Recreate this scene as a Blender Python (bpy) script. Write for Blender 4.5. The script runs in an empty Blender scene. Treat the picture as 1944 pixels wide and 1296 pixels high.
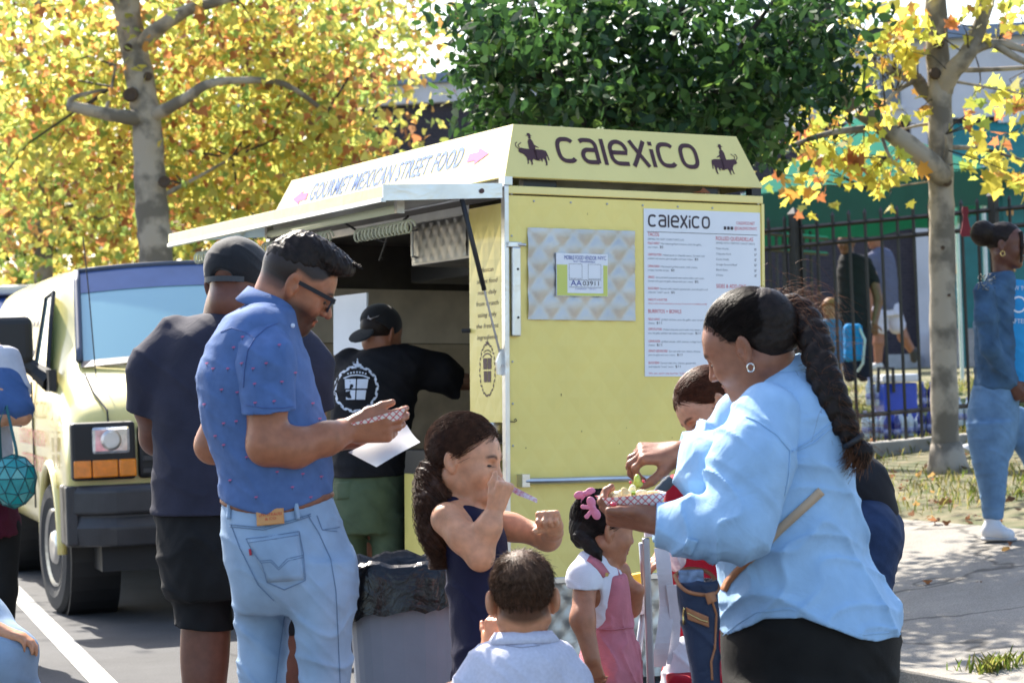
import bpy, bmesh, math, random
import numpy as np
from mathutils import Vector, Matrix
R = math.radians
rng = np.random.default_rng(7)
random.seed(7)
SC = bpy.context.scene
COL = SC.collection
# ------------------------------------------------------------------ camera
CAM_H, FPX, CX, HY, ROLL = 1.41, 4300.0, 972.0, 690.0, R(2.0)
cd = bpy.data.cameras.new('camera'); cam = bpy.data.objects.new('camera', cd); COL.objects.link(cam)
cam.location = (0, 0, CAM_H)
cam.rotation_euler = (Matrix.Rotation(ROLL, 3, 'Y') @ Matrix.Rotation(R(90), 3, 'X')).to_euler()
cd.sensor_width = 36; cd.lens = FPX / 1944 * 36; cd.shift_y = (HY - 648) / 1944
cd.clip_end = 600; cd.clip_start = .1
cd.dof.use_dof = True; cd.dof.focus_distance = 7.2; cd.dof.aperture_fstop = 6.8
SC.camera = cam
# ------------------------------------------------------------------ sky and sun
SUN_AZ, SUN_EL = -27.0, 43.0            # degrees from the view axis (+Y), negative = left; height
w = bpy.data.worlds.new('World'); SC.world = w; w.use_nodes = True
nt = w.node_tree; sk = nt.nodes.new('ShaderNodeTexSky'); sk.sky_type = 'NISHITA'; sk.sun_disc = False
sk.sun_elevation = R(SUN_EL); sk.sun_rotation = R(SUN_AZ); sk.air_density = 1.0; sk.dust_density = 2.0
bg = nt.nodes['Background']; bg.inputs[1].default_value = .13
nt.links.new(sk.outputs[0], bg.inputs[0])
sd = bpy.data.lights.new('sun', 'SUN'); sun = bpy.data.objects.new('sun', sd); COL.objects.link(sun)
sd.energy = 4.6; sd.angle = R(.55); sd.color = (1, .93, .82)
_s = Vector((math.sin(R(SUN_AZ)) * math.cos(R(SUN_EL)), math.cos(R(SUN_AZ)) * math.cos(R(SUN_EL)), math.sin(R(SUN_EL))))
sun.rotation_euler = _s.to_track_quat('Z', 'Y').to_euler(); sun.location = (0, 0, 30)
vs = SC.view_settings; vs.view_transform = 'Standard'; vs.look = 'None'; vs.gamma = 1; vs.exposure = 1.52
SC.cycles.max_bounces = 8; SC.cycles.transparent_max_bounces = 12
SC.cycles.sample_clamp_indirect = 6
try: SC.cycles.use_denoising = True
except Exception: pass
# ------------------------------------------------------------------ pixel helper: photograph pixel + depth -> metres
cr, sr = math.cos(ROLL), math.sin(ROLL)
def P(px, py, d):
    dx, dz = (px - CX) / FPX * d, (HY - py) / FPX * d
    return Vector((dx * cr + dz * sr, d, CAM_H - dx * sr + dz * cr))
def img(v):          # a direction given in picture axes (right, depth, up) -> world
    return Vector((v[0] * cr + v[2] * sr, v[1], -v[0] * sr + v[2] * cr))
# ------------------------------------------------------------------ materials
MATS = {}
def mat(name, col=(.5, .5, .5), rough=.6, metal=0., var=.12, scale=6., bump=0., bscale=80., coat=0., spec=.5,
        attr=None, trans=0., sheen=0., col2=None, detail=4., emit=0., wrinkle=0., wscale=9., aniso=0., sss=0.):
    if name in MATS: return MATS[name]
    m = bpy.data.materials.new(name); MATS[name] = m; m.use_nodes = True
    t = m.node_tree; N, L = t.nodes, t.links; b = N['Principled BSDF']; out = N['Material Output']
    b.inputs['Roughness'].default_value = rough; b.inputs['Metallic'].default_value = metal
    b.inputs['Coat Weight'].default_value = coat; b.inputs['Coat Roughness'].default_value = .12
    b.inputs['Specular IOR Level'].default_value = spec
    b.inputs['Sheen Weight'].default_value = sheen
    if sss:
        b.inputs['Subsurface Weight'].default_value = sss; b.inputs['Subsurface Radius'].default_value = (.012, .004, .002)
        b.inputs['Subsurface Scale'].default_value = 1
    tc = N.new('ShaderNodeTexCoord')
    c2 = col2 if col2 else tuple(max(0, c * (1 - var)) for c in col)
    c1 = col if col2 else tuple(min(1, c * (1 + var)) for c in col)
    nz = N.new('ShaderNodeTexNoise'); nz.inputs['Scale'].default_value = scale; nz.inputs['Detail'].default_value = detail
    L.new(tc.outputs['Object'], nz.inputs['Vector'])
    mx = N.new('ShaderNodeMix'); mx.data_type = 'RGBA'
    rp = N.new('ShaderNodeMapRange'); rp.inputs[1].default_value = .3; rp.inputs[2].default_value = .7
    L.new(nz.outputs[0], rp.inputs[0]); L.new(rp.outputs[0], mx.inputs[0])
    mx.inputs[6].default_value = (*c2, 1); mx.inputs[7].default_value = (*c1, 1)
    src = mx.outputs[2]
    if attr:
        at = N.new('ShaderNodeAttribute'); at.attribute_name = attr
        m2 = N.new('ShaderNodeMix'); m2.data_type = 'RGBA'; m2.blend_type = 'MULTIPLY'; m2.inputs[0].default_value = 1
        L.new(src, m2.inputs[6]); L.new(at.outputs['Color'], m2.inputs[7]); src = m2.outputs[2]
    L.new(src, b.inputs['Base Color'])
    nrm = None
    if bump:
        n2 = N.new('ShaderNodeTexNoise'); n2.inputs['Scale'].default_value = bscale; n2.inputs['Detail'].default_value = 3
        L.new(tc.outputs['Object'], n2.inputs['Vector'])
        bp = N.new('ShaderNodeBump'); bp.inputs['Strength'].default_value = bump; bp.inputs['Distance'].default_value = .004
        L.new(n2.outputs[0], bp.inputs['Height']); nrm = bp
    if wrinkle:
        n3 = N.new('ShaderNodeTexNoise'); n3.inputs['Scale'].default_value = wscale; n3.inputs['Detail'].default_value = 4
        n3.inputs['Distortion'].default_value = 1.2
        L.new(tc.outputs['Object'], n3.inputs['Vector'])
        bp2 = N.new('ShaderNodeBump'); bp2.inputs['Strength'].default_value = wrinkle; bp2.inputs['Distance'].default_value = .03
        L.new(n3.outputs[0], bp2.inputs['Height'])
        if nrm: L.new(nrm.outputs[0], bp2.inputs['Normal'])
        nrm = bp2
    if nrm: L.new(nrm.outputs[0], b.inputs['Normal'])
    if emit:
        L.new(src, b.inputs['Emission Color']); b.inputs['Emission Strength'].default_value = emit
    if trans:
        tr = N.new('ShaderNodeBsdfTranslucent'); L.new(src, tr.inputs[0])
        ms = N.new('ShaderNodeMixShader'); ms.inputs[0].default_value = trans
        L.new(b.outputs[0], ms.inputs[1]); L.new(tr.outputs[0], ms.inputs[2]); L.new(ms.outputs[0], out.inputs[0])
    return m
# ------------------------------------------------------------------ objects
def link(o, parent=None):
    COL.objects.link(o)
    if parent is not None: o.parent = parent
    return o
def tag(o, label=None, cat=None, group=None, kind=None):
    if label: o['label'] = label
    if cat: o['category'] = cat
    if group: o['group'] = group
    if kind: o['kind'] = kind
    return o
def thing(name, label, cat, loc=(0, 0, 0), mtx=None, group=None):
    o = bpy.data.objects.new(name, None); o.empty_display_size = .1
    if mtx is not None: o.matrix_world = mtx
    else: o.location = loc
    link(o); bpy.context.view_layer.update()
    return tag(o, label, cat, group)
def wmat(o):
    M = o.matrix_basis.copy()
    while o.parent is not None: o = o.parent; M = o.matrix_basis @ M
    return M
def mesh_obj(name, V, F, m, parent=None, smooth=False, cols=None, world=False):
    me = bpy.data.meshes.new(name)
    V = np.asarray(V, dtype=np.float64)
    if world and parent is not None:
        Mi = np.array(wmat(parent).inverted()); V = V @ Mi[:3, :3].T + Mi[:3, 3]
    if isinstance(F, np.ndarray):
        n, k = F.shape
        me.vertices.add(len(V)); me.vertices.foreach_set('co', V.astype(np.float32).ravel())
        me.loops.add(n * k); me.loops.foreach_set('vertex_index', F.astype(np.int32).ravel())
        me.polygons.add(n); me.polygons.foreach_set('loop_start', np.arange(0, n * k, k, dtype=np.int32))
        me.polygons.foreach_set('loop_total', np.full(n, k, dtype=np.int32))
        me.update(calc_edges=True)
    else:
        me.from_pydata([tuple(v) for v in V], [], F); me.update()
    if smooth: me.polygons.foreach_set('use_smooth', np.ones(len(me.polygons), dtype=bool))
    if cols is not None:
        a = me.color_attributes.new('tint', 'FLOAT_COLOR', 'POINT')
        c = np.ones((len(V), 4), dtype=np.float32); c[:, :3] = cols; a.data.foreach_set('color', c.ravel())
    if isinstance(m, (list, tuple)):
        for q in m: me.materials.append(q)
    elif m is not None: me.materials.append(m)
    o = bpy.data.objects.new(name, me)
    return link(o, parent)
class MB:
    def __init__(s): s.v = []; s.f = []
    def add(s, V, F):
        o = len(s.v); s.v += [tuple(v) for v in V]; s.f += [tuple(i + o for i in f) for f in F]; return s
    def box(s, x0, x1, y0, y1, z0, z1, M=None):
        V = [Vector((x, y, z)) for z in (z0, z1) for y in (y0, y1) for x in (x0, x1)]
        if M is not None: V = [M @ v for v in V]
        return s.add(V, [(0, 2, 3, 1), (4, 5, 7, 6), (0, 1, 5, 4), (2, 6, 7, 3), (0, 4, 6, 2), (1, 3, 7, 5)])
    def tube(s, pts, r, n=8, cap=True, closed=False):
        pts = [Vector(p) for p in pts]; m = len(pts); V = []; F = []
        rs = list(r) if isinstance(r, (list, tuple, np.ndarray)) else [r] * m
        prev = None
        for i, p in enumerate(pts):
            if closed: t = pts[(i + 1) % m] - pts[i - 1]
            else: t = pts[min(i + 1, m - 1)] - pts[max(i - 1, 0)]
            t.normalize()
            if prev is None:
                a = Vector((0, 0, 1)) if abs(t.z) < .9 else Vector((1, 0, 0)); u = t.cross(a).normalized()
            else:
                u = (prev - t * prev.dot(t))
                u = u.normalized() if u.length > 1e-6 else t.orthogonal().normalized()
            prev = u; v = t.cross(u)
            for k in range(n):
                a = 2 * math.pi * k / n; V.append(p + (u * math.cos(a) + v * math.sin(a)) * rs[i])
        for i in range(m if closed else m - 1):
            j = (i + 1) % m
            for k in range(n):
                l = (k + 1) % n; F.append((i * n + k, i * n + l, j * n + l, j * n + k))
        if cap and not closed:
            F.append(tuple(range(n - 1, -1, -1))); F.append(tuple((m - 1) * n + k for k in range(n)))
        return s.add(V, F)
    def prism(s, poly, h0, h1, M=None):       # polygon in xy, extruded along z
        n = len(poly); V = [Vector((x, y, h0)) for x, y in poly] + [Vector((x, y, h1)) for x, y in poly]
        if M is not None: V = [M @ v for v in V]
        return s.add(V, [tuple(range(n - 1, -1, -1)), tuple(range(n, 2 * n))] + [(i, (i + 1) % n, n + (i + 1) % n, n + i) for i in range(n)])
    def lathe(s, prof, n=24, M=None):         # (r, z) profile about z
        V = []; F = []; m = len(prof)
        for r, z in prof:
            for k in range(n):
                a = 2 * math.pi * k / n; V.append(Vector((r * math.cos(a), r * math.sin(a), z)))
        for i in range(m - 1):
            for k in range(n):
                l = (k + 1) % n; F.append((i * n + k, i * n + l, (i + 1) * n + l, (i + 1) * n + k))
        F.append(tuple(range(n - 1, -1, -1))); F.append(tuple((m - 1) * n + k for k in range(n)))
        if M is not None: V = [M @ v for v in V]
        return s.add(V, F)
    def loft(s, rings, cap=True):
        n = len(rings[0]); V = [p for r_ in rings for p in r_]; F = []
        for i in range(len(rings) - 1):
            for k in range(n):
                l = (k + 1) % n; F.append((i * n + k, i * n + l, (i + 1) * n + l, (i + 1) * n + k))
        if cap: F.append(tuple(range(n - 1, -1, -1))); F.append(tuple((len(rings) - 1) * n + k for k in range(n)))
        return s.add(V, F)
    def build(s, name, m, parent=None, bevel=0., smooth=False, world=False, seg=2):
        o = mesh_obj(name, s.v, s.f, m, parent, smooth, world=world)
        bm = bmesh.new(); bm.from_mesh(o.data); bmesh.ops.recalc_face_normals(bm, faces=bm.faces); bm.to_mesh(o.data); bm.free()
        if smooth: o.data.polygons.foreach_set('use_smooth', np.ones(len(o.data.polygons), dtype=bool))
        if bevel:
            b = o.modifiers.new('bevel', 'BEVEL'); b.width = bevel; b.segments = seg; b.limit_method = 'ANGLE'; b.angle_limit = R(35)
        return o
def sweep_flat(mb, pts, wdt, closed=False):   # stroke in xy plane as a ribbon polygon set (z = 0)
    pts = [Vector((p[0], p[1])) for p in pts]; n = len(pts); Lf = []; Rt = []
    for i in range(n):
        a = pts[i - 1] if (closed or i > 0) else pts[i]; b = pts[(i + 1) % n] if (closed or i < n - 1) else pts[i]
        t = (b - a).normalized(); nn = Vector((-t.y, t.x))
        Lf.append(pts[i] + nn * wdt / 2); Rt.append(pts[i] - nn * wdt / 2)
    V = [(p.x, p.y, 0) for p in Lf] + [(p.x, p.y, 0) for p in Rt]
    F = [(i, (i + 1) % n, n + (i + 1) % n, n + i) for i in range(n if closed else n - 1)]
    mb.add(V, F)
def arc(cx, cy, rx, ry, a0, a1, n=14):
    return [(cx + rx * math.cos(R(a0 + (a1 - a0) * i / n)), cy + ry * math.sin(R(a0 + (a1 - a0) * i / n))) for i in range(n + 1)]
def frame(o, x, up):                          # matrix with local x, y(up), z(normal)
    x = Vector(x).normalized(); up = Vector(up); n = x.cross(up).normalized(); y = n.cross(x)
    return Matrix(((x.x, y.x, n.x, o[0]), (x.y, y.y, n.y, o[1]), (x.z, y.z, n.z, o[2]), (0, 0, 0, 1)))
_tx = {}
def text_data(s, depth=0., bold=0.):
    if (s, depth, bold) in _tx: return _tx[(s, depth, bold)]
    c = bpy.data.curves.new('t', 'FONT'); c.body = s; c.offset = bold; c.space_character = 1 + bold * 6; c.size = 1; c.extrude = depth; c.resolution_u = 3
    o = bpy.data.objects.new('t', c); COL.objects.link(o); bpy.context.view_layer.update()
    me = bpy.data.meshes.new_from_object(o.evaluated_get(bpy.context.evaluated_depsgraph_get()))
    V = np.array([v.co[:] for v in me.vertices]) if len(me.vertices) else np.zeros((0, 3)); F = [tuple(p.vertices) for p in me.polygons]
    bpy.data.objects.remove(o); bpy.data.curves.remove(c); bpy.data.meshes.remove(me)
    _tx[(s, depth, bold)] = (V, F); return V, F
def text_add(mb, s, M, x0, x1, y0, h, slant=0., fit=True, bold=0.):  # fit string between x0..x1 with cap height h from baseline y0
    V, F = text_data(s, 0., bold)
    if not len(V): return
    V = V.copy(); sx = (x1 - x0) / (V[:, 0].max() - V[:, 0].min()) if fit else h / .69
    V[:, 0] = x0 + (V[:, 0] - V[:, 0].min()) * sx; V[:, 1] = V[:, 1] * h / .69
    V[:, 0] += V[:, 1] * slant; V[:, 1] += y0
    mb.add([M @ Vector(v) for v in V], F)
# ------------------------------------------------------------------ terrain: street, kerb, rising pavement, verge, lawn
SDIR = Vector((-.425, .905, 0)).normalized()            # the street runs away to the left
SNRM = Vector((SDIR.y, -SDIR.x, 0))                       # to the pavement side
KERB0 = Vector((1.32, 10.2, 0))
def kd(x, y): return (x - KERB0.x) * SNRM.x + (y - KERB0.y) * SNRM.y
def gz(x, y):
    k = kd(x, y)
    if k < 0: return 0.
    return .03 + .128 * min(k, 5) + .08 * max(0, min(k - 5, 6))
def asphalt_mat(name, base, spk, crack=0., tint2=None, stain=.5):
    m = bpy.data.materials.new(name); MATS[name] = m; m.use_nodes = True; t = m.node_tree; N, L = t.nodes, t.links
    b = N['Principled BSDF']; b.inputs['Roughness'].default_value = .88
    tc = N.new('ShaderNodeTexCoord')
    n1 = N.new('ShaderNodeTexNoise'); n1.inputs['Scale'].default_value = 140; n1.inputs['Detail'].default_value = 3
    n2 = N.new('ShaderNodeTexNoise'); n2.inputs['Scale'].default_value = 1.3; n2.inputs['Detail'].default_value = 6; n2.inputs['Roughness'].default_value = .7
    v = N.new('ShaderNodeTexVoronoi'); v.inputs['Scale'].default_value = 260
    for q in (n1, n2, v): L.new(tc.outputs['Object'], q.inputs['Vector'])
    r1 = N.new('ShaderNodeValToRGB'); r1.color_ramp.elements[0].position = .35; r1.color_ramp.elements[1].position = .68
    r1.color_ramp.elements[0].color = (*base, 1); r1.color_ramp.elements[1].color = (*spk, 1)
    L.new(n1.outputs[0], r1.inputs[0])
    mp = N.new('ShaderNodeMapRange'); mp.inputs[1].default_value = .3; mp.inputs[2].default_value = .72; mp.inputs[3].default_value = 1 - stain; mp.inputs[4].default_value = 1.15
    L.new(n2.outputs[0], mp.inputs[0])
    mx = N.new('ShaderNodeMix'); mx.data_type = 'RGBA'; mx.blend_type = 'MULTIPLY'; mx.inputs[0].default_value = 1
    L.new(r1.outputs[0], mx.inputs[6]); L.new(mp.outputs[0], mx.inputs[7]); src = mx.outputs[2]
    if crack:
        w_ = N.new('ShaderNodeTexVoronoi'); w_.feature = 'DISTANCE_TO_EDGE'; w_.inputs['Scale'].default_value = crack
        n4 = N.new('ShaderNodeTexNoise'); n4.inputs['Scale'].default_value = 3; L.new(tc.outputs['Object'], n4.inputs['Vector'])
        ad = N.new('ShaderNodeMix'); ad.data_type = 'RGBA'; ad.blend_type = 'LINEAR_LIGHT'; ad.inputs[0].default_value = .25
        L.new(tc.outputs['Object'], ad.inputs[6]); L.new(n4.outputs['Color'], ad.inputs[7]); L.new(ad.outputs[2], w_.inputs['Vector'])
        m3 = N.new('ShaderNodeMapRange'); m3.inputs[1].default_value = .002; m3.inputs[2].default_value = .012; m3.inputs[3].default_value = .35; m3.inputs[4].default_value = 1
        L.new(w_.outputs[0], m3.inputs[0])
        m4 = N.new('ShaderNodeMix'); m4.data_type = 'RGBA'; m4.blend_type = 'MULTIPLY'; m4.inputs[0].default_value = 1
        L.new(src, m4.inputs[6]); L.new(m3.outputs[0], m4.inputs[7]); src = m4.outputs[2]
    L.new(src, b.inputs['Base Color'])
    bp = N.new('ShaderNodeBump'); bp.inputs['Strength'].default_value = .35; bp.inputs['Distance'].default_value = .006
    L.new(n1.outputs[0], bp.inputs['Height']); L.new(bp.outputs[0], b.inputs['Normal'])
    return m
M_ASPH = asphalt_mat('asphalt', (.040, .042, .048), (.092, .092, .096), stain=.4)
M_CONC = asphalt_mat('pavement_concrete', (.215, .195, .168), (.365, .338, .295), crack=.45, stain=.3)
def sheet(name, pts, m, nx=2, ny=2, lift=0., zf=None):
    # bilinear patch over four ground corners, z from terrain
    a, b, c, d = [Vector((p[0], p[1], 0)) for p in pts]; V = []; F = []
    for j in range(ny + 1):
        for i in range(nx + 1):
            u, v_ = i / nx, j / ny; p = (a * (1 - u) + b * u) * (1 - v_) + (d * (1 - u) + c * u) * v_
            V.append((p.x, p.y, (zf or gz)(p.x, p.y) + lift))
    for j in range(ny):
        for i in range(nx):
            k = j * (nx + 1) + i; F.append((k, k + 1, k + nx + 2, k + nx + 1))
    return tag(mesh_obj(name, V, F, m, smooth=True), kind='structure')
def along(k, t): p = KERB0 + SNRM * k + SDIR * t; return (p.x, p.y)
sheet('ground', [(-300, -100), (300, -100), (300, 500), (-300, 500)], mat('far_ground', (.09, .1, .05), .95), zf=lambda x, y: -.06)
sheet('road', [along(-26, -25), along(-.001, -25), along(-.001, 90), along(-26, 90)], M_ASPH, 8, 30, zf=lambda x, y: 0.)
sheet('sidewalk', [along(.15, -25), along(2.6, -25), along(2.6, 90), along(.15, 90)], M_CONC, 8, 60)
# verge and lawn
def grass_mat():
    m = mat('verge_soil', (.20, .165, .095), .95, col2=(.055, .075, .02), scale=5, detail=8, bump=.8, bscale=60)
    return m
sheet('verge', [along(2.6, -25), along(40, -25), along(40, 90), along(2.6, 90)], grass_mat(), 60, 60)
# kerb stones: one object per stone in view
kb = tag(bpy.data.objects.new('kerb', None), kind='structure'); link(kb)
M_KERB = mat('kerb_stone', (.34, .33, .31), .9, var=.25, scale=9, bump=.5)
for i in range(-6, 12):
    a = KERB0 + SDIR * (i * 1.83); mb = MB()
    Mx = Matrix((( SDIR.x, SNRM.x, 0, a.x), (SDIR.y, SNRM.y, 0, a.y), (0, 0, 1, 0), (0, 0, 0, 1)))
    mb.box(.006, 1.824, 0, .152, -.1, .062, Mx); mb.build('stone', M_CONC, kb, bevel=.012)
# parking line painted on the road
M_LINE = mat('road_paint', (.48, .48, .46), .8, col2=(.30, .30, .29), scale=14, detail=8)
a = P(-150, 969, 16.9); LN = [(-3.95, 16.6), (-1.72, 9.6)]
def gp(px, py):      # pixel on the road plane
    d0 = 10.
    for _ in range(20):
        p = P(px, py, d0); d0 *= CAM_H / max(1e-3, CAM_H - p.z)
    return P(px, py, d0)
q0 = gp(8, 1102); q1 = gp(196, 1296); t_ = (q1 - q0).normalized(); n_ = Vector((-t_.y, t_.x, 0)) * .06
mb = MB(); a, b = q0 - t_ * 12, q1 + t_ * 3
mb.add([(p.x, p.y, .004) for p in (a - n_, b - n_, b + n_, a + n_)], [(0, 1, 2, 3)])
tag(mb.build('road_line', M_LINE), kind='structure')
# ------------------------------------------------------------------ food cart
_e = Vector((.901, .434, -.0026)); _d = Vector((-.456, .889, -.019)); dt = _e.dot(_d)
E = img((_e - _d * dt / 2).normalized()).normalized(); S = img((_d - _e * dt / 2)).normalized(); S = (S - E * S.dot(E)).normalized(); U = E.cross(S).normalized()
CS = 9.6 / 10.8
C0 = P(960, 352, 9.6) - U * 2.26 * CS
CM = Matrix(((E.x, S.x, U.x, C0.x), (E.y, S.y, U.y, C0.y), (E.z, S.z, U.z, C0.z), (0, 0, 0, 1))) @ Matrix.Scale(CS, 4)
W, LEN, ZT, ZB = 1.44, 3.22, 2.26, .375
cart = thing('food_cart', 'pale yellow street food cart with raised awning, menu poster and slanted sign roof', 'food cart', mtx=CM)
def yellow_mat():
    m = mat('cart_yellow', (.88, .71, .20), .42, var=.05, scale=2.5, coat=.35)
    t = m.node_tree; N, L = t.nodes, t.links; b = N['Principled BSDF']; tc = N.new('ShaderNodeTexCoord')
    # faint quilted diamond relief pressed into the sheet
    sp = N.new('ShaderNodeSeparateXYZ'); L.new(tc.outputs['Object'], sp.inputs[0])
    sm = N.new('ShaderNodeMath'); sm.operation = 'ADD'; L.new(sp.outputs[0], sm.inputs[0]); L.new(sp.outputs[1], sm.inputs[1])
    outs = []
    for sg in (1, -1):
        mz = N.new('ShaderNodeMath'); mz.operation = 'MULTIPLY'; mz.inputs[1].default_value = .78 * sg; L.new(sp.outputs[2], mz.inputs[0])
        a = N.new('ShaderNodeMath'); L.new(sm.outputs[0], a.inputs[0]); L.new(mz.outputs[0], a.inputs[1])
        p = N.new('ShaderNodeMath'); p.operation = 'PINGPONG'; p.inputs[1].default_value = .065; L.new(a.outputs[0], p.inputs[0]); outs.append(p)
    mn = N.new('ShaderNodeMath'); mn.operation = 'MINIMUM'; L.new(outs[0].outputs[0], mn.inputs[0]); L.new(outs[1].outputs[0], mn.inputs[1])
    bp = N.new('ShaderNodeBump'); bp.inputs['Strength'].default_value = .25; bp.inputs['Distance'].default_value = .12
    L.new(mn.outputs[0], bp.inputs['Height'])
    n2 = N.new('ShaderNodeTexNoise'); n2.inputs['Scale'].default_value = 7; L.new(tc.outputs['Object'], n2.inputs['Vector'])
    bp2 = N.new('ShaderNodeBump'); bp2.inputs['Strength'].default_value = .12; bp2.inputs['Distance'].default_value = .03
    L.new(n2.outputs[0], bp2.inputs['Height']); L.new(bp.outputs[0], bp2.inputs['Normal']); L.new(bp2.outputs[0], b.inputs['Normal'])
    # scuffs and rust specks towards the rail
    return m
M_YEL = yellow_mat()
M_YELF = mat('cart_yellow_flat', (.86, .71, .25), .3, var=.05, scale=2.5, coat=.5, bump=.0, wrinkle=.12, wscale=5)
M_STEEL = mat('stainless', (.62, .62, .62), .32, 1., var=.12, scale=5, wrinkle=.1, wscale=6)
M_STEELD = mat('stainless_dull', (.45, .44, .42), .42, 1., var=.25, scale=4, wrinkle=.15, wscale=8)
M_INT = mat('dark_interior_steel', (.10, .092, .085), .5, .7, var=.3, scale=4)  # inside walls: steel darkened in its colour for the dim interior
M_BLK = mat('black_rubber', (.018, .018, .02), .55)
M_BLKM = mat('black_metal', (.03, .03, .032), .4, .3)
M_BROWN = mat('sign_brown', (.07, .022, .022), .5, var=.05)
M_WHITE = mat('paper_white', (.80, .82, .86), .6, var=.02)
M_RED = mat('print_red', (.62, .06, .09), .6, var=.02); M_DARK = mat('print_dark', (.045, .03, .04), .6, var=.02)
M_GREY = mat('print_grey', (.22, .24, .28), .6, var=.02); M_BLUEP = mat('print_blue', (.04, .06, .32), .6, var=.02)
M_PINKP = mat('print_pink', (.62, .10, .28), .5, var=.02); M_GLAREB = mat('print_glare_blue', (.12, .20, .46), .55, var=.05, spec=.35)  # blue side lettering: glare put into the colour as a paler tone
def quilt(mb, M, wd, ht, cell=.105, amp=.010, n=7):   # embossed diamond sheet in local xy of M: pillowed diamonds with sharp valleys
    sx = cell / n; nx = max(2, int(wd / sx)); ny = max(2, int(ht / sx)); V = []; F = []
    for j in range(ny + 1):
        for i in range(nx + 1):
            x, y = wd * i / nx, ht * j / ny; u = (x / cell + y / (cell * 1.12)) * math.pi; v = (x / cell - y / (cell * 1.12)) * math.pi
            V.append(M @ Vector((x, y, amp * abs(math.sin(u) * math.sin(v)) ** .6 )))
    for j in range(ny):
        for i in range(nx): k = j * (nx + 1) + i; F.append((k, k + 1, k + nx + 2, k + nx + 1))
    mb.add(V, F)
EN = frame((0, 0, 0), (1, 0, 0), (0, 0, 1))          # end wall plane: local x, z; normal -Y
def end_at(y=0.): return frame((0, y, 0), (1, 0, 0), (0, 0, 1))
SD_ = frame((0, 0, 0), (0, -1, 0), (0, 0, 1))         # service plane: local x = -Y, normal -X
# end wall
mb = MB(); mb.box(.012, W, 0, .03, ZB, 2.215); mb.build('end_wall', M_YEL, cart, bevel=.004)
mb = MB(); mb.box(.008, W + .006, -.008, .03, 2.222, ZT); mb.build('end_header', M_YELF, cart, bevel=.004)
mb = MB(); mb.box(-.012, .012, -.012, .03, ZB, ZT); mb.build('corner_post', M_STEEL, cart, bevel=.004)
mb = MB(); mb.box(W - .004, W + .012, -.008, .02, ZB, 2.22); mb.build('corner_trim', M_YELF, cart)
# far wall, back wall, floor, ceiling
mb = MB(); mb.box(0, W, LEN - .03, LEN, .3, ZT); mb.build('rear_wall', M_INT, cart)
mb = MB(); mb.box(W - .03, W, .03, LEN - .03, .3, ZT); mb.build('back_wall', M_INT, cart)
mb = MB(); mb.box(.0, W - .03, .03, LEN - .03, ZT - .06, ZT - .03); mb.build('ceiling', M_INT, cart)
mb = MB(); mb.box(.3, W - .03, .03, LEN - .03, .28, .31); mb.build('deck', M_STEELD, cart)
# skirt under the end wall
mb = MB(); mb.box(.0, W, .02, .05, -.12, ZB - .01); mb.build('skirt', M_STEELD, cart)
mb = MB(); quilt(mb, end_at(.018) @ Matrix.Translation((0, -.12, 0)), W, ZB + .11, .11, .009, 7); mb.build('skirt_quilt', M_STEELD, cart, smooth=True)
mb = MB(); mb.box(-.005, W + .005, -.012, .03, ZB - .02, ZB + .012); mb.build('sill_trim', M_STEEL, cart, bevel=.004)
# embossed metal window in the paint
mb = MB(); Mq = end_at(-.003); poly = [(.105, 1.635), (.13, 1.615), (.35, 1.618), (.70, 1.612), (.707, 2.05), (.69, 2.062), (.4, 2.078), (.16, 2.076), (.112, 2.062)]
quilt(mb, end_at(-.0045) @ Matrix.Translation((.112, 1.622, 0)), .588, .44, .125, .0095, 10)
mb.build('metal_window', mat('embossed_steel', (.47, .46, .45), .44, 1., var=.1, scale=6, wrinkle=.1), cart, smooth=True)
# permit
pm = MB().box(.259, .541, -.021, -.016, 1.737, 1.943).build('permit', M_WHITE, cart)
Mp = end_at(-.0225)
mb = MB(); text_add(mb, 'MOBILE FOOD VENDOR', Mp, .302, .478, 1.913, .020); text_add(mb, 'NYC', Mp, .486, .532, 1.915, .018); text_add(mb, 'NOT TRANSFERABLE', Mp, .352, .470, 1.900, .008)
text_add(mb, 'AA', Mp, .336, .396, 1.787, .027); text_add(mb, 'Complaints?   Call 311', Mp, .36, .475, 1.770, .006)
tag(mb.build('permit_heading', M_BLUEP, pm), kind='stuff')
mb = MB(); text_add(mb, '03911', Mp, .402, .490, 1.789, .022)
for x0, x1, y0, y1 in ((.328, .398, 1.822, 1.892), (.328, .503, 1.780, 1.816), (.432, .502, 1.822, 1.892)):
    sweep_flat(mb2 := MB(), [(x0, y0), (x1, y0), (x1, y1), (x0, y1)], .0018, True); mb.add([Mp @ Vector(v) for v in mb2.v], mb2.f)
tag(mb.build('permit_number', M_DARK, pm), kind='stuff')
M_PERM = mat('permit_yellow', (.62, .66, .16), .6, var=.03)
mb = MB(); Mp2 = end_at(-.0218)
for x0, x1, y0, y1 in ((.261, .318, 1.752, 1.888), (.515, .539, 1.752, 1.888), (.261, .539, 1.739, 1.752)):
    mb.add([Mp2 @ Vector(v) for v in ((x0, y0, 0), (x1, y0, 0), (x1, y1, 0), (x0, y1, 0))], [(0, 1, 2, 3)])
mb.build('permit_border', M_PERM, pm)
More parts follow.
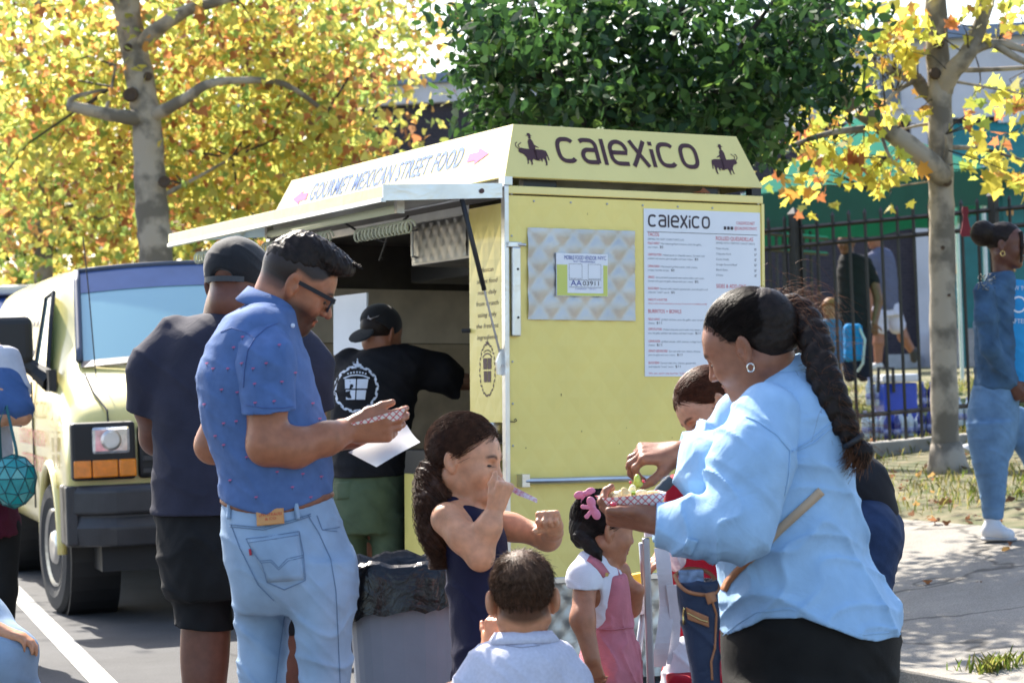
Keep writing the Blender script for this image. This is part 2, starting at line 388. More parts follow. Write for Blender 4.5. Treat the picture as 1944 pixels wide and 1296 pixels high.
# menu poster
po = MB().box(.754, 1.427, -.006, -.001, 1.35, 2.175).build('menu_poster', M_WHITE, cart)
Mm = end_at(-.0072)
LOGO_LET = None
def logo(mb, M, x0, x1, y0, h):
    # rounded stroke lettering of the cart's sign: c a l e x i c o, drawn on a unit-high grid
    w_ = .165; S_ = []
    def rr(x, wd, a0=0, a1=360): # rounded-rectangle-like bowl
        return [(x + wd / 2 + (wd / 2 - w_ / 2) * (abs(math.cos(R(a))) ** .72) * (1 if math.cos(R(a)) >= 0 else -1), .5 + (.5 - w_ / 2) * (abs(math.sin(R(a))) ** .72) * (1 if math.sin(R(a)) >= 0 else -1)) for a in np.linspace(a0, a1, 30)]
    x = 0.
    S_.append((rr(x, .86, 42, 318), False)); x += .98
    S_.append(([(x + .06, .86), (x + .2, .92)] + [(x + .78 - w_ / 2 - .24 + .24 * math.cos(R(a)), .68 + .24 * math.sin(R(a))) for a in np.linspace(90, 0, 8)] + [(x + .78 - w_ / 2, .05)], False))
    S_.append(([(x + .69, .55), (x + .33, .55)] + [(x + .33 + .235 * math.cos(R(a)), .315 + .235 * math.sin(R(a))) for a in np.linspace(90, 270, 12)] + [(x + .69, .08)], False)); x += .92
    S_.append(([(x + w_ / 2, 0), (x + w_ / 2, 1.0)], False)); x += .30
    S_.append(([(x + .08, .50), (x + .74, .50)] + [(x + .41 + .33 * math.cos(R(a)), .62 + .30 * math.sin(R(a))) for a in np.linspace(0, 180, 14)] + [(x + .08, .38)] + [(x + .36 + .28 * math.cos(R(a)), .36 + .28 * math.sin(R(a))) for a in np.linspace(180, 270, 8)] + [(x + .76, .08)], False)); x += .90
    S_.append(([(x + .08, 1.0), (x + .20, .78), (x + .56, .22), (x + .70, 0)], False)); S_.append(([(x + .68, 1.0), (x + .55, .78), (x + .20, .22), (x + .04, 0)], False)); x += .86
    S_.append(([(x + w_ / 2, 0), (x + w_ / 2, .70)], False)); S_.append(([(x + w_ / 2, .84), (x + w_ / 2, .99)], False)); x += .28
    S_.append((rr(x, .86, 42, 318), False)); x += .98
    S_.append((rr(x, .82, 0, 348), True)); x += .82
    k = (x1 - x0) / x
    for i, (pts, cl) in enumerate(S_):
        b = MB(); sweep_flat(b, pts, w_ * 1.0, cl); tgt = mb[(0, 1, 1, 2, 3, 4, 4, 5, 5, 6, 7)[i]] if isinstance(mb, list) else mb
        tgt.add([M @ Vector((x0 + v[0] * k, y0 + v[1] * h, .0002 * (i % 3))) for v in b.v], b.f)
mb = MB(); logo(mb, Mm, .776, 1.132, 2.085, .062)
text_add(mb, 'f', Mm, 1.214, 1.222, 2.086, .014)
for k in range(3):
    x = 1.212 + k * .02; mb.add([Mm @ Vector(v) for v in ((x, 2.084, 0), (x + .015, 2.084, 0), (x + .015, 2.1, 0), (x, 2.1, 0))], [(0, 1, 2, 3)])
mb.add([Mm @ Vector(v) for v in ((.77, 2.06, 0), (1.41, 2.06, 0), (1.41, 2.0625, 0), (.77, 2.0625, 0))], [(0, 1, 2, 3)])
rows = [(2.000, 'POLLO ASADO', 'Marinated grilled chicken, pico de gallo,', 'sour cream.', '$5'), (1.944, 'CHIPOTLE PORK', 'Pulled pork in chipotle sauce. Served with', 'pickled red onions, pico de gallo and sour cream.', '$5'),
        (1.887, 'CARNE ASADA', 'Marinated grilled steak, chili crema,', 'crispy tortilla strips.', '$5'), (1.833, 'GRINGO', 'Ground beef seasoned with ancho chiles and cumin.', 'Served with pico de gallo, cheese and sour cream.', '$5'),
        (1.778, 'BLACK BEAN', 'Served with cheese, guacamole, pico de gallo and', 'chipotle "crack" sauce.', '$5'),
        (1.626, 'POLLO ASADO', 'grilled chicken, pico de gallo, sour cream,', 'cheese.', '$11'), (1.577, 'CHIPOTLE PORK', 'Pulled chipotle pork with rice, beans, cheese,', 'pico de gallo, pickled red onions and sour cream.', '$11'),
        (1.518, 'CARNE ASADA', 'grilled steak, chili crema, crispy tortilla,', 'cheese.', '$11'), (1.470, 'GRINGO GROUND BEEF', 'Served with rice, beans, cheese,', 'pico de gallo and sour cream.', '$11'), (1.412, 'BLACK BEAN', 'Served with rice, cheese, guacamole,', 'and chipotle "crack" sauce.', '$11')]
md = mb; mr = MB(); mg = MB(); cw = .0073
for y, a, b_, c_, pr in rows:
    xa = .774 + len(a) * cw * .82; text_add(mr, a, Mm, .774, xa, y, .0115)
    text_add(mg, b_, Mm, xa + .008, min(1.12, xa + .008 + len(b_) * cw * .78), y, .009)
    xb = .774 + len(c_) * cw * .72; text_add(mg, c_, Mm, .774, xb, y - .018, .009); text_add(md, pr, Mm, xb + .01, xb + .012 + .009 * len(pr), y - .018, .011)
text_add(mr, 'TACOS', Mm, .774, .838, 2.040, .018); text_add(mg, 'SERVED ON SOFT CORN TORTILLAS', Mm, .774, .98, 2.021, .009)
text_add(mr, 'BURRITOS + BOWLS', Mm, .774, .962, 1.662, .018); text_add(mr, 'MAKE IT A PLATTER', Mm, .774, .882, 1.722, .011)
text_add(mr, 'Add a side of rice and beans to any 2 tacos for an additional $3', Mm, .774, 1.11, 1.706, .007)
text_add(mr, 'ROLLED QUESADILLAS', Mm, 1.166, 1.385, 2.030, .019); text_add(mg, 'SERVED WITH CHIPOTLE "CRACK" SAUCE', Mm, 1.166, 1.395, 2.012, .009)
text_add(mr, 'SIDES & ADD-ONS', Mm, 1.166, 1.34, 1.792, .019); text_add(mr, 'CALEXICO.NET', Mm, 1.287, 1.395, 2.112, .015); text_add(mr, '@CALEXICONYC', Mm, 1.275, 1.408, 2.086, .015)
text_add(mr, 'We can serve any burrito "naked" in a bowl', Mm, .774, 1.06, 1.362, .008)
for k, a in enumerate(('Pollo Asado', 'Chipotle Pork', 'Carne Asada', 'Gringo Ground Beef', 'Black Bean', 'Cheese')):
    y = 1.984 - k * .0265; text_add(mg, a, Mm, 1.166, 1.166 + .0068 * len(a), y, .0095); text_add(md, '$7', Mm, 1.392, 1.405, y, .011)
for q_ in (md.build('menu_logo', M_DARK, po), mr.build('menu_headings', M_RED, po), mg.build('menu_lines', M_GREY, po)): tag(q_, kind='stuff')
# rail, handle, latch, details on the end wall
mb = MB(); mb.tube([(.07, -.045, .852), (.25, -.047, .851), (.5, -.044, .853), (W - .05, -.045, .852)], .017, 10)
mb.box(.05, .09, -.06, 0, .825, .885)
mb.box(W - .08, W - .05, -.05, 0, .84, .87); mb.build('push_rail', M_STEEL, cart, smooth=False)
mb = MB(); mb.box(.018, .062, -.035, 0, 1.54, 1.965); o = mb.build('drip_handle', M_STEEL, cart, bevel=.006)
mb = MB(); mb.tube([(.045, -.036, 1.86), (.045, -.0375, 1.86)], .006, 8); mb.tube([(.045, -.036, 1.63), (.045, -.0375, 1.63)], .006, 8); mb.build('rivet', M_BLK, o)
mb = MB(); mb.box(.0, .07, -.03, 0, 1.965, 1.99); mb.tube([(.05, -.03, 1.977), (.09, -.032, 1.976)], .008, 8); mb.build('latch', M_STEEL, cart, bevel=.003)
mb = MB(); mb.tube([(.012, -.004, 1.135), (.03, -.02, 1.134), (.04, -.024, 1.14), (.035, -.024, 1.148), (.026, -.02, 1.142)], .003, 6); mb.build('hook', M_BLKM, cart)
# sign roof: four slanted boards
zb, zt = 2.302, 2.572; B = [(-.01, -.012, zb), (W + .0, -.012, zb), (W + .0, LEN + .01, zb), (-.01, LEN + .01, zb)]
T = [(.105, .125, zt), (1.372, .125, zt), (1.372, LEN - .10, zt), (.105, LEN - .10, zt)]
roof = MB().add(T, [(0, 1, 2, 3)]).build('roof_top', M_STEELD, cart)
for nm, i, j in (('sign_board', 0, 1), ('side_board', 3, 0), ('back_board', 1, 2), ('rear_board', 2, 3)):
    mb = MB(); a, b, c, d = [Vector(q) for q in (B[i], B[j], T[j], T[i])]; n = (b - a).cross(d - a).normalized()
    mb.add([a, b, c, d] + [p - n * .012 for p in (a, b, c, d)], [(0, 1, 2, 3), (7, 6, 5, 4), (0, 4, 5, 1), (1, 5, 6, 2), (2, 6, 7, 3), (3, 7, 4, 0)]); mb.build(nm, M_YELF, cart)
mb = MB(); mb.box(-.012, .03, -.012, .05, ZT + .002, zb); mb.build('roof_bracket', M_STEEL, cart)
mb = MB(); mb.box(W - .06, W - .005, -.006, .05, ZT + .002, zb); mb.build('roof_bracket', M_BLKM, cart)
mb = MB(); mb.box(.09, W - .09, .25, .9, ZT - .02, zb + .1); mb.build('roof_vent', M_STEELD, cart)
mb = MB(); mb.box(.12, .3, .05, .1, ZT - .0, zb - .005); mb.build('roof_duct', M_BLKM, cart); mb = MB(); mb.box(1.13, 1.2, .03, .06, ZT, zb - .01); mb.build('roof_duct', M_BLKM, cart)
# sign lettering
a, b, d_ = Vector(B[0]), Vector(B[1]), Vector(T[0]); up = (Vector(T[0]) - Vector(B[0])); up = up - Vector((1, 0, 0)) * up.x
Ms = frame(Vector(B[0]) , (1, 0, 0), up) @ Matrix.Translation((0, 0, .002)); SH = up.length
LT = [MB() for _ in range(8)]; logo(LT, Ms, .315, 1.118, SH * .30, SH * .50)
for b_ in LT: b_.build('sign_letter', M_BROWN, cart)
def cow(mb, M, cx, y0, s, flip):
    f = -1 if flip else 1
    poly = [(-.5, .52), (-.42, .56), (-.3, .54), (-.1, .52), (.15, .53), (.36, .52), (.47, .48), (.5, .36), (.52, .12), (.48, .14), (.46, .3), (.43, .26), (.42, .05), (.40, -.06), (.33, -.07), (.36, 0), (.35, .14), (.30, .2), (.24, .05), (.2, .16), (.02, .12), (-.05, .15), (-.1, .1), (-.12, -.06), (-.18, -.08), (-.16, 0), (-.19, .12), (-.24, .08), (-.25, -.03), (-.31, -.04), (-.28, .04), (-.28, .2), (-.36, .32), (-.46, .36), (-.52, .40)]
    rider = [(-.12, .52), (-.11, .8), (-.06, .9), (.02, .92), (.07, .84), (.1, .7), (.22, .62), (.24, .58), (.12, .62), (.1, .5)]
    hat = [(-.15, 1.04), (-.08, 1.05), (-.06, 1.13), (.03, 1.13), (.05, 1.06), (.1, 1.03), (.04, 1.02), (.04, .93), (-.05, .92), (-.05, 1.02)]
    leg = [(.02, .5), (.12, .5), (.1, .2), (.2, .1), (.05, .1), (.03, .25)]
    for q in (poly, rider, hat, leg): mb.add([M @ Vector((cx + f * x * s, y0 + y * s, 0)) for x, y in q], [tuple(range(len(q)))])
    for h in ([(-.5, .52), (-.58, .62), (-.56, .72), (-.5, .76)], [(-.46, .55), (-.48, .66), (-.40, .72), (-.36, .76)]):
        b = MB(); sweep_flat(b, h, .03); mb.add([M @ Vector((cx + f * v[0] * s, y0 + v[1] * s, 0)) for v in b.v], b.f)
for a_ in ((.185, SH * .27, .152, False), (1.262, SH * .26, .15, True)): mb = MB(); cow(mb, Ms, *a_); mb.build('ox_rider_emblem', M_BROWN, cart)
# service-side sign text
up2 = Vector(T[0]) - Vector(B[0]); up2.y = 0
Mside = frame(Vector((B[3][0], LEN, zb)), (0, -1, 0), up2) @ Matrix.Translation((0, 0, .003)); H2 = up2.length
mb = MB(); text_add(mb, 'GOURMET MEXICAN STREET FOOD', Mside, .54, 2.62, H2 * .40, H2 * .38, bold=.018); tag(mb.build('side_lettering', M_GLAREB, cart), kind='stuff')
mb = MB()
for x0, f in ((.50, -1), (2.70, 1)):
    q = [(0, .44), (.1 * f, .44), (.1 * f, .36), (.24 * f, .52), (.1 * f, .68), (.1 * f, .60), (0, .60)]
    mb.add([Mside @ Vector((x0 + x, y * H2, 0)) for x, y in q], [tuple(range(7))])
mb.build('arrow', M_PINKP, cart)
# service side: lettered panel, lower wall, posts
mb = MB(); mb.box(-.0, .022, .014, .412, 1.13, 2.18); pnl = mb.build('text_panel', M_YEL, cart, bevel=.003)
mb = MB(); mb.box(-.0, .022, .014, 1.22, -.1, .86); mb.build('lower_wall', M_YEL, cart, bevel=.004)
mb = MB(); mb.box(-.02, .03, LEN - .05, LEN + .005, .2, ZT); mb.build('corner_post', M_STEEL, cart)
mb = MB(); mb.box(.001, .03, .412, LEN - .05, ZT - .10, ZT); mb.build('opening_header', M_STEEL, cart)
mb = MB(); mb.box(.03, .6, .05, 1.2, .78, .82); ct = mb.build('counter', M_STEELD, cart, bevel=.004)
Mt = SD_ @ Matrix.Translation((0, 0, .0015)); mb = MB()
for k, s_ in enumerate(('Mexican', 'street food', 'made daily', 'from scratch', 'using only', 'the freshest', 'ingredients')):
    wd = .0205 * len(s_); y = 1.86 - k * .0545; text_add(mb, s_, Mt, -.21 - wd / 2, -.21 + wd / 2, y, .022, slant=.25)
def crest(mb, M, cx, cy, rx, ry):
    for k in range(28):
        a = 2 * math.pi * k / 28
        if abs(a - math.pi / 2) < .22: continue
        x, y = cx + rx * math.cos(a), cy + ry * math.sin(a); t = a + math.pi / 2 + (.5 if k % 2 else -.3); l = rx * .17
        dx, dy = math.cos(t) * l, math.sin(t) * l; nx_, ny_ = -dy * .42, dx * .42
        mb.add([M @ Vector(v) for v in ((x - dx, y - dy, 0), (x - nx_, y - ny_, 0), (x + dx, y + dy, 0), (x + nx_, y + ny_, 0))], [(0, 1, 2, 3)])
    g = rx * .03
    for x0, x1, y0, y1 in ((-.52, -.03, .02, .45), (.03, .52, .02, .45), (-.45, -.03, -.48, -.05), (.03, .45, -.48, -.05)):
        pts = [(x0, y0), (x1, y0), (x1 * 1.08, y1), (x0 * 1.08, y1)]; b = MB(); mb.add([M @ Vector((cx + x * rx, cy + y * ry, 0)) for x, y in pts], [(0, 1, 2, 3)])
    b = MB(); sweep_flat(b, [(-.62, .48), (-.3, .60), (0, .63), (.3, .60), (.62, .48)], .06); mb.add([M @ Vector((cx + v[0] * rx, cy + v[1] * ry, 0)) for v in b.v], b.f)
    for k in range(7):
        x = -.42 + k * .14; y = .76 - .35 * x * x * 1.2
        mb.add([M @ Vector((cx + (x + .045 * math.cos(a)) * rx, cy + (y + .045 * math.sin(a)) * ry, 0)) for a in np.linspace(0, 2 * math.pi, 7)[:-1]], [tuple(range(6))])
    cow(mb, M, cx, cy + ry * .94, rx * .4, False)
crest(mb, Mt, -.21, 1.385, .085, .125)
tag(mb.build('panel_lettering', M_BROWN, pnl), kind='stuff')
# awning: hinged flap with lip, tube lamp, coil rope light
aw0 = Vector((-.02, .0, 2.25)); oz = 2.185; ox = -.625
mb = MB(); mb.add([(-.02, .0, 2.262), (ox, .0, oz + .03), (ox, LEN, oz + .03), (-.02, LEN, 2.262), (-.02, .0, 2.235), (ox, .0, oz + .005), (ox, LEN, oz + .005), (-.02, LEN, 2.235)],
    [(3, 2, 1, 0), (4, 5, 6, 7), (0, 1, 5, 4), (1, 2, 6, 5), (2, 3, 7, 6), (3, 0, 4, 7)]); aw = mb.build('awning', M_STEEL, cart)
mb = MB(); mb.box(ox - .012, ox, .0, LEN, oz - .005, oz + .05); mb.build('awning_lip', M_YELF, aw, bevel=.003)
mb = MB(); mb.box(ox - .02, ox + .005, .0, LEN, oz - .028, oz - .006); mb.build('gutter', M_STEEL, aw, bevel=.003)
mb = MB(); mb.add([(-.02, -.004, 2.27), (-.02, -.004, 2.2), (ox - .012, -.004, oz - .02), (ox - .012, -.004, oz + .055), (-.02, .006, 2.27), (-.02, .006, 2.2), (ox - .012, .006, oz - .02), (ox - .012, .006, oz + .055)],
    [(0, 1, 2, 3), (7, 6, 5, 4), (0, 4, 5, 1), (1, 5, 6, 2), (2, 6, 7, 3), (3, 7, 4, 0)]); mb.build('awning_side', M_STEEL, aw)
mb = MB(); mb.tube([(-.13, -.012, 2.228), (-.13, -.004, 2.228)], .012, 8); mb.build('bolt', M_BROWN, aw)
M_TUBE = mat('lamp_tube', (.80, .86, .62), .35, var=.02)
mb = MB(); mb.tube([(-.45, .25, 2.155), (-.45, 2.0, 2.155)], .02, 10); tb = mb.build('tube_lamp', M_TUBE, aw, smooth=True)
mb = MB(); mb.box(-.47, -.43, .22, .25, 2.13, 2.2); mb.box(-.47, -.43, 2.0, 2.03, 2.13, 2.2); mb.build('lamp_holder', M_STEELD, tb)
M_ROPE = mat('rope_light', (.74, .80, .66), .3, var=.1)
for (y0, y1, x_, z_) in ((1.35, 2.35, -.36, 2.10), (.55, 1.25, -.25, 2.10), (2.4, 3.1, -.5, 2.09)):
    n = int((y1 - y0) / .045); pts = [(x_ + .022 * math.cos(t), y0 + (y1 - y0) * t / (2 * math.pi * n), z_ + .032 * math.sin(t)) for t in np.linspace(0, 2 * math.pi * n, n * 9)]
    mb = MB(); mb.tube(pts, .006, 5); mb.build('rope_light', M_ROPE, aw, smooth=True)
mb = MB(); mb.tube([(-.3, 1.3, 2.17), (-.2, 1.25, 2.10), (-.15, 1.1, 2.06), (-.2, .95, 2.09), (-.2, .7, 2.16)], .007, 6); mb.tube([(-.15, 1.1, 2.06), (-.1, 1.3, 1.98), (0., 1.5, 2.)], .006, 6); mb.build('cable', M_BLK, aw)
# gas struts
for y, zz in ((.09, 1.42), (LEN - .15, 1.42)):
    a, b = Vector((-.225, y - .075 if y < 1 else y, 2.19)), Vector((-.01, y - .06 if y < 1 else y, zz)); m_ = a.lerp(b, .56)
    mb = MB(); mb.tube([a, m_], .0125, 8); so = mb.build('gas_strut', M_BLK, cart, smooth=True); mb = MB(); mb.tube([m_, b], .0055, 8); mb.build('strut_rod', M_STEELD, so)
    mb = MB(); mb.prism([(-.03, -.06), (.03, -.07), (.035, .07), (-.01, .06), (-.035, 0)], -.008, .008, frame((b.x, b.y - .006, b.z), (1, 0, 0), (0, 0, 1))); mb.build('strut_bracket', M_STEEL, so)
mb = MB(); mb.tube([(-.002, .40, 1.58), (-.03, .43, 1.58)], .012, 6); mb.build('knob', M_BLK, cart)
# interior
mb = MB(); mb.box(.15, .6, .72, 1.45, 1.96, 2.195); cb = mb.build('wall_cabinet', M_STEELD, cart, bevel=.006)
Mcq = frame((.147, 1.43, 1.975), (0, -1, 0), (0, 0, 1)); mb = MB(); quilt(mb, Mcq, .68, .2, .10, .008); mb.build('cabinet_door', M_STEELD, cb, smooth=True)
mb = MB(); mb.tube([(.145, 1.36, 2.0), (.115, 1.36, 2.01), (.115, 1.36, 2.14), (.145, 1.36, 2.15)], .008, 6); mb.build('handle', M_STEEL, cb)
mb = MB(); mb.box(W - .055, W - .032, .3, LEN - .1, 1.56, 1.90); mb.build('back_panel', mat('warm_steel', (.62, .55, .44), .38, .35, var=.15), cart)
mb = MB(); quilt(mb, frame((W - .034, LEN - .1, .9), (0, -1, 0), (0, 0, 1)), LEN - .5, .65, .15, .012, 6); mb.build('back_quilt', mat('warm_steel2', (.52, .44, .33), .36, .5, var=.2), cart, smooth=True)
mb = MB(); mb.box(.75, W - .06, .4, LEN - .4, 1.95, 2.2); mb.build('hood', M_BLKM, cart, bevel=.01)
mb = MB(); mb.box(.5, W - .06, .1, 2.6, .82, .96); st = mb.build('stove', M_BLKM, cart, bevel=.005)
mb = MB(); mb.box(.08, .5, .45, .95, .82, 1.02); mb.build('steam_pan', M_STEEL, cart, bevel=.008)
mb = MB(); mb.lathe([(.07, 0), (.075, .12), (.07, .125), (.065, .01)], 16, Matrix.Translation((.25, .62, 1.03))); mb.lathe([(.09, 0), (.1, .1), (.095, .1)], 16, Matrix.Translation((.7, 1.0, .97))); mb.build('pot', M_STEEL, cart, smooth=True)
mb = MB(); mb.tube([(.15, .9, 1.03), (.18, 1.2, 1.0)], .012, 6); mb.build('spatula_handle', mat('red_plastic', (.45, .02, .03), .4), cart)
mb = MB(); mb.box(-.0, .012, 1.72, 2.2, 1.5, 1.83); mb.build('paper_notice', M_WHITE, cart)
mb = MB(); mb.tube([(-.01 + .012 * math.cos(t), 1.55 + .004 * t, 1.48 + .02 * math.sin(t)) for t in np.linspace(0, 30, 40)], .005, 5); mb.build('rope_light', M_ROPE, cart)
mb = MB(); mb.lathe([(.045, 0), (.05, .02), (.05, .16), (.03, .2), (.03, .22)], 14, Matrix.Translation((.12, 1.05, .83))); mb.build('squeeze_bottle', mat('bottle_grey', (.3, .3, .32), .3), cart, smooth=True)
mb = MB(); mb.box(.04, W - .06, LEN - .052, LEN - .032, 1.60, 1.93); mb.build('rear_panel', MATS['warm_steel'], cart)
mb = MB(); quilt(mb, frame((.04, LEN - .034, .85), (1, 0, 0), (0, 0, 1)), W - .1, .745, .16, .012, 6); mb.build('rear_quilt', MATS['warm_steel2'], cart, smooth=True)
# screws, rust marks and a fallen leaf on the cart
SCW = MB(); SCW.lathe([(.006, 0), (.005, .003), (.001, .004)], 8); s0 = None
for x, z in [(.03, .42 + .2 * k) for k in range(10)] + [(W - .02, .42 + .2 * k) for k in range(10)] + [(.15 + .2 * k, 2.19) for k in range(6)] + [(.15 + .2 * k, .41) for k in range(7)]:
    if s0 is None: s0 = SCW.build('screw', M_STEELD, cart); o = s0
    else: o = s0.copy(); COL.objects.link(o)
    o.parent = cart; o.matrix_local = Matrix.Translation((x, -.001, z)) @ Matrix.Rotation(R(90), 4, 'X')
mb = MB(); rr_ = random.Random(4)
for _ in range(26):
    x, z = rr_.uniform(.05, 1.4), rr_.choice((rr_.uniform(.45, 2.15), rr_.gauss(1.02, .06))); w_, h_ = rr_.uniform(.001, .004), rr_.uniform(.002, .016)
    mb.add([(x, -.0016, z), (x + w_, -.0016, z + .002), (x + w_ * .7, -.0016, z + h_), (x - w_ * .5, -.0016, z + h_ * .8)], [(0, 1, 2, 3)])
tag(mb.build('rust_marks', mat('rust_brown', (.14, .08, .03), .9), cart), kind='stuff')
mb = MB(); mb.add([(1.02, -.02, 2.262), (1.06, -.03, 2.27), (1.09, -.015, 2.29), (1.13, -.02, 2.262), (1.07, .0, 2.264)], [(0, 1, 4), (1, 2, 4), (2, 3, 4)]); tag(mb.build('dry_leaf', mat('dry_leaf', (.28, .11, .05), .8)), 'dry brown leaf lying in the gap under the cart sign', 'leaf').matrix_world = CM
# wheels under the cart
for y in (1.1, 2.2):
    for x in (.15, W - .15):
        Mw = Matrix.Translation((x, y, .075)) @ Matrix.Rotation(R(90), 4, 'Y'); mb = MB(); mb.lathe([(.1, -.07), (.22, -.08), (.25, -.05), (.25, .05), (.22, .08), (.1, .07)], 24, Mw); wh = mb.build('wheel', M_BLK, cart, smooth=True)
        mb = MB(); mb.lathe([(.02, -.06), (.13, -.075), (.13, .075), (.02, .06)], 16, Mw); mb.build('rim', M_STEELD, wh)
# ------------------------------------------------------------------ van
VF = Vector((.309, -.951, 0)).normalized(); VL = Vector((.951, .309, 0)).normalized()
wp = gp(132, 1162); VO = wp + VL * .90; VO.z = 0
VM = Matrix(((VF.x, VL.x, 0, VO.x), (VF.y, VL.y, 0, VO.y), (0, 0, 1, 0), (0, 0, 0, 1)))
van = thing('delivery_van', 'pale yellow cargo van with black bumper parked behind the man in black cap', 'van', mtx=VM)
M_VAN = mat('van_paint', (.80, .68, .24), .3, var=.03, scale=1.5, coat=.8)
M_GLASS = bpy.data.materials.new('tinted_glass'); M_GLASS.use_nodes = True
_b = M_GLASS.node_tree.nodes['Principled BSDF']; _b.inputs['Base Color'].default_value = (.27, .50, .56, 1); _b.inputs['Roughness'].default_value = .06; _b.inputs['Coat Weight'].default_value = 1
_b.inputs['Specular IOR Level'].default_value = .8
M_BUMP = mat('bumper_plastic', (.045, .045, .05), .42, var=.2, scale=8)
def ring(X, pts, n=None): return [Vector((X, -y, z)) for y, z in pts] + [Vector((X, y, z)) for y, z in reversed(pts[:-1])] if pts[-1][0] == 0 else [Vector((X, -y, z)) for y, z in pts] + [Vector((X, y, z)) for y, z in reversed(pts)]
bodyp = [(.80, .40), (.95, .46), (.985, .75), (.995, 1.05), (.985, 1.38), (.93, 1.74), (.86, 2.03), (.74, 2.125), (.45, 2.16), (0, 2.17)]
def hoodp(w_, zs): return [(.80, .42), (.95, .47), (.985, .75), (.985, 1.0)] + [(a * w_, z) for a, z in zs] + [(0, zs[-1][1] + .005)]
st_ = [(-4.45, [(y * .93, z if z < 1 else z * .97) for y, z in bodyp]), (-4.4, bodyp), (-3.6, bodyp), (-2.4, bodyp), (-1.4, bodyp), (-.62, [(y, z - (.02 if z > 2 else 0)) for y, z in bodyp]), (-.5, [(y, z - (.055 if z > 2 else 0)) for y, z in bodyp]),
       (.22, hoodp(1, [(.975, 1.30), (.93, 1.42), (.86, 1.465), (.6, 1.49), (.3, 1.50)])), (.34, hoodp(1, [(.975, 1.28), (.93, 1.37), (.86, 1.42), (.6, 1.445), (.3, 1.455)])),
       (.60, hoodp(.985, [(.97, 1.2), (.925, 1.28), (.86, 1.315), (.6, 1.335), (.3, 1.345)])), (.78, hoodp(.96, [(.97, 1.12), (.92, 1.19), (.86, 1.215), (.6, 1.23), (.3, 1.24)])), (.83, [(y * .96, .45 + (z - .45) * .93) for y, z in hoodp(.95, [(.97, 1.08), (.92, 1.12), (.86, 1.14), (.6, 1.15), (.3, 1.16)])])]
mb = MB(); mb.loft([ring(X, p) for X, p in st_])
body = mb.build('body', M_VAN, van, smooth=True)
sb = body.modifiers.new('s', 'SUBSURF'); sb.levels = 2; sb.render_levels = 2
for sgn in (-1, 1):
  for ax in (0, -3.4):
    cu = MB().lathe([(.46, -.3), (.46, .3)], 40, Matrix.Translation((ax, sgn * .95, .43)) @ Matrix.Rotation(R(90), 4, 'X')).build('cut', None, van)
    bo = body.modifiers.new('b', 'BOOLEAN'); bo.object = cu; bo.operation = 'DIFFERENCE'; bo.solver = 'EXACT'
bpy.context.view_layer.update()
me = bpy.data.meshes.new_from_object(body.evaluated_get(bpy.context.evaluated_depsgraph_get()))
body.modifiers.clear(); body.data = me
for o in [o for o in bpy.data.objects if o.name.startswith('cut')]: bpy.data.objects.remove(o)
me.polygons.foreach_set('use_smooth', np.ones(len(me.polygons), dtype=bool))
try: me.set_sharp_from_angle(angle=R(40))
except Exception: pass
me.materials.clear(); me.materials.append(M_VAN); body.data = me
for i_, p_ in enumerate(me.polygons): p_.material_index = 0
def side_y(z): return -np.interp(z, [.46, .75, 1.05, 1.38, 1.74, 2.03], [.955, .985, .995, .985, .93, .86]) - .004
# windshield and cowl
mb = MB(); a = [(.17, -.80, 1.50), (.17, .80, 1.50), (-.47, .72, 2.06), (-.47, -.72, 2.06)]; nx_ = 12; V = []; F = []
for j in range(9):
    for i in range(nx_ + 1):
        u, v_ = i / nx_, j / 8; p = (Vector(a[0]).lerp(Vector(a[1]), u)).lerp(Vector(a[3]).lerp(Vector(a[2]), u), v_); bow = 1 - (2 * u - 1) ** 2
        V.append((p.x + .085 * bow + .02, p.y, p.z + .012 + .035 * bow))
for j in range(8):
    for i in range(nx_): k = j * (nx_ + 1) + i; F.append((k, k + 1, k + nx_ + 2, k + nx_ + 1))
ws_ = mesh_obj('windshield', V, F, M_GLASS, van, smooth=True); k_ = nx_ + 1; mesh_obj('tint_band', [(v[0] + .003, v[1], v[2] + .004) for v in V[6 * k_:]], [(j * k_ + i, j * k_ + i + 1, (j + 1) * k_ + i + 1, (j + 1) * k_ + i) for j in range(2) for i in range(nx_)], mat('tint_blue', (.08, .13, .30), .1, coat=1), ws_, smooth=True)
mb = MB(); mb.add([(v[0] + .004, v[1], v[2] + .002) for v in V[:nx_ + 1]] + [(v[0] + .07, v[1] * 1.02, v[2] - .035) for v in V[:nx_ + 1]], [(i, i + 1, nx_ + 2 + i, nx_ + 1 + i) for i in range(nx_)]); mb.build('cowl', M_BUMP, van)
mb = MB()
b0 = [Vector(V[j * (nx_ + 1)]) for j in range(9)]; mb.tube([p + Vector((.005, -.012, .004)) for p in b0], .022, 6); b1 = [Vector(V[j * (nx_ + 1) + nx_]) for j in range(9)]; mb.tube([p + Vector((.005, .012, .004)) for p in b1], .022, 6)
b2 = [Vector(V[8 * (nx_ + 1) + i]) for i in range(nx_ + 1)]; mb.tube([p + Vector((.0, 0, .012)) for p in b2], .016, 6)
mb.build('windshield_seal', mat('seal_grey', (.07, .09, .14), .5), van, smooth=True)
